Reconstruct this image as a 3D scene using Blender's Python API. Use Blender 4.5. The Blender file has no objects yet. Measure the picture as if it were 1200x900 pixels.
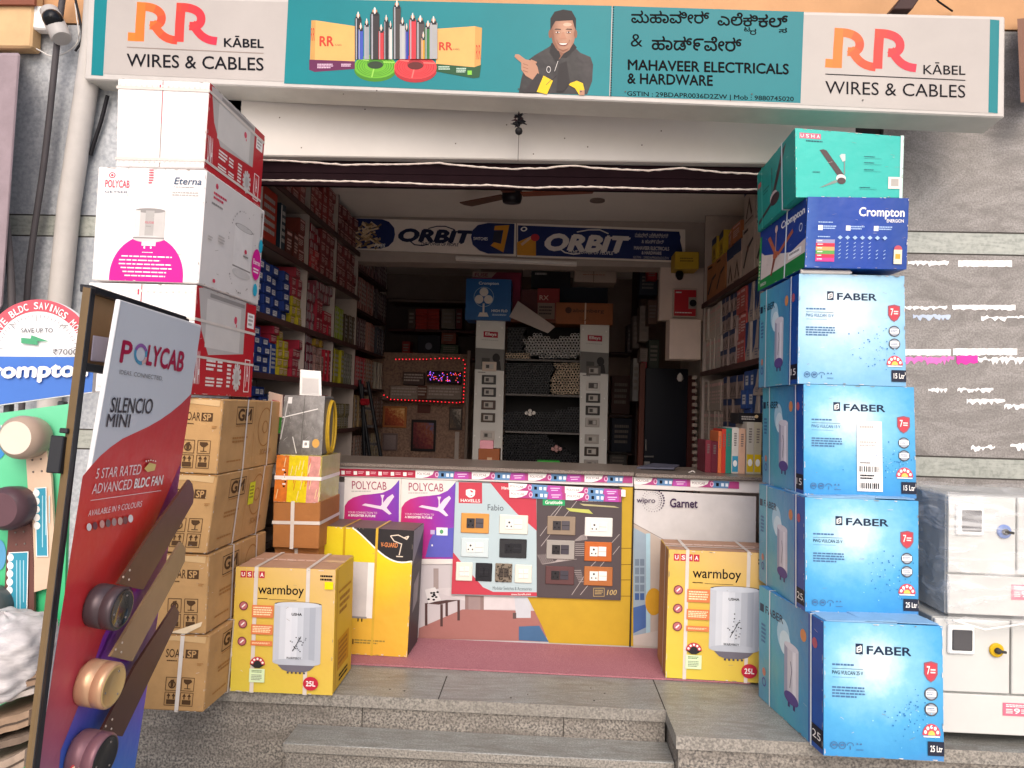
import bpy, math, random
from mathutils import Vector as V
rnd = random.Random(11)
scn = bpy.context.scene
COL = scn.collection
# ------------------------------------------------------------------ camera
H, F, ROLL = 1.25, 870.0, .030          # eye height above the shop floor, focal length in 1200-px units
YAW, PITCH = math.radians(2.56), math.radians(2.03)
fwd = V((-math.sin(YAW)*math.cos(PITCH), math.cos(YAW)*math.cos(PITCH), math.sin(PITCH)))
r0 = V((math.cos(YAW), math.sin(YAW), 0)); u0 = r0.cross(fwd)
rgt = r0*math.cos(ROLL)+u0*math.sin(ROLL); upv = rgt.cross(fwd)
EYE = V((0, 0, H))
cam = bpy.data.cameras.new('camera'); cam.sensor_width = 36; cam.lens = F/1200*36; cam.clip_end = 2000; cam.clip_start = .05
camo = bpy.data.objects.new('camera', cam); COL.objects.link(camo)
from mathutils import Matrix
camo.matrix_world = Matrix(((rgt.x, upv.x, -fwd.x, 0), (rgt.y, upv.y, -fwd.y, 0), (rgt.z, upv.z, -fwd.z, H), (0, 0, 0, 1)))
scn.camera = camo
# ------------------------------------------------------------------ daylight
SUN_EL, SUN_AZ = math.radians(40), math.radians(176)     # azimuth clockwise from +Y: behind the camera, a little to the left
w = bpy.data.worlds.new('World'); scn.world = w; w.use_nodes = True
nt = w.node_tree; bg = nt.nodes['Background']; sky = nt.nodes.new('ShaderNodeTexSky')
sky.sky_type = 'NISHITA'; sky.sun_disc = False; sky.sun_elevation = SUN_EL; sky.sun_rotation = SUN_AZ
sky.dust_density = 4; sky.air_density = .7; sky.ozone_density = .6
nt.links.new(sky.outputs[0], bg.inputs[0]); bg.inputs[1].default_value = .15
sl = bpy.data.lights.new('sun', 'SUN'); sl.energy = .5; sl.angle = math.radians(60); sl.color = (1, .96, .92)
so = bpy.data.objects.new('sun', sl); COL.objects.link(so); so.location = (0, -5, 12)
sd = V((math.sin(SUN_AZ)*math.cos(SUN_EL), math.cos(SUN_AZ)*math.cos(SUN_EL), math.sin(SUN_EL)))
so.rotation_euler = sd.to_track_quat('Z', 'Y').to_euler()
vs = scn.view_settings; vs.view_transform = 'Standard'; vs.look = 'None'; vs.exposure = .74; vs.gamma = 1; vs.use_curve_mapping = False
scn.cycles.diffuse_bounces = 10; scn.cycles.max_bounces = 14

# ------------------------------------------------------------------ measuring helpers
def ray(x, y): return fwd+rgt*((x-600)/F)-upv*((y-450)/F)
def at(x, y, Y): d = ray(x, y); return EYE+d*(Y/d.y)
def atz(x, y, z=0.): d = ray(x, y); return EYE+d*((z-H)/d.z)
def onplane(x, y, p, n): d = ray(x, y); return EYE+d*((p-EYE).dot(n)/d.dot(n))

# ------------------------------------------------------------------ materials
def lin(h):
    h = h.lstrip('#'); c = [int(h[i:i+2], 16)/255 for i in (0, 2, 4)]
    return tuple(x/12.92 if x <= .04045 else ((x+.055)/1.055)**2.4 for x in c)+(1,)
_M = {}
def mat(h, rough=.55, var=.07, sc=9., bump=0., bsc=60., metal=0., spec=.2, alpha=1.):
    k = (h, rough, var, sc, bump, bsc, metal, spec, alpha)
    if k in _M: return _M[k]
    m = bpy.data.materials.new('paint_'+h.strip('#')); m.use_nodes = True; t = m.node_tree; b = t.nodes['Principled BSDF']
    b.inputs['Roughness'].default_value = rough; b.inputs['Metallic'].default_value = metal; b.inputs['Specular IOR Level'].default_value = spec
    c = lin(h)
    tc = t.nodes.new('ShaderNodeTexCoord')
    if var:
        n = t.nodes.new('ShaderNodeTexNoise'); n.inputs['Scale'].default_value = sc; n.inputs['Detail'].default_value = 6; n.inputs['Roughness'].default_value = .65
        t.links.new(tc.outputs['Object'], n.inputs['Vector'])
        r = t.nodes.new('ShaderNodeValToRGB'); e = r.color_ramp.elements
        e[0].position = .3; e[1].position = .7
        e[0].color = tuple(x*(1-var) for x in c[:3])+(1,); e[1].color = tuple(min(1, x*(1+var)) for x in c[:3])+(1,)
        t.links.new(n.outputs[0], r.inputs[0]); t.links.new(r.outputs[0], b.inputs['Base Color'])
    else: b.inputs['Base Color'].default_value = c
    if bump:
        n = t.nodes.new('ShaderNodeTexNoise'); n.inputs['Scale'].default_value = bsc; n.inputs['Detail'].default_value = 4
        t.links.new(tc.outputs['Object'], n.inputs['Vector'])
        bp = t.nodes.new('ShaderNodeBump'); bp.inputs['Strength'].default_value = bump; bp.inputs['Distance'].default_value = .01
        t.links.new(n.outputs[0], bp.inputs['Height']); t.links.new(bp.outputs[0], b.inputs['Normal'])
    if alpha < 1: b.inputs['Alpha'].default_value = alpha
    _M[k] = m; return m
def emat(h, s):
    m = bpy.data.materials.new('lamp_'+h); m.use_nodes = True; b = m.node_tree.nodes['Principled BSDF']
    b.inputs['Base Color'].default_value = lin(h); b.inputs['Emission Color'].default_value = lin(h); b.inputs['Emission Strength'].default_value = s
    return m
def gmat(name, stops, radial=None, direction=(1, 0), noise=0., nsc=4., rough=.4):
    """printed colour blend on the UV of a printed face: radial=(cu,cv,su,sv) or linear along direction"""
    m = bpy.data.materials.new(name); m.use_nodes = True; t = m.node_tree; b = t.nodes['Principled BSDF']; b.inputs['Roughness'].default_value = rough; b.inputs['Specular IOR Level'].default_value = .3
    L = t.links.new; uv = t.nodes.new('ShaderNodeUVMap')
    def mth(op, a, c=None):
        n = t.nodes.new('ShaderNodeMath'); n.operation = op
        for i, x in enumerate((a, c)):
            if x is None: continue
            if isinstance(x, (int, float)): n.inputs[i].default_value = x
            else: L(x, n.inputs[i])
        return n.outputs[0]
    sp = t.nodes.new('ShaderNodeSeparateXYZ'); L(uv.outputs[0], sp.inputs[0])
    if radial:
        cu, cv, su, sv = radial
        a = mth('MULTIPLY', mth('SUBTRACT', sp.outputs[0], cu), su); c = mth('MULTIPLY', mth('SUBTRACT', sp.outputs[1], cv), sv)
        f = mth('SQRT', mth('ADD', mth('MULTIPLY', a, a), mth('MULTIPLY', c, c)))
    else:
        f = mth('ADD', mth('MULTIPLY', sp.outputs[0], direction[0]), mth('MULTIPLY', sp.outputs[1], direction[1]))
    if noise:
        n = t.nodes.new('ShaderNodeTexNoise'); n.inputs['Scale'].default_value = nsc; n.inputs['Detail'].default_value = 7; n.inputs['Roughness'].default_value = .7
        L(uv.outputs[0], n.inputs['Vector'])
        f = mth('ADD', f, mth('MULTIPLY', mth('SUBTRACT', n.outputs[0], .5), noise))
    r = t.nodes.new('ShaderNodeValToRGB'); e = r.color_ramp.elements
    e[0].position, e[0].color = stops[0][0], lin(stops[0][1]); e[1].position, e[1].color = stops[-1][0], lin(stops[-1][1])
    for p, h in stops[1:-1]:
        x = e.new(p); x.color = lin(h)
    tc = t.nodes.new('ShaderNodeTexCoord'); n2 = t.nodes.new('ShaderNodeTexNoise'); n2.inputs['Scale'].default_value = 7; n2.inputs['Detail'].default_value = 3; L(tc.outputs['Object'], n2.inputs['Vector'])
    bp = t.nodes.new('ShaderNodeBump'); bp.inputs['Strength'].default_value = .35; bp.inputs['Distance'].default_value = .02; L(n2.outputs[0], bp.inputs['Height']); L(bp.outputs[0], b.inputs['Normal'])   # slack card
    L(f, r.inputs[0]); L(r.outputs[0], b.inputs['Base Color']); return m
def stone(name, c1, c2, c3, speck=90., streak=0., rough=.6, bump=.15, sdir=(1, 1, 5), big=1.3):
    m = bpy.data.materials.new(name); m.use_nodes = True; t = m.node_tree; b = t.nodes['Principled BSDF']; L = t.links.new
    tc = t.nodes.new('ShaderNodeTexCoord')
    n1 = t.nodes.new('ShaderNodeTexNoise'); n1.inputs['Scale'].default_value = speck; n1.inputs['Detail'].default_value = 3
    n2 = t.nodes.new('ShaderNodeTexNoise'); n2.inputs['Scale'].default_value = big; n2.inputs['Detail'].default_value = 8; n2.inputs['Roughness'].default_value = .7
    mp = t.nodes.new('ShaderNodeMapping'); mp.inputs['Scale'].default_value = sdir; mp.inputs['Rotation'].default_value = (0, .35, 0)
    L(tc.outputs['Object'], n1.inputs[0]); L(tc.outputs['Object'], mp.inputs[0]); L(mp.outputs[0], n2.inputs[0]); n2.inputs['Distortion'].default_value = streak
    r1 = t.nodes.new('ShaderNodeValToRGB'); e = r1.color_ramp.elements; e[0].position = .36; e[1].position = .62; e[0].color = lin(c1); e[1].color = lin(c2)
    r2 = t.nodes.new('ShaderNodeValToRGB'); e = r2.color_ramp.elements; e[0].position = .4; e[1].position = .66; e[0].color = (0, 0, 0, 1); e[1].color = (1, 1, 1, 1)
    mx = t.nodes.new('ShaderNodeMix'); mx.data_type = 'RGBA'
    sc = t.nodes.new('ShaderNodeMath'); sc.operation = 'MULTIPLY'; sc.inputs[1].default_value = .75
    L(n1.outputs[0], r1.inputs[0]); L(n2.outputs[0], r2.inputs[0]); L(r2.outputs[0], sc.inputs[0]); L(sc.outputs[0], mx.inputs[0])
    L(r1.outputs[0], mx.inputs[6]); mx.inputs[7].default_value = lin(c3); L(mx.outputs[2], b.inputs['Base Color'])
    b.inputs['Roughness'].default_value = rough
    bp = t.nodes.new('ShaderNodeBump'); bp.inputs['Strength'].default_value = bump; bp.inputs['Distance'].default_value = .01
    L(n1.outputs[0], bp.inputs['Height']); L(bp.outputs[0], b.inputs['Normal']); return m

# ------------------------------------------------------------------ mesh builder
class MB:
    def __init__(s): s.v = []; s.f = []; s.mi = []; s.uv = {}; s.mats = []; s.sm = set()
    def m(s, mt):
        if mt not in s.mats: s.mats.append(mt)
        return s.mats.index(mt)
    def poly(s, pts, mt, uv=None, smooth=False):
        i = len(s.v); s.v += [V(p) for p in pts]; s.f.append(list(range(i, i+len(pts)))); s.mi.append(s.m(mt))
        if uv: s.uv[len(s.f)-1] = uv
        if smooth: s.sm.add(len(s.f)-1)
    def mesh(s, vs, fs, mt, smooth=False):
        i = len(s.v); s.v += [V(p) for p in vs]; k = s.m(mt)
        for f in fs:
            s.f.append([i+j for j in f]); s.mi.append(k)
            if smooth: s.sm.add(len(s.f)-1)
    def hexa(s, c, mt, bev=0., mats=None):
        """c: bottom fl fr br bl, top fl fr br bl; mats: dict face->material"""
        c = [V(p) for p in c]; FC = dict(front=(0, 1, 5, 4), right=(1, 2, 6, 5), back=(2, 3, 7, 6), left=(3, 0, 4, 7), top=(4, 5, 6, 7), bottom=(3, 2, 1, 0))
        mats = mats or {}
        if not bev:
            for k, f in FC.items(): s.poly([c[i] for i in f], mats.get(k, mt))
            return
        P = {}
        for k, f in FC.items():
            for j, i in enumerate(f):
                a, b = c[f[j-1]], c[f[(j+1) % 4]]
                P[k, i] = c[i]+(a-c[i]).normalized()*bev+(b-c[i]).normalized()*bev
            s.poly([P[k, i] for i in f], mats.get(k, mt))
        ks = list(FC)
        for x in range(6):
            for y in range(x+1, 6):
                sh = [i for i in FC[ks[x]] if i in FC[ks[y]]]
                if len(sh) == 2:
                    a, b = sh; s.poly([P[ks[x], a], P[ks[x], b], P[ks[y], b], P[ks[y], a]], mt)
        for i in range(8): s.poly([P[k, i] for k in ks if i in FC[k]], mt)
    def box(s, x0, y0, z0, x1, y1, z1, mt, bev=0., mats=None):
        s.hexa([(x0, y0, z0), (x1, y0, z0), (x1, y1, z0), (x0, y1, z0), (x0, y0, z1), (x1, y0, z1), (x1, y1, z1), (x0, y1, z1)], mt, bev, mats)
    def obox(s, c, ax, ay, az, mt, bev=0.):
        """box about centre c with half-axis vectors ax (right), ay (away), az (up)"""
        c, ax, ay, az = V(c), V(ax), V(ay), V(az)
        s.hexa([c-ax-ay-az, c+ax-ay-az, c+ax+ay-az, c-ax+ay-az, c-ax-ay+az, c+ax-ay+az, c+ax+ay+az, c-ax+ay+az], mt, bev)
    def tube(s, pts, r, mt, n=8, cap=True):
        pts = [V(p) for p in pts]; rr = r if isinstance(r, (list, tuple)) else [r]*len(pts); vs = []; fs = []
        ref = V((0, 0, 1)) if abs((pts[-1]-pts[0]).normalized().z) < .9 else V((1, 0, 0))
        for i, p in enumerate(pts):
            t = (pts[min(i+1, len(pts)-1)]-pts[max(i-1, 0)]).normalized(); a = t.cross(ref)
            a = a.normalized() if a.length > 1e-6 else V((1, 0, 0)); b = t.cross(a)
            for k in range(n): q = 2*math.pi*k/n; vs.append(p+(a*math.cos(q)+b*math.sin(q))*rr[i])
        for i in range(len(pts)-1):
            for k in range(n): fs.append((i*n+k, i*n+(k+1) % n, (i+1)*n+(k+1) % n, (i+1)*n+k))
        s.mesh(vs, fs, mt, True)
        if cap:
            s.poly([v for v in vs[:n]], mt); s.poly([v for v in vs[-n:]], mt)
    def lathe(s, c, axis, prof, mt, n=28, capm=None):
        """prof: list of (distance along axis, radius)"""
        c, ax = V(c), V(axis).normalized(); a = ax.orthogonal().normalized(); b = ax.cross(a); vs = []; fs = []
        for d, r in prof:
            for k in range(n): q = 2*math.pi*k/n; vs.append(c+ax*d+(a*math.cos(q)+b*math.sin(q))*r)
        for i in range(len(prof)-1):
            for k in range(n): fs.append((i*n+k, i*n+(k+1) % n, (i+1)*n+(k+1) % n, (i+1)*n+k))
        s.mesh(vs, fs, mt, True)
        s.poly(vs[:n], mt); s.poly(vs[-n:], capm or mt)
    def build(s, name, parent=None, base=None):
        if parent is not None: base = parent.matrix_world.translation if False else V(parent['_b'])
        elif base is None:
            xs = [p.x for p in s.v]; ys = [p.y for p in s.v]; base = V(((min(xs)+max(xs))/2, (min(ys)+max(ys))/2, min(p.z for p in s.v)))
        base = V(base)
        me = bpy.data.meshes.new(name); me.from_pydata([tuple(p-base) for p in s.v], [], s.f)
        for mt in s.mats: me.materials.append(mt)
        me.polygons.foreach_set('material_index', s.mi)
        if s.uv:
            l = me.uv_layers.new(name='UVMap')
            for fi, uv in s.uv.items():
                for li, q in zip(me.polygons[fi].loop_indices, uv): l.data[li].uv = q
        for fi in s.sm: me.polygons[fi].use_smooth = True
        me.validate(clean_customdata=False); me.update()
        o = bpy.data.objects.new(name, me); COL.objects.link(o)
        o['_b'] = tuple(base)
        if parent is not None: o.parent = parent
        else: o.location = base
        return o
def empty(name, loc):
    o = bpy.data.objects.new(name, None); COL.objects.link(o); o.location = loc; o['_b'] = tuple(loc); o.empty_display_size = .1; return o
def tag(o, label, cat, group=None, kind=None):
    o['label'] = label; o['category'] = cat
    if group: o['group'] = group
    if kind: o['kind'] = kind
    return o
def struct(o): o['kind'] = 'structure'; return o

# ------------------------------------------------------------------ lettering
_T = {}
def tgeo(s, bold=0.):
    k = (s, bold)
    if k in _T: return _T[k]
    c = bpy.data.curves.new('lettering', 'FONT'); c.body = s; c.size = 1; c.resolution_u = 3; c.offset = bold
    plain = all(ord(ch) < 0x900 for ch in s)
    if not plain: c.fill_mode = 'NONE'
    o = bpy.data.objects.new('lettering', c); COL.objects.link(o)
    me = bpy.data.meshes.new_from_object(o)
    vs = [(v.co.x, v.co.y) for v in me.vertices]
    if plain: out = (vs, [list(p.vertices) for p in me.polygons], None)
    else:
        adj = {}
        for e in me.edges:
            a, b = e.vertices; adj.setdefault(a, []).append(b); adj.setdefault(b, []).append(a)
        seen = set(); loops = []
        for a in range(len(vs)):
            if a in seen or a not in adj: continue
            lp = [a]; seen.add(a); cur = a
            while True:
                nx = [q for q in adj[cur] if q not in seen]
                if not nx: break
                cur = cur+1 if cur+1 in nx else nx[0]; seen.add(cur); lp.append(cur)
            loops.append(lp)
        # overlapping outlines: fill by rows with the non-zero rule
        ys_ = [p[1] for p in vs]; y0_, y1_ = min(ys_), max(ys_); N = 60; q = []; fs = []; zl = []
        for r in range(N):
            ya, yb = y0_+(y1_-y0_)*r/N, y0_+(y1_-y0_)*(r+1)/N; ym = (ya+yb)/2; xs_ = []
            for l in loops:
                for i in range(len(l)):
                    (ax, ay), (bx_, by_) = vs[l[i-1]], vs[l[i]]
                    if (ay > ym) != (by_ > ym): xs_.append((ax+(bx_-ax)*(ym-ay)/(by_-ay), 1 if by_ > ay else -1))
            xs_.sort(); wn = 0
            for (x, s_), nx_ in zip(xs_, xs_[1:]+[(0, 0)]):
                if wn == 0: st_ = x
                wn += s_
                if wn == 0 and x > st_: k_ = len(q); q += [(st_, ya), (x, ya), (x, yb), (st_, yb)]; fs.append([k_, k_+1, k_+2, k_+3]); zl.append(0)
        vs = q
        out = (vs, fs, zl)
    bpy.data.objects.remove(o); bpy.data.curves.remove(c); bpy.data.meshes.remove(me)
    xs = [p[0] for p in out[0]]; ys = [p[1] for p in out[0]]
    _T[k] = out+((min(xs), min(ys), max(xs), max(ys)),); return _T[k]

class Art:
    """prints flat shapes on one face of a thing; uv: (0,0) top-left .. (1,1) bottom-right; px: photo measurements on that plane"""
    def __init__(s, mb, TL, TR, BR, BL, px=False, lift=.0010, step=.00008, flip=False):
        s.mb = mb; s.c = [V(p) for p in (TL, TR, BR, BL)]; s.px = px; s.l = lift; s.st = step
        a = s.c[1]-s.c[0]; b = s.c[3]-s.c[0]; s.n = (b.cross(a)).normalized()
        if flip: s.n = -s.n
        s.W = a.length; s.Hh = b.length; s.asp = s.Hh/s.W
    def at(s, u, v, l=None):
        l = s.l if l is None else l
        if s.px: return onplane(u, v, s.c[0], s.n)+s.n*l
        c = s.c; return (c[0]*(1-u)+c[1]*u)*(1-v)+(c[3]*(1-u)+c[2]*u)*v+s.n*l
    def up(s): s.l += s.st
    def base(s, x=.0016): s.l = x
    def poly(s, pts, m): s.mb.poly([s.at(*p) for p in pts], m); s.up()
    def rect(s, a, b, c, d, m, sl=0., sh=0.):
        w_ = c-a; s.poly([(a, b), (c, b+sl*w_), (c+sh*(d-b), d+sl*w_), (a+sh*(d-b), d)], m)
    def grad(s, m, pts=None, uvs=None):
        if pts is None: pts = [(0, 0), (1, 0), (1, 1), (0, 1)]
        if uvs is None: uvs = [(p[0], 1-p[1]) for p in pts] if not s.px else [(0, 1), (1, 1), (1, 0), (0, 0)]
        s.mb.poly([s.at(*p) for p in pts], m, uv=uvs); s.up()
    def ell(s, cx, cy, rx, ry, m, n=24, a0=0, a1=360, ri=0.):
        ar = [math.radians(a0+(a1-a0)*k/n) for k in range(n+1)]
        if ri:
            for k in range(n):
                q = [(cx+rx*f*math.cos(a), cy-ry*f*math.sin(a)) for f, a in ((1, ar[k]), (1, ar[k+1]), (ri, ar[k+1]), (ri, ar[k]))]
                s.mb.poly([s.at(*p) for p in q], m)
            s.up(); return
        pts = [(cx+rx*math.cos(a), cy-ry*math.sin(a)) for a in ar]
        if a1-a0 == 360: pts = pts[:-1]
        s.poly(pts, m)
    def circ(s, cx, cy, r, m, **k): s.ell(cx, cy, r*(1 if s.px else s.asp), r, m, **k)
    def line(s, pts, w_, m, joint=False, cols=None):
        A = 1 if s.px else s.asp
        P = [V((p[0]/A, p[1], 0)) for p in pts]
        offs = []
        for i, p in enumerate(P):
            a = (P[i]-P[i-1]).normalized() if i else (P[1]-P[0]).normalized(); b = (P[i+1]-P[i]).normalized() if i+1 < len(P) else a
            t = (a+b); t = t.normalized() if t.length > 1e-6 else a; n = V((-t.y, t.x, 0)); k = max(.5, n.dot(V((-a.y, a.x, 0)))); offs.append(n*(w_/2/k))
        for i in range(len(P)-1):
            q = [P[i]+offs[i], P[i+1]+offs[i+1], P[i+1]-offs[i+1], P[i]-offs[i]]
            s.mb.poly([s.at(p.x*A, p.y) for p in q], cols[i] if cols else m)
        s.up()
    def text(s, t, a, b, c, d, m, bold=0., sl=0., sh=0., it=0.):
        """fit the word's ink into the box a,b,c,d; sl = slope of the baseline, sh = slant of the verticals, it = italic slant"""
        vs, fs, zl, (x0, y0, x1, y1) = tgeo(t); w_ = c-a; h_ = d-b; bx, by, bz = 0., 0., 0.
        def P(p, dz=0.):
            fx = (p[0]-x0)/(x1-x0 or 1); fy = (y1-p[1])/(y1-y0 or 1)
            x = a+fx*w_+bx; y = b+fy*h_+by
            return s.at(x+sh*(y-b)+it*(1-fy)*h_, y+sl*(x-a), s.l+dz+bz)
        kx, ky = w_/(x1-x0 or 1), h_/(y1-y0 or 1); q = bold*.8
        for n_, (ox, oy) in enumerate(((0, 0), (q, 0), (-q, 0), (0, q), (0, -q)) if bold else ((0, 0),)):   # heavier weight: the outline printed again, shifted a little
            bx, by, bz = ox*kx, oy*ky, n_*.00003
            if zl is None: s.mb.mesh([P(p) for p in vs], fs, m)
            else:
                for f, z in zip(fs, zl): s.mb.mesh([P(vs[i]) for i in f], [(0, 1, 2, 3)], m)
        s.l += .00008+(.00014 if bold else 0)
    def fine(s, a, b, c, d, n, m, sl=0., fill=.55):
        """rows of small print too small to read: runs of word-long dashes"""
        lh = (d-b)/n; R = random.Random(int(a*977+b*131+n)); ww = c-a
        for i in range(n):
            x = a; y = b+i*lh; end = c-(R.random()*.3*ww if i == n-1 else R.random()*.1*ww)
            while x < end:
                l = min(end-x, ww*(.05+.11*R.random())); s.mb.poly([s.at(x, y+sl*(x-a)), s.at(x+l, y+sl*(x+l-a)), s.at(x+l, y+lh*fill+sl*(x+l-a)), s.at(x, y+lh*fill+sl*(x-a))], m); x += l+ww*.02
        s.up()
def face(c, k):
    i = dict(front=(4, 5, 1, 0), right=(5, 6, 2, 1), left=(7, 4, 0, 3), top=(7, 6, 5, 4), back=(6, 7, 3, 2))[k]
    return [V(c[j]) for j in i]
def pbox(tl, tr, br, bl, Yl, Yr, depth, skew=0.):
    """carton corners from its measured front face and depth"""
    f = [at(*bl, Yl), at(*br, Yr), at(*tr, Yr), at(*tl, Yl)]
    d = f[1]-f[0]; n = V((-d.y, d.x, 0)).normalized()+V((skew, 0, 0)); n = n.normalized()*depth
    J = random.Random(int(bl[0]*31+bl[1])); j = lambda k=.004: V((J.uniform(-k, k), J.uniform(-k, k), 0))
    e_ = [j(.004), j(.004), j(.006), j(.006)]; f = [f[0]+e_[0], f[1]+e_[1], f[2]+e_[1], f[3]+e_[0]]
    return [f[0], f[1], f[1]+n+e_[2], f[0]+n+e_[3], f[3], f[2], f[2]+n+e_[2], f[3]+n+e_[3]]
def strap(root, c, axis, t, w_, m, name='strap', off=.003, sag=0.):
    c = [V(p) for p in c]; ctr = sum(c, V())/8
    L = lambda i, j, q: c[i]*(1-q)+c[j]*q
    if axis == 'u': loop = lambda q: [L(0, 1, q), L(4, 5, q), L(7, 6, q), L(3, 2, q)]; ln = (c[1]-c[0]).length
    elif axis == 'd': loop = lambda q: [L(1, 2, q), L(5, 6, q), L(4, 7, q), L(0, 3, q)]; ln = (c[2]-c[1]).length
    else: loop = lambda q: [L(0, 4, q), L(1, 5, q), L(2, 6, q), L(3, 7, q)]; ln = (c[4]-c[0]).length
    a = loop(t-w_/ln/2); b = loop(t+w_/ln/2); mb = MB()
    mid = [(a[i]+b[i])/2 for i in range(4)]; cm = sum(mid, V())/4
    def out(p, i):
        e1 = (mid[i]-mid[i-1]).normalized(); e2 = (mid[i]-mid[(i+1) % 4]).normalized(); return p+(e1+e2)*off
    A = [out(p, i) for i, p in enumerate(a)]; B = [out(p, i) for i, p in enumerate(b)]
    for i in range(4):
        j = (i+1) % 4; mb.poly([A[i], A[j], B[j], B[i]], m)
    return mb.build(name, root)
def copy_tree(o, d, parent=None):
    n = o.copy(); COL.objects.link(n)
    if parent is None: n.location = V(o.location)+V(d); n['_b'] = tuple(n.location)
    else: n.parent = parent
    for ch in list(o.children): copy_tree(ch, d, n)
    return n
WHITE = mat('e9e6e2'); BLACK = mat('17161a'); INK = mat('15141a', spec=.08)
# ================================================================== ground, steps, facade
ST_R = stone('stone_cladding_brown', '7d7975', '9a9591', '625d59', 120, 2.6, sdir=(1, 1, 2.6), big=1.7)
ST_L = stone('stone_cladding_grey', '9ca0a5', 'b8bbbe', '7c8187', 60, 2.0, sdir=(2, 2, .5))
ST_B = stone('stone_band_green', '82877f', '9da098', 'b0b2aa', 60, 3.4, sdir=(1.2, 1, 6), rough=.35, bump=.05, big=2.2)
GR_R = stone('granite_riser', '4e4b48', '9c958b', '625b54', 110, 1.2, bump=.25, big=2.2)
GR_T = stone('granite_tread', '777975', '9c9d98', '68625b', 150, 2.8, rough=.4, bump=.06, sdir=(1, 4, 1), big=3)
GR_N = stone('granite_nosing', '68655f', '9b958c', '7d7870', 120, .3, bump=.2)
mb = MB(); mb.poly([(-900, -900, -.43), (900, -900, -.43), (900, 900, -.43), (-900, 900, -.43)], stone('street_concrete', 'a29e97', 'b8b3ab', 'aaa59d', 60, .4)); struct(mb.build('street', base=(0, 0, -.43)))
EDGE, NX0, NX1, RE = 3.22, -1.03, .55, 2.97       # step edge, notch sides, front of the right block
mb = MB()
mb.box(-3.2, 3.22, -.05, NX1, 4.3, 0, GR_T, mats={'front': GR_N}); mb.box(-3.2, 3.235, -.43, NX0, 4.3, -.052, GR_R); mb.box(NX0, 3.235, -.43, NX1, 4.3, -.052, GR_R)
mb.box(NX1, RE, -.05, 3.6, 4.3, 0, GR_T, mats={'front': GR_N}); mb.box(NX1+.012, RE+.015, -.43, 3.6, 4.3, -.052, GR_R)
mb.box(-1.97, 4.3, -.05, 1.61, 9.0, 0, mat('ddd4cb', .35, .06))
mb.poly([(-1.6, 3.2205+.001, .0), (-1.6, 3.23, .0), (-1.5, 3.23, 0), (-1.5, 3.2215, 0)], GR_T)
JT = mat('3b3835', .8, .1)
for x, ya, yb in ((-.42, 3.222, 3.5), (.548, 3.222, 4.0), (1.35, 2.972, 3.7), (-2.1, 3.222, 3.7)): mb.box(x-.0025, ya, -.0005, x+.0025, yb, .0006, JT)
mb.box(-3.2, 3.70, -.0005, 3.6, 3.705, .0006, JT)
for x in (-.75, .12): mb.box(x-.002, 3.2335, -.137, x+.002, 3.236, -.0525, JT)
R_ = random.Random(5)
for k in range(16):
    x, y = R_.uniform(-1.0, 1.0), R_.uniform(3.24, 3.5); s_ = R_.uniform(.0015, .004); mb.box(x-s_, y-s_, .0003, x+s_, y+s_*.6, s_*.5, mat(R_.choice(('4a4540', '8a8278', '5c4a3c')), .9))
struct(mb.build('porch_floor', base=(0, 3.5, 0)))
mb = MB(); mb.box(NX0, 3.045, -.175, NX1+.010, 3.233, -.138, GR_T, .003, mats={'front': GR_N}); mb.box(NX0+.01, 3.06, -.43, NX1+.010, 3.233, -.177, GR_R)
mb.box(NX0, 2.74, -.32, NX1+.010, 3.055, -.285, GR_T, .003, mats={'front': GR_N}); mb.box(NX0+.01, 2.755, -.43, NX1+.010, 3.055, -.322, GR_R)
struct(mb.build('steps'))
# red carpet on the shop floor
CAR = stone('carpet_red', '8e545e', 'b0787f', '9c626c', 220, .3, rough=.95, bump=.4, big=3)
mb = MB(); y0 = atz(560, 786, 0).y; mb.hexa([(-1.25, y0-.0, .002), (1.0, y0-.02, .002), (1.0, 4.02, .002), (-1.25, 4.02, .002), (-1.25, y0, .010), (1.0, y0-.02, .010), (1.0, 4.02, .010), (-1.25, 4.02, .010)], CAR)
tag(mb.build('carpet'), 'faded red carpet laid at the top of the steps in front of the counter', 'carpet')
# facade walls
FY = 3.75
def wall(name, x0, x1, z0, z1, m, y0=FY, y1=FY+.25): mb = MB(); mb.box(x0, y0, z0, x1, y1, z1, m); return mb.build(name)
def clad(name, x0, x1, m, seams, label):
    mb = MB(); g = .004
    for z0, z1, mm in ((-.43, .985, m), (.985, 1.085, ST_B), (1.085, 2.09, m), (2.09, 2.20, ST_B), (2.20, 3.22, m)):
        xs = [x0]+(seams if mm is m else [s+.37 for s in seams if s+.37 < x1])+[x1]
        for a, b in zip(xs, xs[1:]): mb.box(a+g, FY, z0+g, b-g, FY+.03, z1-g, mm)
    mb.box(x0, FY+.004, -.43, x1, FY+.25, 3.22, mat('4d4a46'))
    o = mb.build(name); tag(o, label, 'wall'); return o
clad('stone_wall', 1.655, 5.0, ST_R, [3.1, 4.2], 'brown grey granite clad wall right of the shop opening with remains of posters')
clad('stone_wall', -5.2, -1.62, ST_L, [-4.3, -3.06, -2.25], 'grey granite clad wall left of the shop opening behind the pipes')
BEIGE = mat('bb9069', .8, .1, 3, bump=.15, bsc=30)
o = wall('upper_wall', -5.2, 5.0, 3.225, 4.6, BEIGE, FY-.004); tag(o, 'beige plastered wall above the shop signboard', 'wall')
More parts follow.
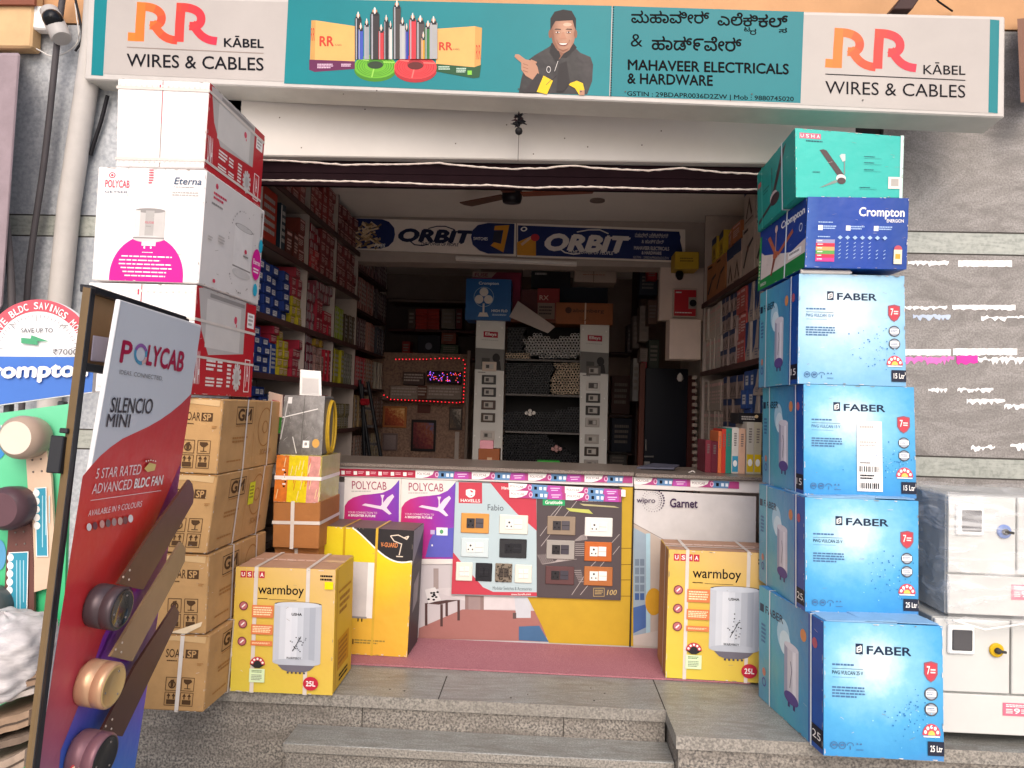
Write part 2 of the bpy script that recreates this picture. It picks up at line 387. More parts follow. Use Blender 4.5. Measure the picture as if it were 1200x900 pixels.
# beige projecting beam at top left
mb = MB(); a = at(36, 60, 3.66); mb.box(-4.5, 3.66, a.z+.02, a.x, FY-.01, a.z+.75, mat('c8a67c', .75, .08), .01); mb.box(-4.5, 3.64, a.z+.235, a.x+.02, 3.658, a.z+.30, mat('7d4a38'))
tag(mb.build('balcony_beam'), 'cream painted beam end with brown edge above the left pillar', 'beam')
mb = MB(); mb.hexa([at(-60, 420, 3.45), at(3, 360, 3.45), at(3, 360, 3.7), at(-60, 420, 3.7), at(-60, 62, 3.45), at(24, 62, 3.45), at(24, 62, 3.7), at(-60, 62, 3.7)], mat('8f8085', .8, .12, bump=.1), .012)
tag(mb.build('plaster_pillar'), 'mauve grey plaster pillar at the far left edge of the front', 'pillar')
mb = MB(); p = [at(1046, 11, 3.6), at(1069, 11, 3.6), at(1080, -5, 3.6), at(1058, -6, 3.6)]; q = [v+V((0, .2, 0)) for v in p]
mb.hexa([p[0], p[1], q[1], q[0], p[3], p[2], q[2], q[3]], mat('3d2a28'), .005); tag(mb.build('roof_bracket'), 'dark brown slanting roof bracket above the right half of the signboard', 'bracket')
mb = MB(); p0 = at(1060, 0, 3.6); mb.tube([at(1088, -12, 3.6), at(1100, 2, 3.65), at(1116, 13, 3.73)], .0045, BLACK); tag(mb.build('overhead_wire'), 'short black wire hanging above the right end of the signboard', 'wire')
mb = MB(); mb.hexa([at(1196, 120, 3.55), at(1216, 120, 3.55), at(1216, 120, 3.7), at(1196, 120, 3.7), at(1192, 22, 3.55), at(1216, 20, 3.55), at(1216, 20, 3.7), at(1192, 22, 3.7)], mat('7a5a4c', .7))
tag(mb.build('timber_post'), 'brown timber post end at the top right corner beside the signboard', 'post')
# shutter housing (white), dark rolled shutter edge, opening jambs
HX1 = at(1003, 160, FY).x
zb = at(600, 187, FY).z; zl = at(600, 218, FY).z
mb = MB(); OFFW = mat('cdc7c0', .45, .07, 1.6)
mb.box(-1.75, FY, zb, HX1, FY+.3, 3.24, OFFW, .006)
A2 = Art(mb, (-1.75, FY, 3.0), (HX1, FY, 3.0), (HX1, FY, zb), (-1.75, FY, zb), lift=.0008); R_ = random.Random(9)
for k in range(14): u, v = R_.random(), R_.uniform(.4, .98); A2.ell(u, v, .0012, .008, mat('6b6058', .7), n=8)
sh = mb.build('shutter_housing'); tag(sh, 'white painted steel shutter housing under the signboard', 'shutter')
mb = MB()
for k in range(2): mb.box(-1.62, FY+.05+.004*(k % 2), zl+k*(zb-zl)/2, 1.4, FY+.08, zl+(k+1)*(zb-zl)/2-.002, mat('1d0f13', .7, .2, spec=.05), .002)
mb.build('curtain', sh)
for x in (-1.66, 1.42): mb = MB(); mb.box(x-.05, FY+.02, 0, x+.05, FY+.22, zb-.002, mat('4a3a38', .5, .15), .004); mb.build('guide_rail', sh)
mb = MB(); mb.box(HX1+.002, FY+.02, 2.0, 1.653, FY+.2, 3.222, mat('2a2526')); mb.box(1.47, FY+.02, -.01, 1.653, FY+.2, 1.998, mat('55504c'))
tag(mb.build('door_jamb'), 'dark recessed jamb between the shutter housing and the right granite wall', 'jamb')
# string garlands
def garland(pts, Y, label):
    mb = MB(); P = []
    for (x0, y0), (x1, y1) in zip(pts, pts[1:]):
        n = max(2, int((x1-x0)/6))
        for k in range(n): q = k/n; P.append(at(x0+(x1-x0)*q, y0+(y1-y0)*q+rnd.uniform(-.4, .4), Y))
    P.append(at(*pts[-1], Y)); mb.tube(P, [.0034+.0016*(i % 2)+rnd.uniform(0, .0008) for i in range(len(P))], mat('c9bcb2', .9, .2, 80), 6)
    tag(mb.build('string_garland'), label, 'garland', 'string garlands across the shop opening')
garland([(300, 187), (345, 189), (400, 193), (460, 193), (515, 191), (560, 196), (600, 198), (640, 197), (668, 194), (710, 198), (760, 200), (800, 197), (845, 202), (890, 204)], 3.66, 'thin white string garland sagging in loops along the bottom of the white shutter housing')
garland([(300, 211), (380, 212), (460, 214), (530, 217), (570, 217), (620, 220), (680, 219), (760, 221), (830, 222), (890, 222)], 3.7, 'thin white string garland running nearly straight below the dark shutter edge')
# black charm of chillies
c = at(608, 148, 3.56); mb = MB(); mb.tube([at(608, 131, 3.56), at(609, 140, 3.56)], .003, BLACK)
mb.lathe(at(608, 152, 3.56), (0, 0, -1), [(-.012, .002), (-.006, .014), (.006, .019), (.018, .016), (.026, .004)], mat('1d1b1c'), 12)
for k in range(34):
    z = at(608, 135+14*(k/34), 3.56); a = rnd.uniform(0, 6.28); l = rnd.uniform(.02, .042)
    e = z+V((math.cos(a)*l, math.sin(a)*l*.8, rnd.uniform(-.012, .02))); mb.tube([z, (z+e)/2+V((0, 0, .006)), e], [.006, .005, .001], mat('2b1016') if k % 6 == 0 else BLACK, 5)
mb.tube([at(608, 158, 3.56), at(607, 189, 3.6)], .0018, mat('6d6660'), 5)
tag(mb.build('chilli_charm'), 'black evil eye charm of dried chillies hanging under the middle of the signboard', 'charm')
# torn posters on the right wall
def scrap(x0, y0, x1, y1, col, label, tear=.4):
    mb = MB(); R = random.Random(int(x0*7+y0)); n = max(6, int((x1-x0)/2.2)); up = []; dn = []
    for k in range(n+1):
        x = x0+(x1-x0)*k/n; h = (y1-y0); up.append((x, y0+h*R.uniform(0, tear*.45))); dn.append((x, y1-h*min(.92-tear*.45, R.uniform(0, tear)*1.3)))
    f = [at(x, y, FY-.002) for x, y in up+dn[::-1]]
    mb.poly(f, col); b = [v+V((0, .0018, 0)) for v in f]
    for i in range(len(f)): mb.poly([f[i-1], f[i], b[i], b[i-1]], col)
    tag(mb.build('paper_scrap'), label, 'torn poster', 'remains of torn posters on the right wall')
PW = mat('f0eeec', .8, .06); PP = mat('d873b8', .7, .15, 30); PB = mat('b9c6da', .8, .1)
for i, (x0, y0, x1, y1, mm, lb, tr) in enumerate([
    (1064, 305, 1112, 313, PW, 'narrow white paper strip high on the wall right beside the blue fan carton', .5),
    (1123, 305, 1186, 313, PW, 'clean straight white paper strip highest on the right wall', .1),
    (1060, 358, 1110, 365, PW, 'ragged thin white paper strip touching the upper blue geyser carton edge', .6),
    (1116, 357, 1190, 364, PW, 'long white paper strip on the right wall below the topmost two strips', .25),
    (1070, 368, 1114, 376, PB, 'bluish torn paper strip on the right wall, second row of scraps', .6),
    (1150, 369, 1205, 377, PW, 'tattered white paper strip near the photo edge, second row of scraps', .8),
    (1060, 409, 1114, 417, PW, 'straight white paper strip above the pink torn one', .1),
    (1117, 408, 1192, 417, PW, 'straight white paper strip with a grey patch above the magenta square scrap', .15),
    (1060, 417, 1118, 428, PP, 'ragged pink poster remains beside the blue geyser carton', .55),
    (1121, 416, 1146, 428, mat('d4409f', .7, .1), 'small magenta square poster remains on the right wall', .2),
    (1146, 417, 1206, 428, PW, 'ragged white and pink poster remains right of the magenta square', .8),
    (1088, 454, 1110, 461, PW, 'small white smear of paper on the right wall alone in its row', .7),
    (1122, 454, 1164, 461, PW, 'thin sloping white paper remains below the magenta square', .8),
    (1133, 467, 1178, 475, PW, 'thick white torn paper patch lower on the right wall', .5),
    (1177, 473, 1206, 481, PW, 'white torn paper patch at the photo edge lower on the right wall', .6),
    (1138, 521, 1166, 530, PW, 'curled white paper remains just above the lower green stone band', .8),
    (1184, 519, 1206, 529, PW, 'white paper remains at the photo edge above the lower stone band', .8)]): scrap(x0, y0, x1, y1, mm, lb, tr)

# ================================================================== signboard
SL, SR = 3.62, 3.28
TL, TR, BR, BL = at(104, -7, SL), at(1178, 19, SR), at(1174, 138, SR), at(105, 93, SL)
BL = V((TL.x, TL.y, BL.z)); BR = V((TR.x, TR.y, BR.z))
SW = mat('aaa39e', .3, .06, 2); FR = mat('b9b4af', .4, .05); TEAL = mat('08747b', .35, .06, 2.5); SB = MB()
dd = V((.02, .19, 0))
SB.hexa([BL, BR, BR+dd, BL+dd, TL, TR, TR+dd, TL+dd], FR, .006, mats={'bottom': mat('c9c6bd', .5, .06)})
A = Art(SB, TL, TR, BR, BL, px=True, lift=.0012)
def qd(p, m): A.poly(p, m)
qd([(112, -3), (1171, 23), (1167, 133), (112, 86)], SW)
qd([(111, -4), (126, -3), (121, 89), (107, 88)], TEAL)
qd([(338, -2), (717, 7), (714, 113), (333, 98)], TEAL); qd([(718, 7), (942, 14), (938, 121), (715, 113)], mat('077078', .35, .05, 2))
qd([(1160, 23), (1171, 24), (1169, 133), (1158, 132)], TEAL)
for k in range(36): y = 8+k*2.95; x = 719-(y-8)*.032; A.rect(x-.7, y, x+.7, y+1.6, INK)
def rr(ox, oy, s, sl):
    cols = ['e2742a', 'e2702a', 'e0652b', 'dc552c', 'd84a2e', 'd4412f', 'cf3a33', 'c93538', 'c4313a', 'c02f40', 'bd2e44']
    def T(p): return (ox+(p[0]-250)*s, oy+(p[1]-215)*s+sl*(p[0]-250)*s)
    def bez(a, b, c, d, n=9): return [tuple((1-t)**3*a[i]+3*(1-t)**2*t*b[i]+3*(1-t)*t*t*c[i]+t**3*d[i] for i in (0, 1)) for t in [k/n for k in range(n+1)]]
    def stroke(pts, w_):
        q = [T(p) for p in pts]; c_ = [mat(cols[min(10, max(0, int((p[0]-250)/530*11)))], .35, .03) for p in pts]; A.line(q, w_*s, None, cols=c_)
    for dx in (0, 232):
        f = (lambda p: (p[0]+dx, p[1]))
        if dx == 0: stroke([(250, 215), (300, 217), (345, 217)], 50)
        stroke([f(p) for p in [(318, 240), (322, 140), (328, 60), (331, 12)]], 54)
        stroke([f(p) for p in [(304, 36)]+bez((330, 37), (400, 36), (448, 60), (448, 102))+bez((448, 102), (448, 140), (420, 150), (378, 146))[1:]], 50)
        stroke([f(p) for p in bez((392, 130), (425, 165), (440, 228), (540, 232))], 48)
A.base()
rr(150, 43, .2, .02)
A.text('KĀBEL', 263, 42, 309, 55, INK, .03, sl=.03); A.rect(149, 55, 309, 56, mat('8d8078'), sl=.045)
A.text('WIRES & CABLES', 149, 63, 309, 78, INK, .012, sl=.032)
A.base()
rr(967, 74, .204, .025)
A.text('KĀBEL', 1082, 73, 1131, 87, INK, .01, sl=.02); A.rect(967, 86.5, 1131, 87.5, INK, sl=.045)
A.text('WIRES & CABLES', 967, 95, 1131, 110, INK, .0, sl=.03)
A.base()
# printed cable boxes, cables and coils
def c_(h): return mat(h, .4, .05)
qd([(365, 24), (371, 24), (369, 84), (363, 82)], c_('b98d4e')); qd([(370, 24), (417, 31), (416, 73), (369, 72)], c_('cfa05e')); qd([(362.5, 70), (416, 72), (416, 81), (369, 84.5), (362.5, 82)], c_('5d2148'))
A.text('RR', 375, 43, 391, 54, c_('b83a28'), .04); A.text('KABEL', 393, 52, 401, 54, c_('7a4030')); A.text('RR', 364.5, 33, 369, 48, c_('b83a28')); A.fine(372, 75, 391, 81, 3, c_('d8b8cc')); A.fine(400, 75, 412, 79, 2, c_('d8b8cc'))
qd([(512, 34), (557, 31), (556, 79), (511, 76)], c_('cfa05e')); qd([(557, 31), (565, 33), (563, 84), (556, 79)], c_('b98d4e')); qd([(511, 75), (556, 79), (564, 76), (562, 91), (555, 92), (511, 84)], c_('1f4a2c'))
A.text('RR', 515, 50, 530, 59, c_('b83a28'), .04); A.text('KABEL', 531, 57, 539, 59, c_('7a4030')); A.text('RR', 558, 53, 563.5, 70, c_('b83a28')); A.fine(514, 78, 528, 83, 2, c_('b9d0bd')); A.fine(535, 80, 547, 86, 3, c_('b9d0bd')); A.rect(548, 83, 553, 88, c_('78b83a'))
for x, y, w_, h in [(416, 22, 8, '2c2a2c'), (420, 35, 6, '3a4da0'), (427, 30, 6, '8f9294'), (434, 17, 11, '332e30'), (444, 37, 6, 'b5353a'), (450, 26, 6, '252427'), (456, 33, 4, 'c2bdb8'), (461, 9, 9, '403a38'), (469, 29, 6, 'a9a9a6'), (475, 36, 4, '2d3590'), (480, 24, 8, 'b8323c'), (488, 27, 10, '4a4443'), (494, 46, 5, 'c98b32'), (498, 33, 8, '2e6a3a'), (504, 28, 9, '9a9a99')]:
    A.rect(x, y, x+w_, 70, c_(h)); A.rect(x+w_*.25, y-5, x+w_*.75, y, c_('b57a55')); A.rect(x+w_*.1, y-2, x+w_*.9, y+2, c_('1e1d20')); A.rect(x+w_*.15, y, x+w_*.3, 70, c_('9a9aa0'))
    A.ell(x+w_*.5, y-4, w_*.12, 4, c_('d3cdc6'))
A.base()
for cx, cy, h1, h2, h3, tl in [(440, 79, '63a52c', '3f7a1e', '8dc450', .02), (487, 80, 'cc3b3f', '9c282e', 'e06a64', .18)]:
    A.ell(cx, cy+3, 25, 14, c_(h2)); A.ell(cx, cy-1, 25, 14, c_(h1))
    for r in (.88, .76, .64, .54): A.ell(cx, cy-1.5, 25*r, 14*r, c_(h2), ri=.96)
    A.ell(cx, cy-4, 10, 6, c_(h2)); A.ell(cx, cy-2.6, 9, 4.4, c_('2c3a28' if cx < 450 else '5a2220'))
    for a in (20, 140, 260): r = math.radians(a); A.line([(cx+10*math.cos(r), cy-4-6*math.sin(r)), (cx+24*math.cos(r), cy-1-13*math.sin(r))], 1.6, c_(h3))
A.base()
# printed man in a dark jacket, pointing
SKG = gmat('print_skin', [(0, 'b0866c'), (.4, 'a0735a'), (.8, '7a4f3c'), (1, '5c3a2c')], radial=(.58, .55, 1.5, 1.1), noise=.12, nsc=6)
JKG = gmat('print_jacket', [(0, '120f11'), (.4, '1f1a1d'), (.7, '161214'), (1, '342d31')], direction=(.8, .2), noise=.5, nsc=4)
def gpoly(g, pts):
    xs = [p[0] for p in pts]; ys = [p[1] for p in pts]; A.grad(g, pts, [((p[0]-min(xs))/(max(xs)-min(xs)), (max(ys)-p[1])/(max(ys)-min(ys))) for p in pts])
SKN, SKD, JK, YL = c_('a67a62'), c_('7d523e'), c_('2b2527'), c_('d8b414')
gpoly(JKG, [(608, 109), (611, 92), (617, 72), (628, 64), (642, 56), (650, 50), (668, 50), (680, 62), (692, 67), (695, 76), (694, 95), (688, 111)])
qd([(648, 52), (670, 52), (664, 62), (655, 70), (650, 62)], SKD); qd([(646, 51), (651, 49), (657, 66), (652, 74), (644, 62)], c_('1d191b')); qd([(671, 49), (676, 56), (664, 68), (657, 68)], c_('1d191b'))
gpoly(SKG, [(645.5, 28), (650, 18), (660, 15), (669, 18), (674, 27), (674.5, 40), (672.5, 50), (667, 59), (660.5, 63), (653.5, 59.5), (648, 51), (645.5, 40)])
A.poly([(645.8, 34), (648.5, 35), (650, 48), (655, 58), (651, 56.5), (647, 47)], SKD); A.ell(665, 29, 5, 2.2, c_('c69f88'))
A.ell(644.8, 40, 2, 5, SKD); A.ell(674.5, 40, 2, 5, SKD)
qd([(645, 36), (645, 22), (650, 14), (660, 11.5), (670, 13), (675, 22), (675, 36), (673, 31), (671, 24), (661, 24.5), (651, 25), (648, 30)], c_('1c1719'))
for x in (653.5, 666.5): A.poly([(x-4, 35.2), (x-2, 33.8), (x+3.6, 34.2), (x+4, 35.4), (x, 35)], c_('2c1f1c')); A.ell(x, 38.2, 3, 1.5, c_('8a5c48')); A.ell(x, 38.2, 2.4, .8, c_('cdbfb6')); A.ell(x, 38.2, 1.0, .9, c_('1a1414'))
qd([(659, 38), (661, 38), (664, 46), (656, 46)], c_('a87860')); A.ell(660, 51, 5.6, 3.2, c_('7a3f38'), a0=180, a1=360); A.ell(660, 51.2, 4.6, 1.7, c_('dcd4cc'), a0=180, a1=360); A.line([(652.5, 47), (654, 51.5)], .6, SKD); A.line([(667.5, 47), (666.5, 51)], .6, SKD)
qd([(653, 57), (660, 61), (667, 57), (660, 59)], SKD)
qd([(604, 64), (608, 64), (616, 70), (626, 72), (630, 79), (632, 88), (626, 95), (616, 89), (611, 82), (611, 74), (603, 67)], SKN)
for y in (75, 79, 83): A.line([(613, y), (619, y+2)], .7, SKD)
A.line([(622, 71), (629, 74)], 2.2, SKN)
qd([(630, 86), (637, 90), (628, 109), (613, 109), (622, 97)], JK); qd([(637, 89), (648, 95), (641, 111), (629, 108)], YL)
qd([(665, 99), (676, 95), (683, 98), (685, 106), (684, 112), (679, 112), (674, 104)], YL); qd([(679, 106), (685, 106), (685, 112), (679, 112)], SKN)
qd([(655, 76), (664, 72), (668, 98), (660, 108), (652, 108)], c_('231e20')); A.line([(640, 100), (652, 88)], .6, c_('433a3e'))
A.line([(654, 72), (650, 84)], .7, c_('bdb8b4')); A.ell(643, 82, 2.6, 4, c_('bdb8b4'), ri=.75)
A.base()
# lettering
K = '14242c'; KN = mat('070c10', .5, .02, spec=.05)
A.text('ಮಹಾವೀರ್', 740, 12.5, 831, 27, KN, .026, sl=.01); A.base(); A.text('ಎಲೆ', 841, 15, 870, 30, KN, .026, sl=.01)
A.base(); A.text('ಕಿ', 871, 17, 888, 31, KN, .026); A.text('ಟ', 872, 32, 879, 37, KN, .026); A.text('ರ', 879, 34, 886, 41, KN, .026); A.text('ಕಲ್', 889, 17, 923, 32, KN, .026); A.text('ಸ', 913, 33, 922, 38.5, KN, .026)
A.base(); A.text('&', 739, 40, 753, 55, KN, .0); A.text('ಹಾಡ್೯ವೇರ್', 764, 42, 869, 58.5, KN, .026, sl=.02)
A.base(); A.text('MAHAVEER ELECTRICALS', 736, 70, 924, 82, KN, .035, sl=.028); A.base(); A.text('& HARDWARE', 735.5, 86, 835, 98, KN, .035, sl=.028)
A.base(); A.text('GSTIN : 29BDAPR0036D2ZW | Mob : 9880745020', 735, 107, 930, 114, KN, .02, sl=.034)
R_ = random.Random(4); A.base(.0045)
for x, y in ((402, 124), (441, 120), (607, 118), (680, 121), (732, 121), (880, 124), (1010, 131)): A.rect(x, y-14, x+1.6, y-12.6, mat('4a423c'))
sg = SB.build('signboard'); tag(sg, 'wide white and teal shop signboard over the opening, printed with cables and a pointing man', 'signboard')
mb = MB()
for x in (-1.3, .2, 1.55): mb = MB(); mb.box(x-.02, 3.55, TL.z-.16, x+.02, FY, TL.z-.12, mat('5a5552')); mb.build('bracket', sg)
# ================================================================== pipes, cables and camera on the left wall
mb = MB(); mb.tube([at(113, -12, 3.69), at(109, 50, 3.69), at(99, 120, 3.69), at(90, 180, 3.69), at(81, 240, 3.69), at(71, 340, 3.69), at(61, 440, 3.69), at(50, 560, 3.69), at(40, 700, 3.69)], .054, mat('b5b0ab', .5, .06), 20)
p = mb.build('drain_pipe'); tag(p, 'pale grey plastic drain pipe leaning down the left wall', 'pipe')
DK = mat('4c484a', .6, .1)
def cable(name, pts, Y, r, label, m=DK):
    P = [V(at(x, y, Y)) for x, y in pts]; Q = []
    for i in range(len(P)-1):
        a, b, c, d = P[max(i-1, 0)], P[i], P[i+1], P[min(i+2, len(P)-1)]
        for k in range(6): t = k/6; Q.append(.5*((2*b)+(c-a)*t+(2*a-5*b+4*c-d)*t*t+(3*b-a-3*c+d)*t**3))
    Q.append(P[-1]); mb = MB(); mb.tube(Q, r, m, 10); return tag(mb.build(name), label, 'cable')
cable('power_cable', [(75, -15), (68, 40), (53, 180), (36, 300), (30, 380), (22, 560)], 3.66, .016, 'thick dark grey cable running straight down the left wall beside the pipe')
cable('power_cable', [(-12, 40), (-4, 180), (6, 250), (13, 330), (15, 420)], 3.5, .018, 'thick grey cable curving down the mauve plaster pillar')
cable('power_cable', [(86, -10), (93, 20), (96, 45), (88, 60)], 3.66, .006, 'thin black cable looping above the security camera', BLACK)
cable('camera_wire', [(40, 30), (33, 40), (36, 52), (48, 60), (62, 66), (80, 60), (92, 46), (90, 20), (88, 4)], 3.70, .0035, 'thin white wire looping under the security camera', mat('d8d4d0'))
cable('power_cable', [(126, 112), (119, 140), (111, 165), (106, 182)], 3.72, .010, 'dark wire behind the grey drain pipe under the end of the signboard', BLACK)
rt = empty('security_camera', at(60, 30, 3.7)); tag(rt, 'white bullet security camera on a square box high on the left wall', 'camera')
def X(x, y, Y): return at(x, y, Y)
mb = MB(); c = X(54, 24, 3.70); mb.obox(c, (.06, 0, -.004), (0, .03, 0), (.004, 0, .062), mat('e8e6e3', .4), .008); mb.build('mounting_box', rt)
mb = MB(); ax = V((.62, -.55, -.56)); c0 = X(62, 22, 3.64)
mb.lathe(c0, V((.5, -.15, -.85)), [(-.06, .034), (-.05, .046), (.06, .05), (.12, .05), (.135, .044)], mat('aaa6a3', .35), 20); mb.build('housing', rt)
mb = MB(); mb.lathe(X(61.5, 22, 3.60), V((.3, -.9, -.05)), [(-.015, .048), (.01, .046), (.03, .03), (.036, .004)], mat('131417', .12, 0), 18); mb.build('lens', rt)
# ================================================================== cartons at both sides
PAPERW = mat('e8e4e2', .6, .03, 3); STRAPW = mat('cfc6be', .35, .08); RED = mat('b3212c', .5, .06, 3); RINK = mat('c8405a', .5, .05)
KRAFT = mat('b08a5c', .8, .12, 7, bump=.3, bsc=9); KRD = mat('9d7040', .8, .08); KINK = mat('4c3520', .7, .1)
GREYP = mat('b3aeab', .45, .05); GREYL = mat('c9c5c1', .45, .04); DUST = mat('8d8886', .5, .05)
def wear(A, m):
    """rubbed patches and nicks along the edges of a printed face"""
    R = random.Random(int(A.c[0].x*971+A.c[0].z*613+A.c[1].y*331)); lt = mat('cfc9c4', .7, .1); dk = mat('8c7f74', .8, .1); A.up()
    for k in range(30):
        t = R.random(); h = R.uniform(.004, .018); l = R.uniform(.01, .06); e = R.randrange(4); q = lt if k % 3 else dk
        if e < 2: v = .004 if e == 0 else .996-h*.5; p = [(t, v), (t+l, v), (t+l*.8, v+h*.5*(1 if e == 0 else 1)), (t+l*.3, v+h*.35)]
        else: u = .004 if e == 2 else .996-h*.5; p = [(u, t), (u, t+l), (u+h*.45, t+l*.7), (u+h*.3, t+l*.2)]
        A.mb.poly([A.at(min(.998, max(.002, x)), min(.998, max(.002, y))) for x, y in p], q)
    A.up()
    for k in range(7):
        u, v = R.random()*.9+.05, R.random()*.9+.05; l = R.uniform(.01, .05); a = R.uniform(-.6, .6); A.line([(u, v), (u+l, v+l*a)], R.uniform(.0015, .003), lt if k % 2 else dk)
def carton(name, c, m, label, cat, group=None, mats=None, arts=None, bev=.004):
    mb = MB(); mb.hexa(c, m, bev, mats)
    if arts:
        for k, fn in arts.items(): A = Art(mb, *face(c, k)); fn(A); wear(A, m)
    o = mb.build(name); tag(o, label, cat, group); o['_c'] = 1; return o
# ---- left column: two red and white geyser cartons with a white one between
def red_side(A):
    A.rect(.0, 0, 1, 1, RED)
    A.poly([(.03, .02), (.10, .0), (.8, .0), (.8, .55), (.22, .62), (.1, .4)], GREYP); A.rect(.16, .09, .72, .55, GREYL); A.rect(.2, .03, .78, .07, DUST)
    A.ell(.63, .22, .025, .04, RINK); A.rect(.64, .26, .655, .29, RINK)
    A.rect(.84, .1, .97, .26, PAPERW); A.fine(.86, .12, .95, .25, 3, DUST)
    A.text('UNA', .03, .60, .11, .90, PAPERW, .02); A.rect(.84, .60, .94, .95, PAPERW); A.rect(.85, .61, .93, .94, RED); A.text('JA', .865, .65, .915, .9, PAPERW)
    A.fine(.2, .66, .34, .78, 3, WHITE); A.fine(.2, .83, .34, .93, 3, WHITE); A.fine(.37, .66, .45, .78, 3, WHITE); A.fine(.37, .83, .47, .93, 3, WHITE); A.fine(.53, .64, .6, .93, 7, WHITE)
    A.ell(.70, .8, .055, .11, GREYL)
    for k in range(12): a = k*.5236; A.ell(.70+.065*math.cos(a), .8+.125*math.sin(a), .014, .024, GREYL)
    A.ell(.70, .8, .035, .07, GREYP)
def white_front(A):
    A.rect(.0, 0, 1, 1, PAPERW)
def red_front(A):
    A.rect(.49, .0, .502, 1, mat('9a8f8c')); A.rect(.494, .02, .499, .5, RINK); A.rect(.46, .05, .475, .10, RINK)
    for y in (.055, .93):
        for k in range(17): A.rect(.02+k*.058, y, .045+k*.058, y+.022, mat('d4cdc8'))
c = pbox((139, 92), (247, 97), (240, 197), (137, 195), 2.95, 2.95, .60); B1 = c
o = carton('geyser_carton', c, PAPERW, 'red sided white front geyser carton topmost of the left column under the signboard', 'carton', 'red and white geyser cartons', arts={'front': red_front, 'right': red_side})
strap(o, c, 'v', .9, .012, STRAPW); strap(o, c, 'v', .09, .012, STRAPW)
MAG = mat('cf1f8d', .45, .05, 3); DBLUE = mat('46566e', .5); TURQ = mat('2aa5c4', .5)
def eterna_front(A):
    A.ell(.135, .072, .03, .026, RINK); A.ell(.135, .072, .021, .018, PAPERW); A.ell(.135, .072, .012, .011, RINK)
    A.text('POLYCAB', .075, .115, .30, .18, RINK, .02); A.text('GEYSER', .075, .21, .29, .228, DBLUE)
    A.text('Eterna', .71, .075, .96, .135, DBLUE, .02, it=.2); A.fine(.71, .155, .95, .165, 1, DUST); A.fine(.70, .20, .95, .245, 2, GREYP)
    A.fine(.475, .01, .52, .145, 6, RINK)
    A.ell(.51, .955, .345, .36, MAG, n=30, a0=0, a1=180); A.rect(.165, .95, .855, .998, MAG)
    A.rect(.37, .375, .65, .635, mat('bdb9b6')); A.ell(.51, .375, .14, .022, mat('8f8b89')); A.rect(.37, .375, .42, .62, mat('d2cfcc')); A.rect(.47, .375, .55, .62, mat('a9a5a2')); A.ell(.51, .625, .14, .03, mat('c6c3c1')); A.rect(.365, .61, .655, .622, DUST)
    A.rect(.45, .65, .58, .685, mat('dedbd8')); A.rect(.47, .69, .485, .71, PAPERW); A.rect(.53, .69, .545, .71, PAPERW); A.text('POLYCAB', .47, .47, .55, .49, RINK); A.fine(.48, .51, .54, .52, 1, DUST)
    A.fine(.46, .74, .56, .752, 1, WHITE)
    for k in range(6): a = .24+.02*abs(k-1.5); A.fine(a, .775+k*.034, .51+(.51-a), .775+k*.034+.02, 1, WHITE)
def eterna_side(A):
    A.fine(.12, .14, .32, .22, 2, RINK); A.ell(.16, .08, .02, .025, RINK); A.fine(.1, .24, .3, .27, 1, DUST)
    A.rect(.48, .31, .8, .76, mat('d7d3d0')); A.ell(.64, .31, .16, .03, mat('c2bebb')); A.ell(.64, .31, .16, .03, DUST, ri=.88); A.ell(.64, .76, .16, .045, mat('c2bebb')); A.rect(.48, .7, .8, .715, DUST)
    for k in range(40):
        a = rnd.uniform(0, 6.28); A.circ(.62+.24*math.cos(a), .55+.40*math.sin(a), rnd.uniform(.004, .009), DUST)
    A.ell(.68, .53, .022, .022, RINK); A.rect(.64, .57, .73, .585, DUST)
    A.ell(.89, .6, .085, .16, MAG); A.text('Eterna', .83, .55, .955, .6, WHITE, .02); A.fine(.84, .64, .94, .7, 2, WHITE); A.ell(.95, .39, .035, .07, TURQ); A.ell(.9, .86, .04, .065, TURQ)
    A.fine(.07, .55, .14, .6, 2, GREYP); A.fine(.22, .5, .32, .58, 3, GREYP); A.ell(.2, .93, .02, .018, RINK); A.rect(.92, .05, .95, .1, DUST); A.rect(.93, .1, .94, .3, DUST)
c = pbox((115, 195), (241, 199), (231, 332), (107, 328), 2.93, 2.93, .62)
o = carton('geyser_carton', c, PAPERW, 'white geyser carton with a large magenta disc in the middle of the left column', 'carton', mats={'right': mat('d2cdca', .55, .04, 4)}, arts={'front': eterna_front, 'right': eterna_side})  # right face in a duller white, its shade put into the colour
c = pbox((104, 331), (231, 334), (223, 462), (97, 459), 2.93, 2.93, .61)
o = carton('geyser_carton', c, PAPERW, 'red sided white front geyser carton standing on the brown cartons behind the red fan stand', 'carton', 'red and white geyser cartons', arts={'front': red_front, 'right': red_side})
strap(o, c, 'v', .69, .012, STRAPW); strap(o, c, 'v', .35, .010, STRAPW)
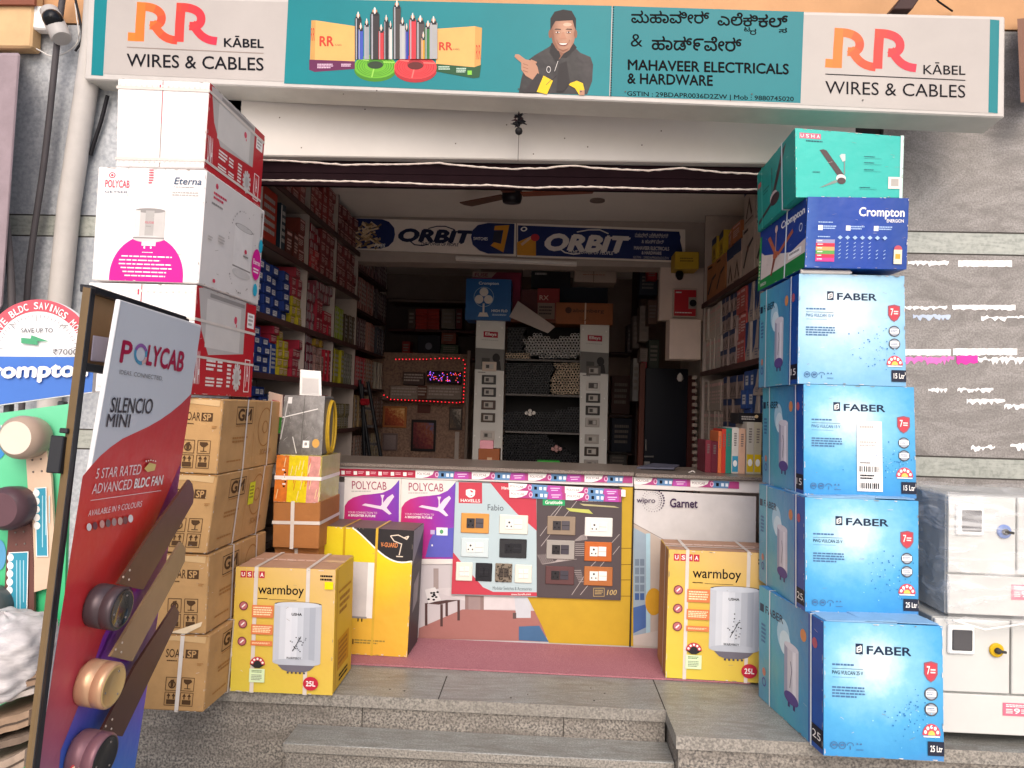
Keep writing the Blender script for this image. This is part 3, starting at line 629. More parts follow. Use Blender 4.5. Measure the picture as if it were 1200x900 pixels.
# ---- four brown fan cartons
def box_icons(A, x, y, s, m):
    """goblet and this-way-up marks"""
    for i, q in enumerate(((0, 0), (0, 1), (-1.0, 0), (-1.0, 1))):
        ox, oy = x+q[0]*s*1.25*A.asp, y+q[1]*s*1.15; wv = s*A.asp; p = lambda a, b: (ox+a*wv, oy+b*s)
        A.line([p(0, 0), p(1, 0), p(1, 1), p(0, 1), p(0, 0)], .008, m)
        if i == 0: A.poly([p(.15, .12), p(.75, .12), p(.85, .3), p(.6, .5), p(.35, .5), p(.18, .35)], m); A.rect(*p(.46, .5), *p(.54, .82), m); A.rect(*p(.25, .8), *p(.75, .86), m)
        elif i in (1, 3):
            A.rect(*p(.15, .55), *p(.85, .9), m)
            for dx in (.3, .7): A.poly([p(dx-.16, .3), p(dx, .05), p(dx+.16, .3)], m); A.rect(*p(dx-.05, .28), *p(dx+.05, .5), m)
        else: A.ell(*p(.5, .55), .3*wv, .3*s, m, ri=.7); A.poly([p(.35, .2), p(.65, .15), p(.6, .7), p(.4, .8)], m)
def brown_front(A):
    A.text('SOAR', .40, .19, .66, .30, KINK, .012); A.rect(.68, .19, .86, .305, KINK); A.text('SP', .71, .205, .83, .29, KRAFT, .03); A.fine(.42, .335, .62, .36, 1, KINK)
    box_icons(A, .66, .56, .17, KINK); A.fine(.86, .36, .95, .40, 2, KRD)
    A.rect(0, .0, 1, .012, KRD)
def brown_side(A):
    A.line([(.22, .10), (.48, .10), (.48, .34), (.22, .34), (.22, .10)], .012, KINK); A.text('GM', .245, .13, .455, .29, KINK, .05); A.fine(.22, .36, .46, .385, 1, KRD)
    A.ell(.72, .4, .13, .3, KRD, ri=.93, n=28); A.ell(.72, .4, .05, .1, KRD, ri=.8); A.text('SOARSP', .66, .74, .86, .82, KRD, .02); A.fine(.12, .84, .42, .88, 1, KRD); A.fine(.18, .52, .42, .62, 2, KRD)
    A.rect(.52, 0, .523, 1, KRD)
specs = [((165, 742), (247, 745), (239, 838), (157, 836), 2.97, 2.97, .58, 'bottom brown fan carton of the left pile, its white strap hanging down the front'),
         ((170, 648), (246, 651), (242, 743), (166, 741), 2.97, 2.97, .62, 'brown fan carton second from the bottom of the left pile with a torn lower edge'),
         ((181, 554), (256, 557), (243, 649), (168, 646), 2.97, 2.97, .64, 'brown fan carton with a yellow label on its side, third in the pile'),
         ((189, 464), (262, 468), (254, 556), (181, 553), 2.97, 2.97, .66, 'top brown fan carton of the left pile beneath the red and white geyser carton')]
for i, (a, b, c1, d, y1, y2, dp, lb) in enumerate(specs):
    c = pbox(a, b, c1, d, y1, y2, dp)
    if i == 0:
        for k in range(4): c[k].z = .002
    o = carton('fan_carton', c, KRAFT, lb, 'carton', 'brown ceiling fan cartons', arts={'front': brown_front, 'right': brown_side})
    strap(o, c, 'd', .38, .014, STRAPW); strap(o, c, 'd', .80, .014, STRAPW)
    if i in (0,): strap(o, c, 'u', .62, .016, STRAPW)
    mb = MB(); A = Art(mb, *face(c, 'front'), lift=.0022); A.poly([(.0, .0), (.96, .0), (.95, .10), (.5, .075), (.02, .09)], mat('c4a274', .35, .06, spec=.4)); A.rect(.0, .0, .97, .008, KRD); mb.build('tape', o)
    if i == 2:
        mb = MB(); A = Art(mb, *face(c, 'right'), lift=.003); A.rect(.56, .2, .66, .52, mat('c9cc2e', .5)); A.fine(.575, .25, .645, .45, 4, mat('7b7a2c')); mb.build('yellow_label', o)
    if i == 1:
        mb = MB(); A = Art(mb, *face(c, 'front'), lift=.004); A.poly([(.45, .99), (.95, .84), (.93, .9), (.7, 1.0)], mat('d8c2a2', .8)); mb.build('torn_flap', o)
# ---- strapped brown cartons, flat yellow parcel and wrapped bundle behind them, against the counter
BR2 = mat('a06a3c', .75, .1, 8, bump=.1)
c = pbox((321, 640), (374, 640), (374, 690), (321, 690), 3.62, 3.62, .30); c = [V((p.x, p.y, 0.001 if i < 4 else p.z)) for i, p in enumerate(c)]
o = carton('carton', c, BR2, 'lower brown carton with a white strap half hidden behind the yellow geyser carton', 'carton'); strap(o, c, 'u', .5, .016, STRAPW)
zt = c[4].z
c = pbox((321, 588), (375, 588), (373, 638), (320, 638), 3.58, 3.58, .36); c = [V((p.x, p.y, zt+.001 if i < 4 else p.z)) for i, p in enumerate(c)]
o = carton('carton', c, BR2, 'reddish brown carton with crossed white straps under the orange and yellow parcel', 'carton'); strap(o, c, 'u', .42, .018, STRAPW); strap(o, c, 'v', .55, .016, STRAPW); zt = c[4].z
def parcel(A):
    A.rect(0, 0, .3, 1, mat('c9702c', .4, .2, 30)); A.rect(.28, 0, .72, 1, mat('d3bd1c', .4, .12, 30)); A.rect(.7, 0, .97, 1, mat('c98d86', .4, .2, 40))
    for k in range(26): x = rnd.random(); y = rnd.random()*.8; A.poly([(x, y), (x+.012, y+.01), (x-.02, y+.22), (x-.03, y+.2)], mat('e2cf9c' if k % 3 else 'c8632c', .3))
    for k in range(8): A.rect(.14+.03*(k % 2)+rnd.uniform(0, .08), .3+k*.05, .2+rnd.uniform(0, .08), .33+k*.05, INK if k % 2 else mat('e6e0d8'))
def parcel_side(A): A.grad(gmat('parcel_wrap', [(0, 'a89a2c'), (.5, 'b3ad74'), (1, 'c3ae90')], direction=(.3, .7), noise=.6, nsc=6, rough=.25))
c = pbox((325, 533), (378, 535), (375, 586), (321, 584), 3.58, 3.58, .34); c = [V((p.x, p.y, zt+.001 if i < 4 else p.z)) for i, p in enumerate(c)]
o = carton('wrapped_parcel', c, mat('c9b86a', .4, .15), 'orange yellow and pink film wrapped parcel on the strapped brown carton', 'parcel', arts={'front': parcel, 'right': parcel_side}, bev=.012); strap(o, c, 'v', .52, .018, mat('e4dcd6', .3)); zt = c[4].z
FILM = gmat('film_wrapped_panels', [(.1, '5f5c5a'), (.35, '7d7a78'), (.6, '969391'), (.9, 'c4c1be')], direction=(.3, .3), noise=1.0, nsc=5, rough=.2)
def bundle(A):
    A.grad(FILM)
    A.line([(.0, .38), (.85, .22)], .016, mat('dcd8d5', .3)); A.line([(.1, .1), (.02, .75)], .02, mat('a6a3a1', .3)); A.rect(.5, .0, .515, 1, mat('55524f')); A.line([(.3, .7), (.42, .98)], .014, mat('c9c6c3'))
    A.rect(.55, .76, .7, .88, WHITE); A.rect(.59, .79, .65, .84, DUST); A.ell(.85, .8, .085, .075, mat('c99a52')); A.rect(.1, .03, .2, .14, mat('d5d2cf'))
    for k in range(9): x, y = rnd.uniform(.1, .9), rnd.uniform(.05, .8); A.line([(x, y), (x+rnd.uniform(-.1, .1), y+rnd.uniform(.05, .15))], .004, mat('a5a2a0', .2))
c = pbox((334, 463), (381, 464), (377, 534), (326, 533), 3.62, 3.62, .16); c = [V((p.x, p.y, zt+.001 if i < 4 else p.z)) for i, p in enumerate(c)]
o = carton('panel_bundle', c, mat('5c5957', .3, .2), 'bundle of grey panels in crinkled clear film standing on the yellow parcel', 'bundle', arts={'front': bundle}, bev=.008); ztb = c[4].z; cb = c
mb = MB(); cc = at(386, 503, 3.74); YC = mat('b3902a', .4, .15, 40)
for k in range(9):
    a = .028+.0*k; pts = [V((cc.x-.015+.010*(k % 3)+.014*(k//3)-.02, cc.y+(.075-.004*(k % 3))*math.cos(q*.2618), zt+.14+(.137-.004*(k % 3))*math.sin(q*.2618))) for q in range(25)]
    mb.tube(pts, .0075, YC, 6, cap=False)
tag(mb.build('cable_coil'), 'coil of yellow cable on edge beside the film wrapped bundle', 'coil')
mb = MB(); p = [at(351, 463, 3.66), at(377, 464, 3.66), at(377, 464, 3.67), at(351, 463, 3.67)]; q = [at(352, 433, 3.66), at(376, 435, 3.66), at(376, 435, 3.67), at(352, 433, 3.67)]
mb.hexa(p+q, WHITE, .001); A = Art(mb, *[at(*t, 3.66) for t in ((352, 433), (376, 435), (377, 464), (351, 463))], lift=.002); A.rect(.1, .3, .9, .94, mat('d2cecb')); A.rect(.14, .34, .86, .9, mat('c3bfbc'))
tag(mb.build('card_stand'), 'small white payment card standing on top of the film wrapped bundle', 'card')
mb = MB(); mb.hexa([at(314, 487, 3.7), at(330, 489, 3.6), at(331, 489, 3.62), at(315, 487, 3.72), at(315, 459, 3.7), at(331, 463, 3.6), at(332, 463, 3.62), at(316, 459, 3.72)], mat('d8bfae', .7)); A = Art(mb, at(315, 459, 3.7), at(331, 463, 3.6), at(330, 489, 3.6), at(314, 487, 3.7), lift=.002); A.fine(.3, .3, .8, .6, 4, RINK)
tag(mb.build('leaflet'), 'pale pink leaflet leaning between the brown cartons and the wrapped bundle', 'leaflet')

# ---- yellow geyser cartons in front of the counter
YEL = mat('cca432', .5, .06, 4); YEP = gmat('print_yellow', [(0, 'd0bc44'), (.5, 'd2ae4c'), (1, 'd4b07a')], direction=(.35, .65), noise=.25, nsc=3, rough=.45)
ORG = mat('d47a4c', .5, .05); MAR = mat('6e2440', .5); USR = mat('b5283c', .5); TNK = ['b9bcc4', 'c6c9d0', 'd1d3d9', 'cbced5', 'bec2ca', 'aeb2bb', 'a2a7b1', 'b0b4bd']
def star_label(A, u, v, s):
    a = s*A.asp; A.ell(u, v, a, s, mat('b83f46'), a0=0, a1=180)
    for k in range(5): q = math.radians(20+35*k); A.ell(u+a*.72*math.cos(q), v-s*.72*math.sin(q), a*.14, s*.14, WHITE)
    A.ell(u, v, a*.5, s*.5, mat('2c2a2c'), a0=0, a1=180); A.poly([(u-a, v), (u+a, v), (u+a*.3, v+s*.45), (u-a*.3, v+s*.45)], mat('2c2a2c'))
    A.rect(u-a, v+s*.55, u+a, v+s*2.3, mat('cfe0b4')); A.fine(u-a*.7, v+s*.75, u+a*.7, v+s*1.1, 2, mat('4c6c44')); A.fine(u-a*.7, v+s*1.3, u+a*.7, v+s*2.1, 4, mat('7f8a78'))
def warm_front(A):
    A.grad(YEP)
    for k, ch in enumerate('USHA'): A.rect(.05+k*.063, .03, .105+k*.063, .085, USR); A.text(ch, .062+k*.063, .042, .093+k*.063, .073, WHITE, .03)
    A.text('warmboy', .235, .135, .69, .235, INK, .012); A.fine(.235, .245, .34, .258, 1, INK); A.rect(.35, .252, .62, .255, INK)
    A.fine(.85, .045, .98, .10, 2, INK)
    x0, x1 = .405, .875
    for k in range(16): A.rect(x0+(x1-x0)*k/16, .29, x0+(x1-x0)*(k+1)/16, .75, mat(TNK[k//2], .4, .02))
    A.ell((x0+x1)/2, .29, (x1-x0)/2, .022, mat('c3c7cf')); A.ell((x0+x1)/2, .285, (x1-x0)/2, .022, mat('3f4248'), a0=0, a1=180, ri=.9); A.ell((x0+x1)/2, .75, (x1-x0)/2, .03, mat('b0b4bd'))
    A.poly([(x0+.05, .772), (x1-.05, .772), (x1-.10, .81), (x1-.16, .825), (x0+.16, .825), (x0+.10, .81)], mat('6b6670'))
    for k in range(5): A.rect(.55+k*.04, .825, .57+k*.04, .84, mat('4c4850'))
    A.text('USHA', .58, .355, .68, .375, INK, .03)
    for k in range(22): A.ell(.645+rnd.gauss(0, .04), .60+rnd.gauss(0, .04), .0065, .0045, INK if k % 2 else mat('6d707a'), n=10)
    A.line([(.60, .66), (.64, .6), (.68, .54)], .005, INK); A.text('WARMBOY', .54, .705, .69, .722, INK)
    for v in (.31, .455, .595): A.circ(.10, v, .036, MAR); A.circ(.10, v, .029, mat('b56a6c')); A.line([(.085, v+.012), (.115, v-.012)], .010, WHITE)
    for v0, v1, n in ((.30, .40, 4), (.455, .535, 4), (.585, .625, 2)): A.rect(.185, v0, .40, v1, ORG); A.fine(.2, v0+.014, .39, v1-.012, n, mat('f0d9b0'))
    star_label(A, .262, .775, .062)
    A.ell(.79, .91, .075, .055, USR); A.text('25L', .745, .89, .835, .93, WHITE, .03)
    A.rect(.9, .095, .985, .155, mat('e6d20c'))
def warm_side(A):
    A.line([(.12, .02), (.12, .98)], .008, mat('a86a30')); A.rect(.2, .2, .85, .22, mat('a4701e')); A.fine(.25, .26, .8, .42, 3, mat('9c6a24')); A.rect(.2, .6, .8, .85, mat('b8811c')); A.fine(.25, .63, .75, .83, 5, mat('8c5a1e')); A.fine(.3, .9, .8, .97, 2, INK)
TOPK = mat('b08a72', .6, .1, 6)
def tape_top(A): A.rect(0, .42, 1, .56, mat('c9a490', .25, .05)); A.fine(.05, .46, .95, .52, 1, mat('d9bcae'))
c = pbox((277, 664), (394, 668), (390, 818), (270, 813), 3.2, 3.2, .33)
for k in range(4): c[k].z = .003 if c[k].y < 3.3 else .003
o = carton('geyser_carton', c, YEL, 'yellow geyser carton with a grey tank picture at the left end of the steps', 'carton', 'yellow geyser cartons by the counter', mats={'top': TOPK}, arts={'front': warm_front, 'right': warm_side, 'top': tape_top}); W1 = c
strap(o, c, 'u', .21, .017, STRAPW); strap(o, c, 'u', .73, .017, STRAPW)
c = pbox((783, 644), (908, 649), (904, 792), (779, 787), 3.58, 3.56, .30)
for k in range(4): c[k].z = .012
o = carton('geyser_carton', c, YEL, 'yellow geyser carton with a grey tank picture at the right beside the blue cartons', 'carton', 'yellow geyser cartons by the counter', mats={'top': TOPK, 'left': mat('a8794e', .7, .12, 8)}, arts={'front': warm_front, 'top': tape_top})
strap(o, c, 'u', .18, .016, STRAPW); strap(o, c, 'u', .76, .016, STRAPW); strap(o, c, 'd', .3, .014, STRAPW)
def kang(A):
    m = mat('2f2c2e', .45, .05)
    A.grad(gmat('print_bright_yellow', [(0, 'd8a83c'), (.4, 'd6c822'), (1, 'd4b624')], direction=(-.4, .9), noise=.15, nsc=3, rough=.45))
    pts = [(.36, 0), (1, 0), (1, .245)]+[(.98-.62*t, .245-.245*t+(.10*math.sin(t*3.14159))*(1.2-t)) for t in [k/14 for k in range(15)]]
    A.poly(pts, m); A.line(pts[2:], .012, WHITE)
    A.text('V-GUARD', .665, .105, .84, .14, mat('d4834e'), .03)
    q = mat('d9c9b8'); A.line([(.76, .05), (.84, .04), (.9, .06), (.95, .045)], .008, q); A.line([(.76, .05), (.8, .09), (.88, .11), (.86, .2)], .008, q); A.line([(.83, .21), (.9, .21)], .008, q); A.line([(.95, .045), (.93, .07), (.9, .06)], .01, q)
    A.rect(.28, .27, .60, .71, mat('c3bdba', .4)); A.rect(.54, .27, .62, .71, mat('e0dcda')); A.rect(.3, .7, .55, .715, DUST)
    for x in (.32, .38, .46, .5): A.line([(x, .715), (x, .74)], .01, INK)
    A.fine(.43, .88, .78, .92, 2, mat('8c7a3c')); A.fine(.3, .39, .36, .4, 1, DUST); A.line([(.415, .88), (.415, .92)], .01, INK)
c = pbox((374, 616), (485, 622), (477, 771), (369, 766), 3.72, 3.70, .26)
for k in range(4): c[k].z = .012
def vside(A): A.rect(0, 0, 1, .3, mat('4a4648')); A.poly([(.0, .28), (1, .05), (1, .0), (0, 0)], mat('8a8688')); A.poly([(.25, .45), (.75, .38), (.7, .62), (.25, .68)], mat('8d898a'))
o = carton('geyser_carton', c, mat('3a3638', .45), 'black topped yellow geyser carton with an outline animal emblem leaning at the counter', 'carton', mats={'top': mat('6c5550', .5, .1)}, arts={'front': kang, 'right': vside})
strap(o, c, 'u', .28, .012, mat('b8941f', .4)); strap(o, c, 'u', .62, .012, mat('c9a23a', .4))

# ---- right column
FB = gmat('print_water_blue', [(0, 'd8e2e6'), (.13, 'bcd8e6'), (.32, '7fbbd8'), (.58, '4f9fcc'), (.86, '3c8cc2'), (1.08, '4a82ba')], radial=(.42, .70, 1.0, 1.2), noise=.38, nsc=5, rough=.32)
FB2 = gmat('print_pale_water_blue', [(0, 'd4dde2'), (.16, 'c0d6e2'), (.4, '9cc4da'), (.7, '7ab0d2'), (1., '6e9fc8')], radial=(.40, .68, .9, 1.1), noise=.38, nsc=5, rough=.32)
FBS = gmat('print_water_side', [(0, '5c98ba'), (.3, '52a4b4'), (.55, '4a96ba'), (.8, '4480b0'), (1, '2c4e94')], direction=(.75, .25), noise=.35, nsc=4, rough=.35)
FK = mat('1d2c44', .4); FS = mat('4a6c94', .5)
def faber_front(lit, g=None):
    def fn(A):
        A.grad(g or FB)
        l0 = A.l
        for k in range(70):
            u, v = rnd.gauss(.74, .13), rnd.gauss(.66, .1)
            if .1 < u < .97 and .4 < v < .95: A.circ(u, v, rnd.uniform(.002, .0065), mat('2a6fae' if k % 3 else '8cc8ea', .3))
        A.l = l0+.0006
        A.rect(.268, .155, .33, .235, FK); A.line([(.283, .222), (.283, .185), (.315, .172)], .010, WHITE); A.line([(.29, .2), (.308, .195)], .008, WHITE); A.line([(.315, .172), (.315, .21), (.29, .22)], .008, WHITE)
        A.text('FABER', .365, .17, .735, .23, FK, .028)
        A.fine(.07, .31, .33, .335, 1, FS); A.rect(.07, .345, .33, .348, FK); A.text('PWG VULCAN '+('15' if lit == '15' else '25')+' V', .07, .362, .33, .39, FK if lit == '25' else FS, .01); A.rect(.07, .41, .27, .412, FS)
        A.fine(.07, .48, .36, .57, 4, FS)
        p = [(.84, .275), (.90, .262), (.955, .275), (.955, .36), (.93, .40), (.897, .42), (.865, .40), (.84, .36)]
        A.poly(p, mat('8d5a66')); A.poly([(.897+(a-.897)*.85, .34+(b-.34)*.87) for a, b in p], mat('b9434e')); A.text('7', .865, .30, .89, .36, WHITE, .02); A.fine(.895, .32, .94, .36, 2, WHITE)
        for v in (.505, .62): A.circ(.897, v, .05, mat('4c4f58')); A.circ(.897, v, .04, mat('9fa6b0')); A.rect(.855, v-.022, .94, v+.018, WHITE); A.fine(.862, v-.012, .93, v+.012, 2, FS)
        A.ell(.897, .81, .075, .085, mat('c94a58'), a0=0, a1=180)
        for k in range(5): q = math.radians(22+34*k); A.ell(.897+.055*math.cos(q), .81-.062*math.sin(q), .012, .014, WHITE)
        A.ell(.897, .81, .03, .035, mat('e0c060'), a0=0, a1=180); A.rect(.83, .815, .965, .825, WHITE)
        A.rect(.865, .855, 1.0, .96, mat('252a3a')); A.text(lit+' Ltr', .885, .885, .985, .93, WHITE, .025)
        for k in range(4):
            x = .085+k*.068
            if k < 2: A.circ(x, .915, .027, FS, ri=.8); A.rect(x-.015, .905, x+.015, .92, FS)
            elif k == 2: A.ell(x, .915, .03, .025, FS, a0=0, a1=180, ri=.8); A.rect(x-.003, .915, x+.003, .945, FS)
            else: A.poly([(x-.02, .905), (x-.01, .89), (x, .905)], FS); A.poly([(x+.01, .905), (x+.02, .89), (x+.03, .905)], FS); A.rect(x-.02, .94, x+.04, .945, FS)
    return fn
def faber_side(lit):
    def fn(A):
        A.grad(FBS); A.rect(.80, 0, 1, 1, mat('1f4f9e', .4, .1))
        A.ell(.42, .30, .10, .13, mat('a9cfe0', .4)); A.ell(.45, .36, .09, .10, mat('cfe4ec', .4))
        A.text('FABER', .12, .15, .42, .215, FK, .02); A.rect(.02, .15, .09, .22, FK)
        A.rect(.44, .36, .66, .78, mat('c9c6d0', .35)); A.rect(.44, .36, .49, .78, mat('9fa0b4')); A.rect(.57, .36, .62, .78, mat('e2e0e6')); A.ell(.55, .36, .11, .03, mat('d4d2da')); A.ell(.55, .78, .11, .05, mat('5a4a86'))
        for x in (.5, .58): A.rect(x, .82, x+.03, .86, mat('4a3a6e'))
        A.line([(.53, .7), (.56, .55), (.54, .48)], .008, mat('3a3a5c'))
        A.circ(.73, .2, .05, mat('d08a5a')); A.circ(.89, .2, .04, mat('b05a6a')); A.rect(.83, .82, 1, .96, mat('20202e')); A.text(lit, .86, .86, .97, .92, WHITE)
        A.fine(.05, .32, .13, .5, 5, FS); A.circ(.1, .83, .04, mat('5a5a9a'), ri=.7); A.circ(.1, .74, .035, mat('c08070'))
    return fn
BLU = mat('3f86c0', .45, .08, 4); WS = mat('dfe6ea', .35)
fb = []
spec = [((965, 728), (1104, 734), (1106, 877), (965, 873), 2.86, 2.86, .57, -.13, '25', 'bottom blue geyser carton of the right column standing proud of the others'),
        ((943, 583), (1076, 587), (1076, 722), (943, 717), 2.99, 2.99, .55, -.03, '25', 'blue 25 litre geyser carton second from the bottom of the right column'),
        ((941, 450), (1072, 454), (1075, 585), (941, 580), 3.07, 3.07, .52, -.02, '15', 'blue 15 litre geyser carton with a white barcode sheet on its front'),
        ((937, 320), (1060, 324), (1062, 449), (935, 446), 3.07, 3.07, .52, -.02, '15', 'pale blue 15 litre geyser carton directly under the dark blue fan carton')]
zt = None
for i, (a, b, c1, d, y1, y2, dp, sk, lit, lb) in enumerate(spec):
    c = pbox(a, b, c1, d, y1, y2, dp, sk); z = .002 if i == 0 else zt+.002
    for k in range(4): c[k].z = z
    zt = (c[4].z+c[5].z)/2
    for k in (4, 5, 6, 7): c[k].z = zt
    o = carton('geyser_carton', c, BLU, lb, 'carton', 'blue geyser cartons of the right column', arts={'front': faber_front(lit, FB2 if i == 3 else None), 'left': faber_side(lit)})
    strap(o, c, 'd', .16, .012, WS); strap(o, c, 'd', .80, .010, WS)
    if i in (0, 1):
        for s_, q, lift_ in ((0, .0, .016), (1, .0, .010)):
            m2 = MB(); u = (c[5]-c[4]); w2 = (c[7]-c[4]); p0 = c[4]+u*(.02 if s_ == 0 else .35); L_ = u*(.6 if s_ == 0 else .62)
            m2.hexa([p0+V((0, 0, .001+s_*.004)), p0+L_+V((0, 0, .001+s_*.004)), p0+L_+w2*.48+V((0, 0, .002+s_*.004)), p0+w2*.48+V((0, 0, .002+s_*.004))]+[p0+V((0, 0, .004+s_*.004)), p0+L_+V((0, 0, .004+lift_*(1-s_)*.6+s_*.004)), p0+L_+w2*.48+V((0, 0, .005+s_*.004)), p0+w2*.48+V((0, 0, .005+s_*.004))], mat('7fa6c8', .5, .08)); m2.build('flap', o)
    if i == 2:
        mb = MB(); A = Art(mb, *face(c, 'front'), lift=.005); A.rect(.475, .32, .70, .95, WHITE); A.fine(.5, .36, .66, .4, 1, GREYP); A.fine(.5, .5, .66, .56, 2, GREYP)
        for r, (v0, v1) in enumerate(((.725, .775), (.875, .925))):
            x = .495
            while x < .675: w_ = rnd.uniform(.004, .012); A.rect(x, v0, x+w_, v1, INK); x += w_+rnd.uniform(.004, .012)
        A.fine(.5, .69, .6, .705, 1, INK); A.fine(.5, .80, .64, .85, 2, INK); mb.build('barcode_sheet', o)
def crom_front(A):
    A.grad(gmat('print_deep_blue', [(0, '2c549c'), (.12, '0c3f92'), (.6, '083a96'), (.9, '103c8a')], direction=(1, .0), noise=.25, nsc=5, rough=.3))
    A.text('Crompton', .515, .14, .96, .30, WHITE, .03); A.text('ENERGION', .79, .30, .955, .345, WHITE, .02)
    W2 = mat('9fb8dc')
    for x in (.115, .39, .665): A.rect(x, .40, x+.045, .47, WHITE); A.fine(x+.05, .405, x+.19, .465, 2, W2)
    A.fine(.115, .35, .28, .375, 1, W2); A.fine(.115, .555, .25, .58, 1, W2)
    for k, h in enumerate(('8f8fb0', 'c22f48', 'd0a06a', '5c9a4e', 'c0304e', 'c93c86')): A.rect(.10, .60+k*.052, .285, .652+k*.052, mat(h, .4)); A.fine(.115, .612+k*.052, .17, .635+k*.052, 1, WHITE)
    for j in range(7):
        A.poly([(.31+j*.073, .57), (.335+j*.073, .54), (.36+j*.073, .57), (.335+j*.073, .60)], W2)
        for k in range(5 if j < 5 else 3): kk = k+(0 if j < 5 else 2); A.line([(.325+j*.073, .655+kk*.052), (.345+j*.073, .635+kk*.052)], .008, W2)
    A.rect(.865, .73, .945, .93, mat('d8d2b8')); A.ell(.905, .73, .04, .06, mat('b8525e'), a0=0, a1=180); A.rect(.88, .79, .93, .86, mat('d09a3c'))
def crom_side(A):
    A.rect(0, 0, 1, 1, mat('1c3a86', .4, .1)); A.poly([(.06, .38), (.13, .45), (.72, .66), (1, .58), (1, .8), (.06, .84)], mat('cdbfb8')); A.poly([(0, .84), (1, .78), (1, 1), (0, 1)], mat('1f7a3c')); A.rect(0, .1, .05, 1, mat('2c8a44')); A.fine(.01, .5, .04, .9, 7, mat('c9d0a0'))
    A.text('Crompton', .5, .10, .96, .24, WHITE, .03); A.circ(.9, .38, .06, WS, ri=.8); A.rect(.68, .66, .93, .76, WHITE); A.fine(.7, .68, .9, .74, 1, DUST); A.text('ENERGION', .07, .90, .2, .95, WHITE)
    cp = mat('a85a40', .4); A.poly([(.2, .22), (.26, .2), (.42, .52), (.38, .56)], cp); A.poly([(.44, .55), (.74, .32), (.76, .38), (.47, .6)], cp); A.poly([(.36, .56), (.42, .57), (.33, .86), (.3, .86)], mat('7c4436')); A.rect(.385, .18, .405, .55, mat('b08a80')); A.ell(.395, .15, .03, .06, mat('d0b0a4')); A.ell(.40, .56, .06, .06, cp)
c = pbox((947, 228), (1066, 235), (1063, 322), (943, 317), 3.04, 3.04, .60, -.02)
for k in range(4): c[k].z = zt+.02
zt = (c[4].z+c[5].z)/2
for k in (4, 5, 6, 7): c[k].z = zt
o = carton('fan_carton', c, mat('1550a0', .35, .08), 'dark blue film wrapped fan carton second from the top of the right column', 'carton', arts={'front': crom_front, 'left': crom_side})
strap(o, c, 'd', .38, .014, WS); CR = c
mb = MB(); mb.tube([c[0]+V((-.005, .03, -.011)), c[0]+V((.19, .03, -.011)), c[0]+V((.2, .03, -.011))], [.009, .009, .004], mat('d8d2cc', .5), 10); mb.build('film_roll', o)
def usha_front(A):
    A.grad(gmat('print_teal', [(0, '2fb0a4'), (1, '28a89e')], noise=.3, nsc=3, rough=.4))
    for k, ch in enumerate('USHA'): A.rect(.04+k*.05, .06, .088+k*.05, .14, mat('c8637c')); A.text(ch, .05+k*.05, .075, .078+k*.05, .125, WHITE, .02)
    A.fine(.10, .165, .28, .20, 1, mat('2a5a64'))
    BD = mat('4c3f40', .4)
    A.poly([(.225, .30), (.26, .285), (.29, .30), (.455, .66), (.40, .69), (.37, .62)], BD); A.poly([(.22, .86), (.37, .74), (.40, .77), (.26, .845)], mat('7d8a84')); A.rect(.452, .38, .462, .65, mat('7a8684')); A.poly([(.41, .37), (.43, .34), (.465, .34), (.465, .44), (.44, .46)], mat('b9c4c2')); A.ell(.425, .71, .045, .06, mat('d2cecb')); A.ell(.43, .75, .04, .05, BD)
    for u, v in ((.64, .355), (.64, .45), (.64, .56), (.6, .84)): A.fine(u, v, u+.1, v+.02, 1, mat('2a5a64')); A.rect(u, v+.03, u+.16, v+.034, mat('3a7f7e'))
    A.fine(.16, .62, .25, .65, 1, mat('3a7f7e')); A.rect(.865, .67, .985, .86, mat('d6d2cc')); A.rect(.89, .70, .96, .82, mat('a8a39c'))
def usha_side(A):
    A.rect(0, 0, 1, 1, mat('1f8a80', .45, .1)); BD = mat('3c2c30', .4)
    A.poly([(.42, .62), (.50, .64), (.80, .05), (.68, .10)], BD); A.ell(.47, .68, .1, .1, mat('b9a8a4')); A.ell(.50, .72, .12, .09, BD); A.poly([(.04, .84), (.38, .72), (.42, .76), (.04, .9)], BD); A.rect(.42, .18, .435, .6, BD); A.fine(.18, .4, .36, .5, 2, mat('1a6a64')); A.rect(.02, .2, .12, .28, mat('a85a5a'))
c = pbox((933, 150), (1060, 160), (1058, 233), (934, 226), 3.06, 3.04, .60, -.02)
for k in range(4): c[k].z = zt+.003
o = carton('fan_carton', c, mat('2aa096', .45, .08), 'teal fan carton topmost of the right column under the signboard end', 'carton', arts={'front': usha_front, 'left': usha_side})
strap(o, c, 'd', .30, .014, WS); strap(o, c, 'd', .85, .010, mat('4fb8ac', .3)); strap(o, c, 'u', .985, .012, mat('bcd8d0', .3))

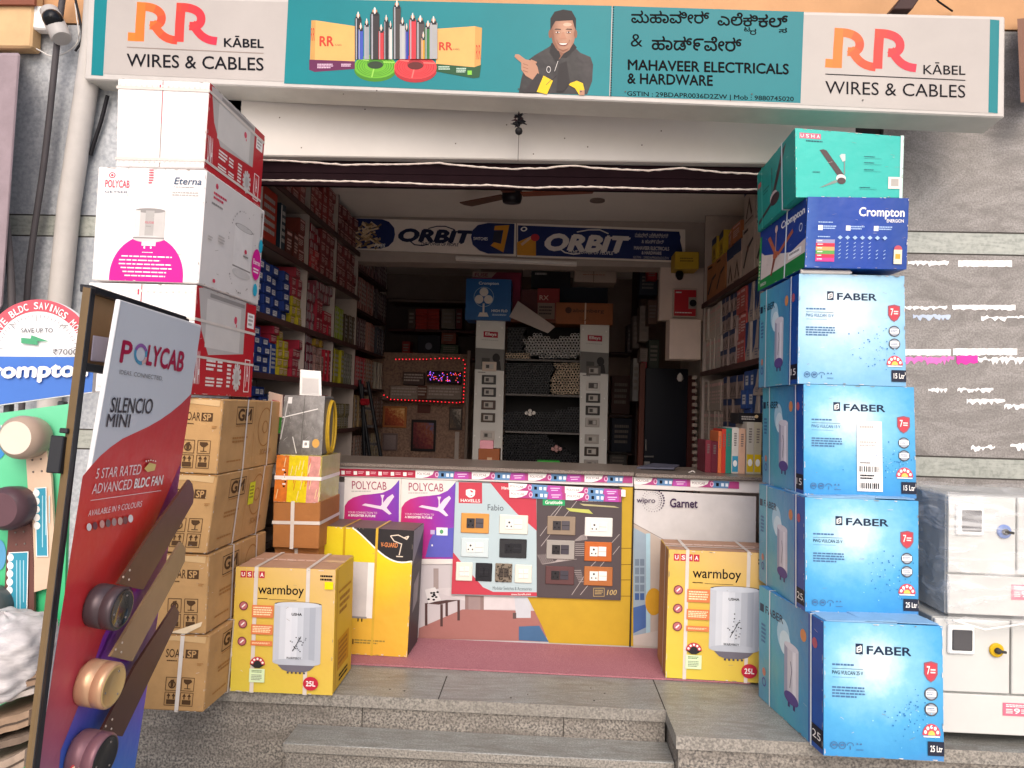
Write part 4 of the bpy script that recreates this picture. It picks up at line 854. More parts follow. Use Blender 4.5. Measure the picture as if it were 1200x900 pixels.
# ---- grey steel meter boxes at the right
STL = mat('c4c4c0', .4, .05, 3); STD = mat('a3a4a1', .4, .04); GLS = mat('4b4a4c', .12, .05, spec=.6); WHP = mat('e9e9e6', .35, .02)
def meter(x0, y0, x1, y1, Y, depth, label, win, knob, knc, seam, door, sticker, wrap):
    fl, fr = at(x0, y1, Y), at(x1, y1, Y); tl = at(x0, y0, Y); wd = .86
    c = [V((fl.x, Y, fl.z)), V((fl.x+wd, Y, fl.z)), V((fl.x+wd, Y+depth, fl.z)), V((fl.x, Y+depth, fl.z))]; c += [V((p.x, p.y, tl.z)) for p in c]
    mb = MB(); mb.hexa(c, STD, .004); root = mb.build('meter_box'); tag(root, label, 'meter box', 'grey steel meter boxes')
    zs = at(x0, seam, Y).z; xd = at(door, y0+20, Y).x; g = .004
    def panel(nm, xa, xb, za, zb):
        m2 = MB(); m2.box(xa+g, Y-.014, za+g, xb-g, Y-.001, zb-g, STL, .003); return m2.build(nm, root)
    d1 = panel('door', c[0].x, xd, zs, tl.z); panel('door', xd, c[1].x, zs, tl.z); low = panel('lower_cover', c[0].x, c[1].x, fl.z, zs)
    def plate(nm, px, yy, m, th, bev): p, q = at(px[0], px[3], Y-.02), at(px[2], px[1], Y-.02); m2 = MB(); m2.box(p.x, yy-th, p.z, q.x, yy, q.z, m, bev); return m2.build(nm, root)
    f_, g_ = win
    plate('window_frame', f_, Y-.015, WHP, .012, .006); plate('window_glass', g_, Y-.0275, GLS, .004, .003)
    kc = at(*knob, Y-.02); m2 = MB(); m2.lathe((kc.x, Y-.015, kc.z), (0, -1, 0), [(0, .027), (.007, .027), (.009, .023)], mat(knc, .4), 20); m2.lathe((kc.x, Y-.024, kc.z), (0, -1, 0), [(0, .012), (.012, .011), (.014, .007)], mat('3c3a38', .4), 16); m2.obox((kc.x+.008, Y-.036, kc.z), (.02, 0, -.003), (0, .004, 0), (0, 0, .005), mat('3c3a38', .4), .002); m2.build('knob', root)
    p, q = at(sticker[0], sticker[3], Y-.02), at(sticker[2], sticker[1], Y-.02); m2 = MB(); PK = mat('d86a80', .5); fcs = [(p.x, Y-.0155, q.z), (q.x+.03, Y-.0155, q.z), (q.x+.03, Y-.0155, p.z), (p.x, Y-.0155, p.z)]
    m2.box(p.x, Y-.0165, p.z, q.x+.03, Y-.0145, q.z, PK); A = Art(m2, *[V((a, Y-.0167, b)) for a, _, b in fcs]); A.fine(.1, .1, .9, .35, 2, WHITE); A.text('9', .4, .4, .6, .8, WHITE, .03); A.fine(.1, .45, .35, .85, 3, WHITE); A.fine(.65, .45, .9, .85, 3, WHITE); m2.build('sticker', root)
    if wrap:
        fm = bpy.data.materials.new('clear_film'); fm.use_nodes = True; t = fm.node_tree; b = t.nodes['Principled BSDF']; b.inputs['Base Color'].default_value = (.9, .9, .9, 1); b.inputs['Roughness'].default_value = .12
        n = t.nodes.new('ShaderNodeTexNoise'); n.inputs['Scale'].default_value = 5; n.inputs['Detail'].default_value = 5; n.inputs['Distortion'].default_value = 1.6; mp = t.nodes.new('ShaderNodeMapping'); mp.inputs['Scale'].default_value = (.7, 1, 3); mp.inputs['Rotation'].default_value = (0, .5, 0); tc = t.nodes.new('ShaderNodeTexCoord')
        t.links.new(tc.outputs['Object'], mp.inputs[0]); t.links.new(mp.outputs[0], n.inputs[0]); r = t.nodes.new('ShaderNodeMapRange'); r.inputs[1].default_value = .46; r.inputs[2].default_value = .72; r.inputs[3].default_value = .14; r.inputs[4].default_value = .55  # opacity raised in streaks, so the film's reflections are put in as white
        t.links.new(n.outputs[0], r.inputs[0]); t.links.new(r.outputs[0], b.inputs['Alpha']); bp = t.nodes.new('ShaderNodeBump'); bp.inputs['Strength'].default_value = .35; bp.inputs['Distance'].default_value = .03; t.links.new(n.outputs[0], bp.inputs['Height']); t.links.new(bp.outputs[0], b.inputs['Normal'])
        m2 = MB(); x0_, x1_, ya, yb, z0_, z1_ = c[0].x-.012, c[1].x+.01, Y-.055, c[2].y, fl.z-.03, tl.z+.012; N = 14
        def grid(fn, n1, n2):
            pts = [[fn(i/n1, j/n2) for j in range(n2+1)] for i in range(n1+1)]
            for i in range(n1):
                for j in range(n2): m2.poly([pts[i][j], pts[i+1][j], pts[i+1][j+1], pts[i][j+1]], fm, smooth=True)
        wv = lambda a, b: .006*math.sin(a*11+b*7)+.004*math.sin(a*23-b*17)
        grid(lambda a, b: (x0_+(x1_-x0_)*a, ya+wv(a, b)+.01, z0_+(z1_-z0_)*b+.012*math.sin(a*19)*(b < .02)), 18, 14)
        grid(lambda a, b: (x0_+wv(a, b), ya+.01+(yb-ya)*a, z0_+(z1_-z0_)*b), 10, 14); grid(lambda a, b: (x0_+(x1_-x0_)*a, ya+.01+(yb-ya)*b, z1_+wv(a, b)), 12, 8)
        m2.build('film_wrap', root); 
        m2 = MB(); z = tl.z+.01
        m2.tube([(c[0].x, Y-.06, zs-.17), (c[0].x+.12, Y-.062, zs-.20), (c[0].x+.25, Y-.06, zs-.175), (c[0].x+.5, Y-.06, zs-.16)], .004, mat('e6e4e0', .3), 6)
        m2.build('film_edge', root)
    return root
meter(1091, 722, 1300, 857, 3.03, .42, 'lower grey meter box with a yellow knob and no film on the right block', ((1110, 733, 1142, 766), (1114.5, 738, 1138, 761)), (1168, 762), 'c9a21c', 809, 1182, (1176, 825, 1199, 839), False)
meter(1107, 579, 1300, 719, 3.03, .42, 'upper grey meter box with a blue knob wrapped in clear plastic film', ((1120, 591, 1153, 627), (1126, 598, 1149, 622)), (1177, 623), '5a78b8', 671, 1189, (1186, 686, 1206, 703), True)
# ================================================================== red fan display stand, left foreground
Ad = ray(545, 478); Ad.z = 0; Ad.normalize(); UPd = ray(930, -4230).normalized()
if UPd.z < 0: UPd = -UPd
ND = Ad.cross(UPd).normalized(); T0 = at(141, 351, 1.75)
def stp(a, d, n=0.): return T0+Ad*a-UPd*d+ND*n      # along the panel, down it, out of it
lo, hi = .2, 1.5
for _ in range(40):
    mid = (lo+hi)/2; p = stp(mid, 0)-EYE; x = 600+F*p.dot(rgt)/p.dot(fwd)
    if x < 236: lo = mid
    else: hi = mid
PW_, PH_ = lo, 1.75
rt = empty('fan_display_stand', stp(PW_/2, PH_)); tag(rt, 'tall red and white display stand with three sample fan motors at the left', 'display stand')
mb = MB(); c = [stp(0, PH_, 0), stp(PW_, PH_, 0), stp(PW_, PH_, -.012), stp(0, PH_, -.012), stp(0, 0, 0), stp(PW_, 0, 0), stp(PW_, 0, -.012), stp(0, 0, -.012)]
mb.hexa(c, mat('d5d6d8', .4), .002)
A = Art(mb, stp(0, 0), stp(PW_, 0), stp(PW_, PH_), stp(0, PH_), px=True, lift=.0012, step=.0003)
A.poly([(142, 353), (235, 384), (162, 870), (48, 870)], mat('c3c8cf', .35, .03, 2))
RG = gmat('print_red_blend', [(0, 'b33b44'), (.3, 'c22d2c'), (.55, 'c02430'), (.78, 'a8475a'), (1, '96627e')], direction=(-.15, -1), rough=.35)
RG.node_tree.nodes['Math'].inputs[1].default_value = -.15
sw = [(224, 461), (212, 473), (200, 483), (187, 492), (173, 500), (158, 507), (143, 514), (130, 523), (117, 534), (106, 546), (96, 558)]
def redpart(pts, m, box):
    (x0, y0), (x1, y1) = box; A.grad(m, pts, [((p[0]-x0)/(x1-x0), (y1-p[1])/(y1-y0)) for p in pts])
RG2 = gmat('print_red_blend_down', [(0, '9a6a84'), (.2, 'b44a5a'), (.45, 'c8343a'), (.7, 'd0352c'), (1, 'bb4048')], direction=(0, 1), rough=.35)
redpart(sw+[(28, 1000), (142, 1000)], RG2, ((28, 461), (230, 920)))
PG = gmat('print_purple_blend', [(0, '2f6fc0'), (.16, '4a5fbe'), (.4, '7f46b4'), (.7, '9a2a9c'), (1, 'b03a86')], direction=(0, 1), rough=.35)
redpart([(212, 540), (206, 585), (168, 660), (120, 745), (96, 815), (70, 880), (60, 1000), (142, 1000)], PG, ((60, 620), (214, 920)))
P1 = mat('a01f44', .35, .03); P2 = mat('b0286e', .35, .03)
A.text('P', 143.5, 399, 155, 424, P1, .03, sl=.2, sh=-.16); A.ell(164, 415, 8, 12.5, mat('4d8fb0', .35), ri=.66); A.ell(164, 415, 8, 12.5, mat('8a5a9c', .35), ri=.66, a0=20, a1=150); A.ell(164, 415, 8, 12.5, mat('c9a9a4', .35), ri=.66, a0=-80, a1=-20)
A.text('LYCAB', 173.5, 404.5, 216, 427, P1, .035, sl=.2, sh=-.16)
A.text('IDEAS. CONNECTED.', 139, 433, 190, 438, mat('77787c', .4), 0, sl=.16, sh=-.16)
DG = mat('3c3c44', .4); A.text('SILENCIO', 130, 465.5, 179, 483, DG, .01, sl=.04, sh=-.16, it=.0); A.text('MINI', 125, 485, 152, 500, DG, .01, sl=.02, sh=-.16)
PKW = mat('e3d6d6', .4); A.text('5 STAR RATED', 112, 549, 165, 561, PKW, .0, sl=-.10, sh=-.18); A.text('ADVANCED', 107.5, 567, 154, 579, PKW, .0, sl=-.13, sh=-.18); A.text('BLDC FAN', 157, 561, 190, 572, WHITE, .03, sl=-.13, sh=-.18)
A.rect(104, 586, 187, 586.7, PKW, sl=-.14); A.text('AVAILABLE IN 9 COLOURS', 102, 598, 165, 605, PKW, .0, sl=-.18, sh=-.18)
for k, (x, y, h) in enumerate([(102, 617.5, 'e2dedd'), (109, 616, '6d3a48'), (117, 614, 'cf9a92'), (124, 613, '6b5a5c'), (131, 611.5, 'a68a88'), (138, 610.5, 'c9a498'), (144, 609.5, '7c4a4c'), (150, 607.5, 'e6e2e0')]): A.ell(x, y, 2.9, 4.6, mat(h, .4))
A.poly([(166, 549), (172, 542), (180, 544), (178, 551), (170, 553)], mat('d8c27a')); A.ell(173, 541, 6, 3.6, mat('c03a30'), a0=0, a1=180)
for k in range(5): A.ell(168+k*2.6, 541-abs(2-k)*-.6-2, .8, .8, WHITE)
A.poly([(150, 690), (154, 694), (190, 632), (188, 628)], mat('a8267e', .3)); A.poly([(136, 774), (144, 776), (187, 700), (183, 694)], mat('7a1f96', .3))
mb.build('printed_panel', rt)
FRM = mat('26272b', .4, .1); OLV = mat('6f5a3c', .5, .1)
def prism(nm, top, bot, ext, m, ms=None):
    """bar from three measured edges (near-left, near, right) at its top and bottom, run on below by ext"""
    t = [at(*p) for p in top]; b_ = [at(*p) for p in bot]; b_ = [q+(q-p).normalized()*ext for p, q in zip(t, b_)]
    t.append(t[0]+t[2]-t[1]); b_.append(b_[0]+b_[2]-b_[1]); o_ = (0, 1, 2, 3)
    m2 = MB(); m2.hexa([b_[k] for k in o_]+[t[k] for k in o_], m, .002, ms or {}); return m2.build(nm, rt)
prism('post', [(97, 335, 1.735), (107, 337, 1.715), (113, 338, 1.745)], [(29, 900, 1.545), (38, 900, 1.525), (47, 900, 1.55)], .75, FRM, {'front': OLV})
def quadbar(nm, tl, tr, br, bl, th, m): m2 = MB(); f = [at(*p) for p in (bl, br, tr, tl)]; k = -ND*th; m2.hexa([f[0], f[1], f[1]+k, f[0]+k, f[3], f[2], f[2]+k, f[3]+k], m, .002); return m2.build(nm, rt)
quadbar('top_rail', (108, 334, 1.75), (219, 371, 2.34), (219, 377, 2.34), (108, 343, 1.75), .03, FRM)
quadbar('cross_rail', (102, 425, 1.72), (152, 434, 1.9), (152, 442, 1.9), (101, 435, 1.72), .03, FRM)
quadbar('back_board', (110, 340, 1.79), (200, 372, 2.3), (190, 440, 2.3), (100, 427, 1.76), .006, mat('a5825c', .7, .1))
quadbar('envelope', (110, 393, 1.765), (136, 397, 1.87), (134, 426, 1.87), (107, 423, 1.76), .003, mat('c4b8c4', .5))
prism('post', [(216, 372, 2.36), (219, 373, 2.34), (222, 374, 2.37)], [(150, 900, 2.1), (153, 900, 2.08), (156, 900, 2.11)], .5, FRM)
quadbar('latch', (75, 511, 1.655), (91, 514, 1.70), (87, 556, 1.68), (69, 555, 1.635), .03, mat('1d1e22', .35)); quadbar('latch', (80, 502, 1.66), (90, 503, 1.69), (89, 509, 1.685), (79, 508, 1.655), .02, mat('1d1e22', .35))
def onp(x, y, n=0.): return onplane(x, y, T0, ND)+ND*n
def blade(pts, m, n0, lab=None):
    m2 = MB(); f = [onp(x, y)+ND*(n0+.010) for x, y in pts]; b = [v-ND*.007 for v in f]
    m2.poly(f, m); m2.poly(b[::-1], m)
    for i in range(len(f)): m2.poly([f[i-1], f[i], b[i], b[i-1]], m)
    x, y = pts[0]
    for dx, dy in ((6, -8), (13, -5), (14, -16)): m2.lathe(onp(x+dx, y+dy)+ND*(n0+.0095), ND, [(0, .0035), (.002, .003), (.003, .001)], mat('c9b8a8', .3, metal=.6), 8)
    o = m2.build('fan_blade', rt); o['label'] = lab; return o
blade([(119, 683), (135, 687), (150, 690), (211, 588), (212, 576), (210, 566), (206, 561), (160, 622)], mat('57382e', .35, .1, 25), .03, 'dark walnut brown sample blade at the top of the stand')
blade([(110, 768), (137, 774), (201, 657), (202, 641), (196, 634), (150, 705)], mat('94795a', .35, .08, 10), .03, 'beige sample blade in the middle of the stand')
blade([(98, 858), (125, 862), (193, 726), (194, 716), (189, 708), (140, 780)], mat('4d302a', .35, .1, 20), .03, 'reddish brown sample blade at the bottom of the stand')
def hub(x, y, r, m, cm, lab, ln=.075):
    m2 = MB(); b = onp(x, y); ax = (ND+V((0, -.12, -.06))).normalized()
    m2.lathe(b, ax, [(.002, r*.82), (.008, r*.86), (.009, r*.97), (.014, r), (ln*.60, r), (ln*.615, r*.965), (ln*.64, r*.965), (ln*.655, r*1.0), (ln*.93, r*.995), (ln*.97, r*.97), (ln, r*.93)], m, 44)
    m2.lathe(b+ax*(ln-.001), ax, [(0, r*.90), (.002, r*.89), (.0025, r*.80), (.0012, r*.78), (.0012, r*.05)], cm, 44)
    a1 = ax.orthogonal().normalized(); a2 = ax.cross(a1)
    for k in range(3): q = 2.1*k+.4; m2.lathe(b+ax*(ln+.0008)+(a1*math.cos(q)+a2*math.sin(q))*r*.62, ax, [(0, .0028), (.0012, .0026), (.0014, .001)], mat('8a8480', .3, metal=.8), 8)
    for k in range(10): q = .628*k; p_ = b+ax*(ln*.32)+(a1*math.cos(q)+a2*math.sin(q))*r*1.001; m2.obox(p_, ax*ln*.10, (a1*-math.sin(q)+a2*math.cos(q))*.0018, (a1*math.cos(q)+a2*math.sin(q))*.0006, mat('1c181a', .6)); o = m2.build('fan_motor', rt); o['label'] = lab; return o
hub(108, 708, .052, mat('4c4145', .3, .08, metal=.3), mat('1d1d20', .15, spec=.7), 'dark brown sample motor with a glossy black cap')
hub(98, 798, .054, mat('c39c7c', .28, .05, metal=.35), mat('bd9f6c', .3, .05, metal=.3), 'gold coloured sample motor')
o = hub(88, 882, .056, mat('7d5a62', .35, .06, metal=.2), mat('232427', .3), 'rose brown sample motor with a round star sticker')
m2 = MB(); q = onp(88, 882)+ND*.03
cc = V((q.x, q.y, q.z)); 
for r, h in ((.014, 'c8434a'), (.010, 'e0cfae')): m2.lathe(cc+V((.008, -.058, -.012))+V((0, -.0005 if r < .012 else 0, 0)), V((.2, -1, 0)), [(0, r), (.0008, r)], mat(h), 16)
m2.build('star_sticker', o)
# ================================================================== white fan dealer stand at the far left with arched header
CY = 2.02; CN = V((0, -1, 0)); rt = empty('fan_display_stand', at(20, 900, CY)); tag(rt, 'arched white, blue and green display stand with sample motors at the left edge', 'display stand')
WP = mat('e9e9ea', .4, .03); CBL = mat('4a74c0', .4, .04)
m2 = MB(); pts = [(45+66*math.cos(a), 417-66*math.sin(a)) for a in [math.pi*k/36 for k in range(37)]]+[(-21, 478), (108, 460)]
f = [at(x, y, CY) for x, y in pts]; b = [v+V((0, .015, 0)) for v in f]; m2.poly(f, WP); m2.poly(b, WP)
for i in range(len(f)): m2.poly([f[i-1], f[i], b[i], b[i-1]], WP)
A = Art(m2, at(0, 400, CY), at(80, 400, CY), at(80, 450, CY), at(0, 450, CY), px=True); A.n = CN
A.ell(45, 417, 66, 66, mat('cf5a66', .4, .04), a0=0, a1=180, ri=.79, n=40)
A.poly([(-21, 417.5), (111, 418.5), (108, 459), (-21, 477)], CBL)
s_ = 'SAVE BLDC SAVINGS MORE'; i0 = s_.index('SAVINGS')
for i, ch in enumerate(s_):
    if ch == ' ': continue
    ang = 92-(i-i0)*6.4; ph = math.radians(90-ang); cx, cy = 45+58.6*math.sin(ph), 417-58.6*math.cos(ph)
    if abs(ph) > 1.25: continue
    w_, h_ = (1.8 if ch == 'I' else 4.8)*math.cos(ph), 8*math.cos(ph); t_ = math.tan(ph)
    A.text(ch, cx-w_/2, cy-h_/2-t_*w_/2, cx+w_/2, cy+h_/2-t_*w_/2, WP, .02, sl=t_, sh=-t_)
for k in range(29):
    a = math.radians(12+k*5.6); l = 8 if k % 7 == 0 else 4; A.line([(45+48*math.cos(a), 417-48*math.sin(a)), (45+(48-l)*math.cos(a), 417-(48-l)*math.sin(a))], .6, mat('5a5a62'))
A.text('SAVE UP TO', 27, 385, 64, 390, mat('4c4c52'), .02); A.poly([(27, 396), (38, 397), (39, 393), (60, 400.5), (46, 400), (46.5, 404.5), (27, 402.5)], mat('4f9c74'))
A.text('₹7000', 64, 409, 93, 416, mat('4c4c52'), .0); A.fine(13, 380, 21, 383, 1, DUST); A.fine(72, 381, 82, 384, 1, DUST)
A.text('Crompton', -31, 426, 103, 449, WHITE, .055, sl=-.02, it=.1)
m2.build('arched_header', rt)
m2 = MB(); f = [at(x, y, CY+.01) for x, y in ((-60, 492), (83, 473), (66, 1000), (-70, 1000))]; b = [v+V((0, .012, 0)) for v in f]; GRN = gmat('print_green_blend', [(0, '2f8f5c'), (.5, '37b273'), (1, '6cc69a')], direction=(0, 1), rough=.4)
m2.poly(f, GRN, uv=[(0, 1), (1, 1), (1, 0), (0, 0)])
for i in range(4): m2.poly([f[i-1], f[i], b[i], b[i-1]], GRN)
A = Art(m2, *[f[i] for i in (0, 1, 2, 3)], px=True); A.n = CN; A.l = .002
A.ell(-4, 518, 13, 21, mat('3f86c0')); 
for ch, x, y, ph in (('M', 4, 500, .5), ('O', 7, 507, .9), ('R', 8.5, 515, 1.2), ('E', 8.5, 523, 1.35)): A.text(ch, x-2.5, y-2, x+2.5, y+3, WHITE, .02, sl=math.tan(ph*.5))
A.ell(0, 650, 8, 18, mat('5a9ac0'))
m2.build('green_panel', rt)
for nm, xa, xb in (('post', 5, 12), ('post', 68, 75)):
    m2 = MB(); p, q = at(xa, 470, CY+.03), at(xb, 470, CY+.03); m2.box(p.x, CY+.025, -.43, q.x, CY+.05, p.z, mat('55565a', .4), .003); m2.build(nm, rt)
def fblade(pts, m, st, lab):
    m2 = MB(); f = [at(x, y, CY-.012) for x, y in pts]; b = [v+V((0, .008, 0)) for v in f]; m2.poly(f, m)
    for i in range(len(f)): m2.poly([f[i-1], f[i], b[i], b[i-1]], m)
    for dx, dy in ((8, 10), (18, 9), (9, 24), (19, 23)): m2.lathe(at(pts[0][0]+dx, pts[0][1]+dy, CY-.0125), CN, [(0, .003), (.0015, .0025)], mat('6d625c'), 8)
    o = m2.build('fan_blade', rt); o['label'] = lab
    m2 = MB(); x0, y0, x1, y1, sx = st; A2 = Art(m2, at(x0, y0, CY), at(x1, y0, CY), at(x1, y1, CY), at(x0, y1, CY), px=True); A2.n = CN; A2.l = .016
    TQ = mat('3a8ea6', .4); A2.poly([(x0-1, y0-1), (x1+1, y0-2), (x1+sx+1, y1+1), (x0+sx-1, y1+1)], WHITE); A2.poly([(x0, y0), (x1, y0-1), (x1+sx, y1), (x0+sx, y1)], TQ)
    for k in range(5): A2.ell(x0+1+sx*k/8, y0+5+k*9.5, 3.8, 4.4, WHITE)
    for k in range(3): A2.rect(x0+8+k*4, y0+8, x0+9+k*4, y1-10-k*14, mat('a9d0da'))
    m2.build('sticker', o)
fblade([(30, 529), (54, 526), (60, 560), (63, 620), (60, 688), (40, 694)], mat('cfb49c', .4), (46, 572, 58, 650, 2), 'cream sample blade')
fblade([(10, 614), (38, 610), (40, 660), (40, 722), (3, 726)], mat('684640', .4), (16, 647, 37, 742, -2), 'maroon brown sample blade')
def fhub(x, y, m, cm, lab, r=.060):
    m2 = MB(); b = at(x, y, CY); m2.lathe(b, (0, -1, 0), [(.0, r*.88), (.012, r*.95), (.05, r), (.065, r*.96), (.075, r*.80), (.078, r*.74)], m, 32, cm); o = m2.build('fan_motor', rt); o['label'] = lab
fhub(41, 512, mat('a08d7e', .35, .05), mat('dcc9bb', .35, .04), 'cream sample motor'); fhub(25, 593, mat('4d3a40', .35, .08), mat('5d444a', .35), 'maroon sample motor'); fhub(-2, 708, mat('4d5556', .35), mat('5a6464', .35), 'dark grey sample motor')
# sacks and folded cartons in the left corner
def lump(nm, c, sx, sy, sz, m, seed, amp=.18, fold=9):
    R = random.Random(seed); m2 = MB(); n1, n2 = 64, 44; vs = []; fs = []; ph = [R.uniform(0, 6.28) for _ in range(6)]
    for j in range(n2+1):
        for i in range(n1):
            a = 2*math.pi*i/n1; t = math.pi*j/n2
            d = V((math.cos(a)*math.sin(t), math.sin(a)*math.sin(t), math.cos(t)))
            k = 1+.035*math.sin(11*a+5*math.sin(4*t+ph[3])+ph[4])*math.sin(t)+.03*math.sin(17*t+6*math.sin(2*a+ph[5]))+amp*(math.sin(3*a+ph[0]+2*t)*.5+.35*math.sin(fold*t+ph[1]+a)+.25*math.sin(7*a+ph[2]-3*t)); d = V((abs(d.x)**.75*(1 if d.x > 0 else -1), abs(d.y)**.75*(1 if d.y > 0 else -1), abs(d.z)**.85*(1 if d.z > 0 else -1)))
            vs.append(V(c)+V((d.x*sx*k, d.y*sy*k, d.z*sz*(1+(k-1)*.6))))
    for j in range(n2):
        for i in range(n1): fs.append((j*n1+i, j*n1+(i+1) % n1, (j+1)*n1+(i+1) % n1, (j+1)*n1+i))
    m2.mesh(vs, fs, m, True); return m2.build(nm)
c = at(2, 768, 1.86); o = lump('sack', c, .135, .12, .105, stone('sack_plastic', 'b4b0b0', 'cac6c6', 'a09b9d', 14, 3.5, rough=.55, bump=.4, sdir=(3, 2, 9), big=3), 3, .10, 5); tag(o, 'crumpled off white sack at the left edge beside the fan stands', 'sack')
for i, (x1_, ya, yb, th, h, dp, lb) in enumerate([(43, 812, 786, 16, '8a7360', .22, 'thick grey brown flattened carton just under the white sack'), (40, 834, 806, 6, 'a8a09a', .26, 'thin pale sheet between the flattened cartons'), (34, 858, 832, 18, '917a66', .2, 'brown flattened carton with open layers below the pale sheet'), (38, 884, 858, 8, '6f6054', .25, 'dark thin flattened carton low in the corner pile'), (29, 912, 880, 20, '9c8a7a', .2, 'lowest pale brown flattened carton at the photo corner')]):
    m2 = MB(); Y_ = 1.80-.012*i; n = 7; top = [at(-60+(x1_+60)*k/n, ya+(yb-ya)*(k/n)**1.3+1.0*math.sin(k*1.9+i), Y_+.01*math.sin(k+i)) for k in range(n+1)]; bt = [p+V((0, 0, -th/F*Y_)) for p in top]; bk = V((.02, dp, .01)); mm = mat(h, .85, .16, 18, bump=.3, bsc=40)
    for k in range(n):
        m2.poly([top[k], top[k+1], bt[k+1], bt[k]], mm); m2.poly([top[k], top[k+1], top[k+1]+bk, top[k]+bk], mm); m2.poly([bt[k], bt[k+1], bt[k+1]+bk, bt[k]+bk], mm)
        if th > 12: q = .45; m2.poly([top[k]*(1-q)+bt[k]*q+V((0, -.002, 0)), top[k+1]*(1-q)+bt[k+1]*q+V((0, -.002, 0)), top[k+1]*(1-q-.14)+bt[k+1]*(q+.14)+V((0, -.002, 0)), top[k]*(1-q-.14)+bt[k]*(q+.14)+V((0, -.002, 0))], mat('4c4038', .9))
    m2.poly([top[n], bt[n], bt[n]+bk, top[n]+bk], mm); o = m2.build('flattened_carton'); tag(o, lb, 'waste carton')
m2 = MB(); c = at(18, 850, 2.3); m2.box(c.x-.35, 2.12, -.429, c.x+.12, 2.5, c.z+.12, mat('1d1d20', .6, .2, bump=.1), .02); tag(m2.build('dark_box'), 'plain black box behind the waste cartons at the left', 'dark_box')  # plain dark box filling the unclear dark area behind the cartons

# ================================================================== counter
CYF = 4.03; CT = mat('c9c4c2', .45, .04, 3); GRC = stone('granite_counter', '4e4540', '8d8178', '6b5f57', 160, .2, rough=.3, bump=.03)
zt_ = at(600, 548.5, CYF).z; xl, xm, xr = at(399, 600, CYF).x, at(742, 600, CYF).x, at(905, 600, CYF).x; zf0 = at(600, 565.5, CYF).z; XL = -1.55
rt = empty('counter', ((xl+xr)/2, 4.3, 0)); tag(rt, 'long shop counter with speckled granite top, its front covered in adverts', 'counter')
m2 = MB(); m2.box(XL, CYF-.03, zt_-.020, xm-.002, 4.62, zt_, GRC, .004); m2.build('granite_top', rt)
m2 = MB(); m2.box(xm+.002, CYF-.03, zt_-.024, 1.22, 4.62, zt_-.004, GRC, .004); m2.build('granite_top', rt)
m2 = MB(); m2.box(XL, CYF, zf0, xm-.003, CYF+.04, zt_-.021, mat('d5d0cd', .4, .03), .003); m2.box(XL, CYF+.04, zf0, xm-.003, 4.58, zt_-.022, CT); m2.build('fascia', rt)
m2 = MB(); m2.box(xm+.003, CYF, zf0-.012, 1.2, CYF+.04, zt_-.025, mat('d5d0cd', .4, .03), .003); m2.build('fascia', rt)
def sheet(name, pts, Y, th, m, parent, label=None, art=None, lift=.0012):
    f = [at(x, y, Y) for x, y in pts]; m2 = MB(); b = [v+V((0, th, 0)) for v in f]; m2.poly(f, m); m2.poly(b, m)
    for i in range(len(f)): m2.poly([f[i-1], f[i], b[i], b[i-1]], m)
    if art:
        A = Art(m2, f[0], f[1], f[2], f[3], px=True, lift=lift); A.n = CN; art(A)
    o = m2.build(name, parent)
    if label: o['label'] = label
    return o
def tape_art(xa, xb, ya, yb, h, first='red'):
    """repeated sticker tape between two end heights"""
    def fn(A):
        sl = (yb-ya)/(xb-xa); x = xa; k = 0
        Y_ = lambda q: ya+sl*(q-xa)
        if first == 'red':
            e = min(xb, xa+90); A.rect(xa, ya, e, ya+h, mat('a82a42', .35), sl=sl)
            for j in range(6): q = xa+3+j*14.5; A.rect(q, Y_(q)+h*.3, q+4, Y_(q)+h*.8, WHITE, sl=sl); A.fine(q+5.5, Y_(q)+h*.35, q+12, Y_(q)+h*.75, 2, mat('e0a9b4'), sl=sl)
            x = e
        P_ = 66
        while x < xb-2:
            e = lambda d: min(x+d, xb); y = Y_(x)
            A.rect(x, y, e(P_), y+h, mat('a8447c', .35), sl=sl); A.poly([(x, y), (e(22), Y_(e(22))), (e(20), Y_(e(20))+h*.5), (e(14), Y_(e(14))+h*.85), (e(8), Y_(e(8))+h), (x, y+h)], WHITE)
            if x+18 < xb: A.text('POLYCAB', x+2, y+h*.3, x+17, y+h*.62, mat('8a6a74'), .01, sl=sl)
            if x+40 < xb:
                A.poly([(x+27, Y_(x+27)), (x+46, Y_(x+46)), (x+44, Y_(x+44)+h), (x+26, Y_(x+26)+h)], mat('5f86b0', .35)); A.ell(x+25, Y_(x+25)+h*.5, 2.2, h*.36, mat('e0b4cc'), ri=.6)
                for d in (30, 36, 41): A.rect(x+d, Y_(x+d)+h*.3, x+d+3.2, Y_(x+d)+h*.75, mat('d9e0ea') if d != 30 else INK, sl=sl)
            if x+60 < xb: A.rect(x+46, Y_(x+46), x+62, Y_(x+46)+h, mat('b04aa0', .35), sl=sl); A.line([(x+49, Y_(x+49)+h*.4), (x+60, Y_(x+60)+h*.35)], 1.1, mat('e0c0dc')); A.line([(x+50, Y_(x+50)+h*.7), (x+58, Y_(x+58)+h*.65)], 1, mat('e0c0dc'))
            x += P_
    return fn
sheet('sticker_tape', [(397, 548.8), (741, 557.3), (741, 566.3), (397, 557.6)], CYF-.0012, .001, WHITE, rt, art=tape_art(397, 741, 548.9, 557.4, 8.7))
sheet('sticker_tape', [(743, 559), (866, 564.5), (866, 573), (743, 567.5)], CYF-.0012, .001, WHITE, rt, art=tape_art(743, 866, 559, 564.5, 8.4, ''))
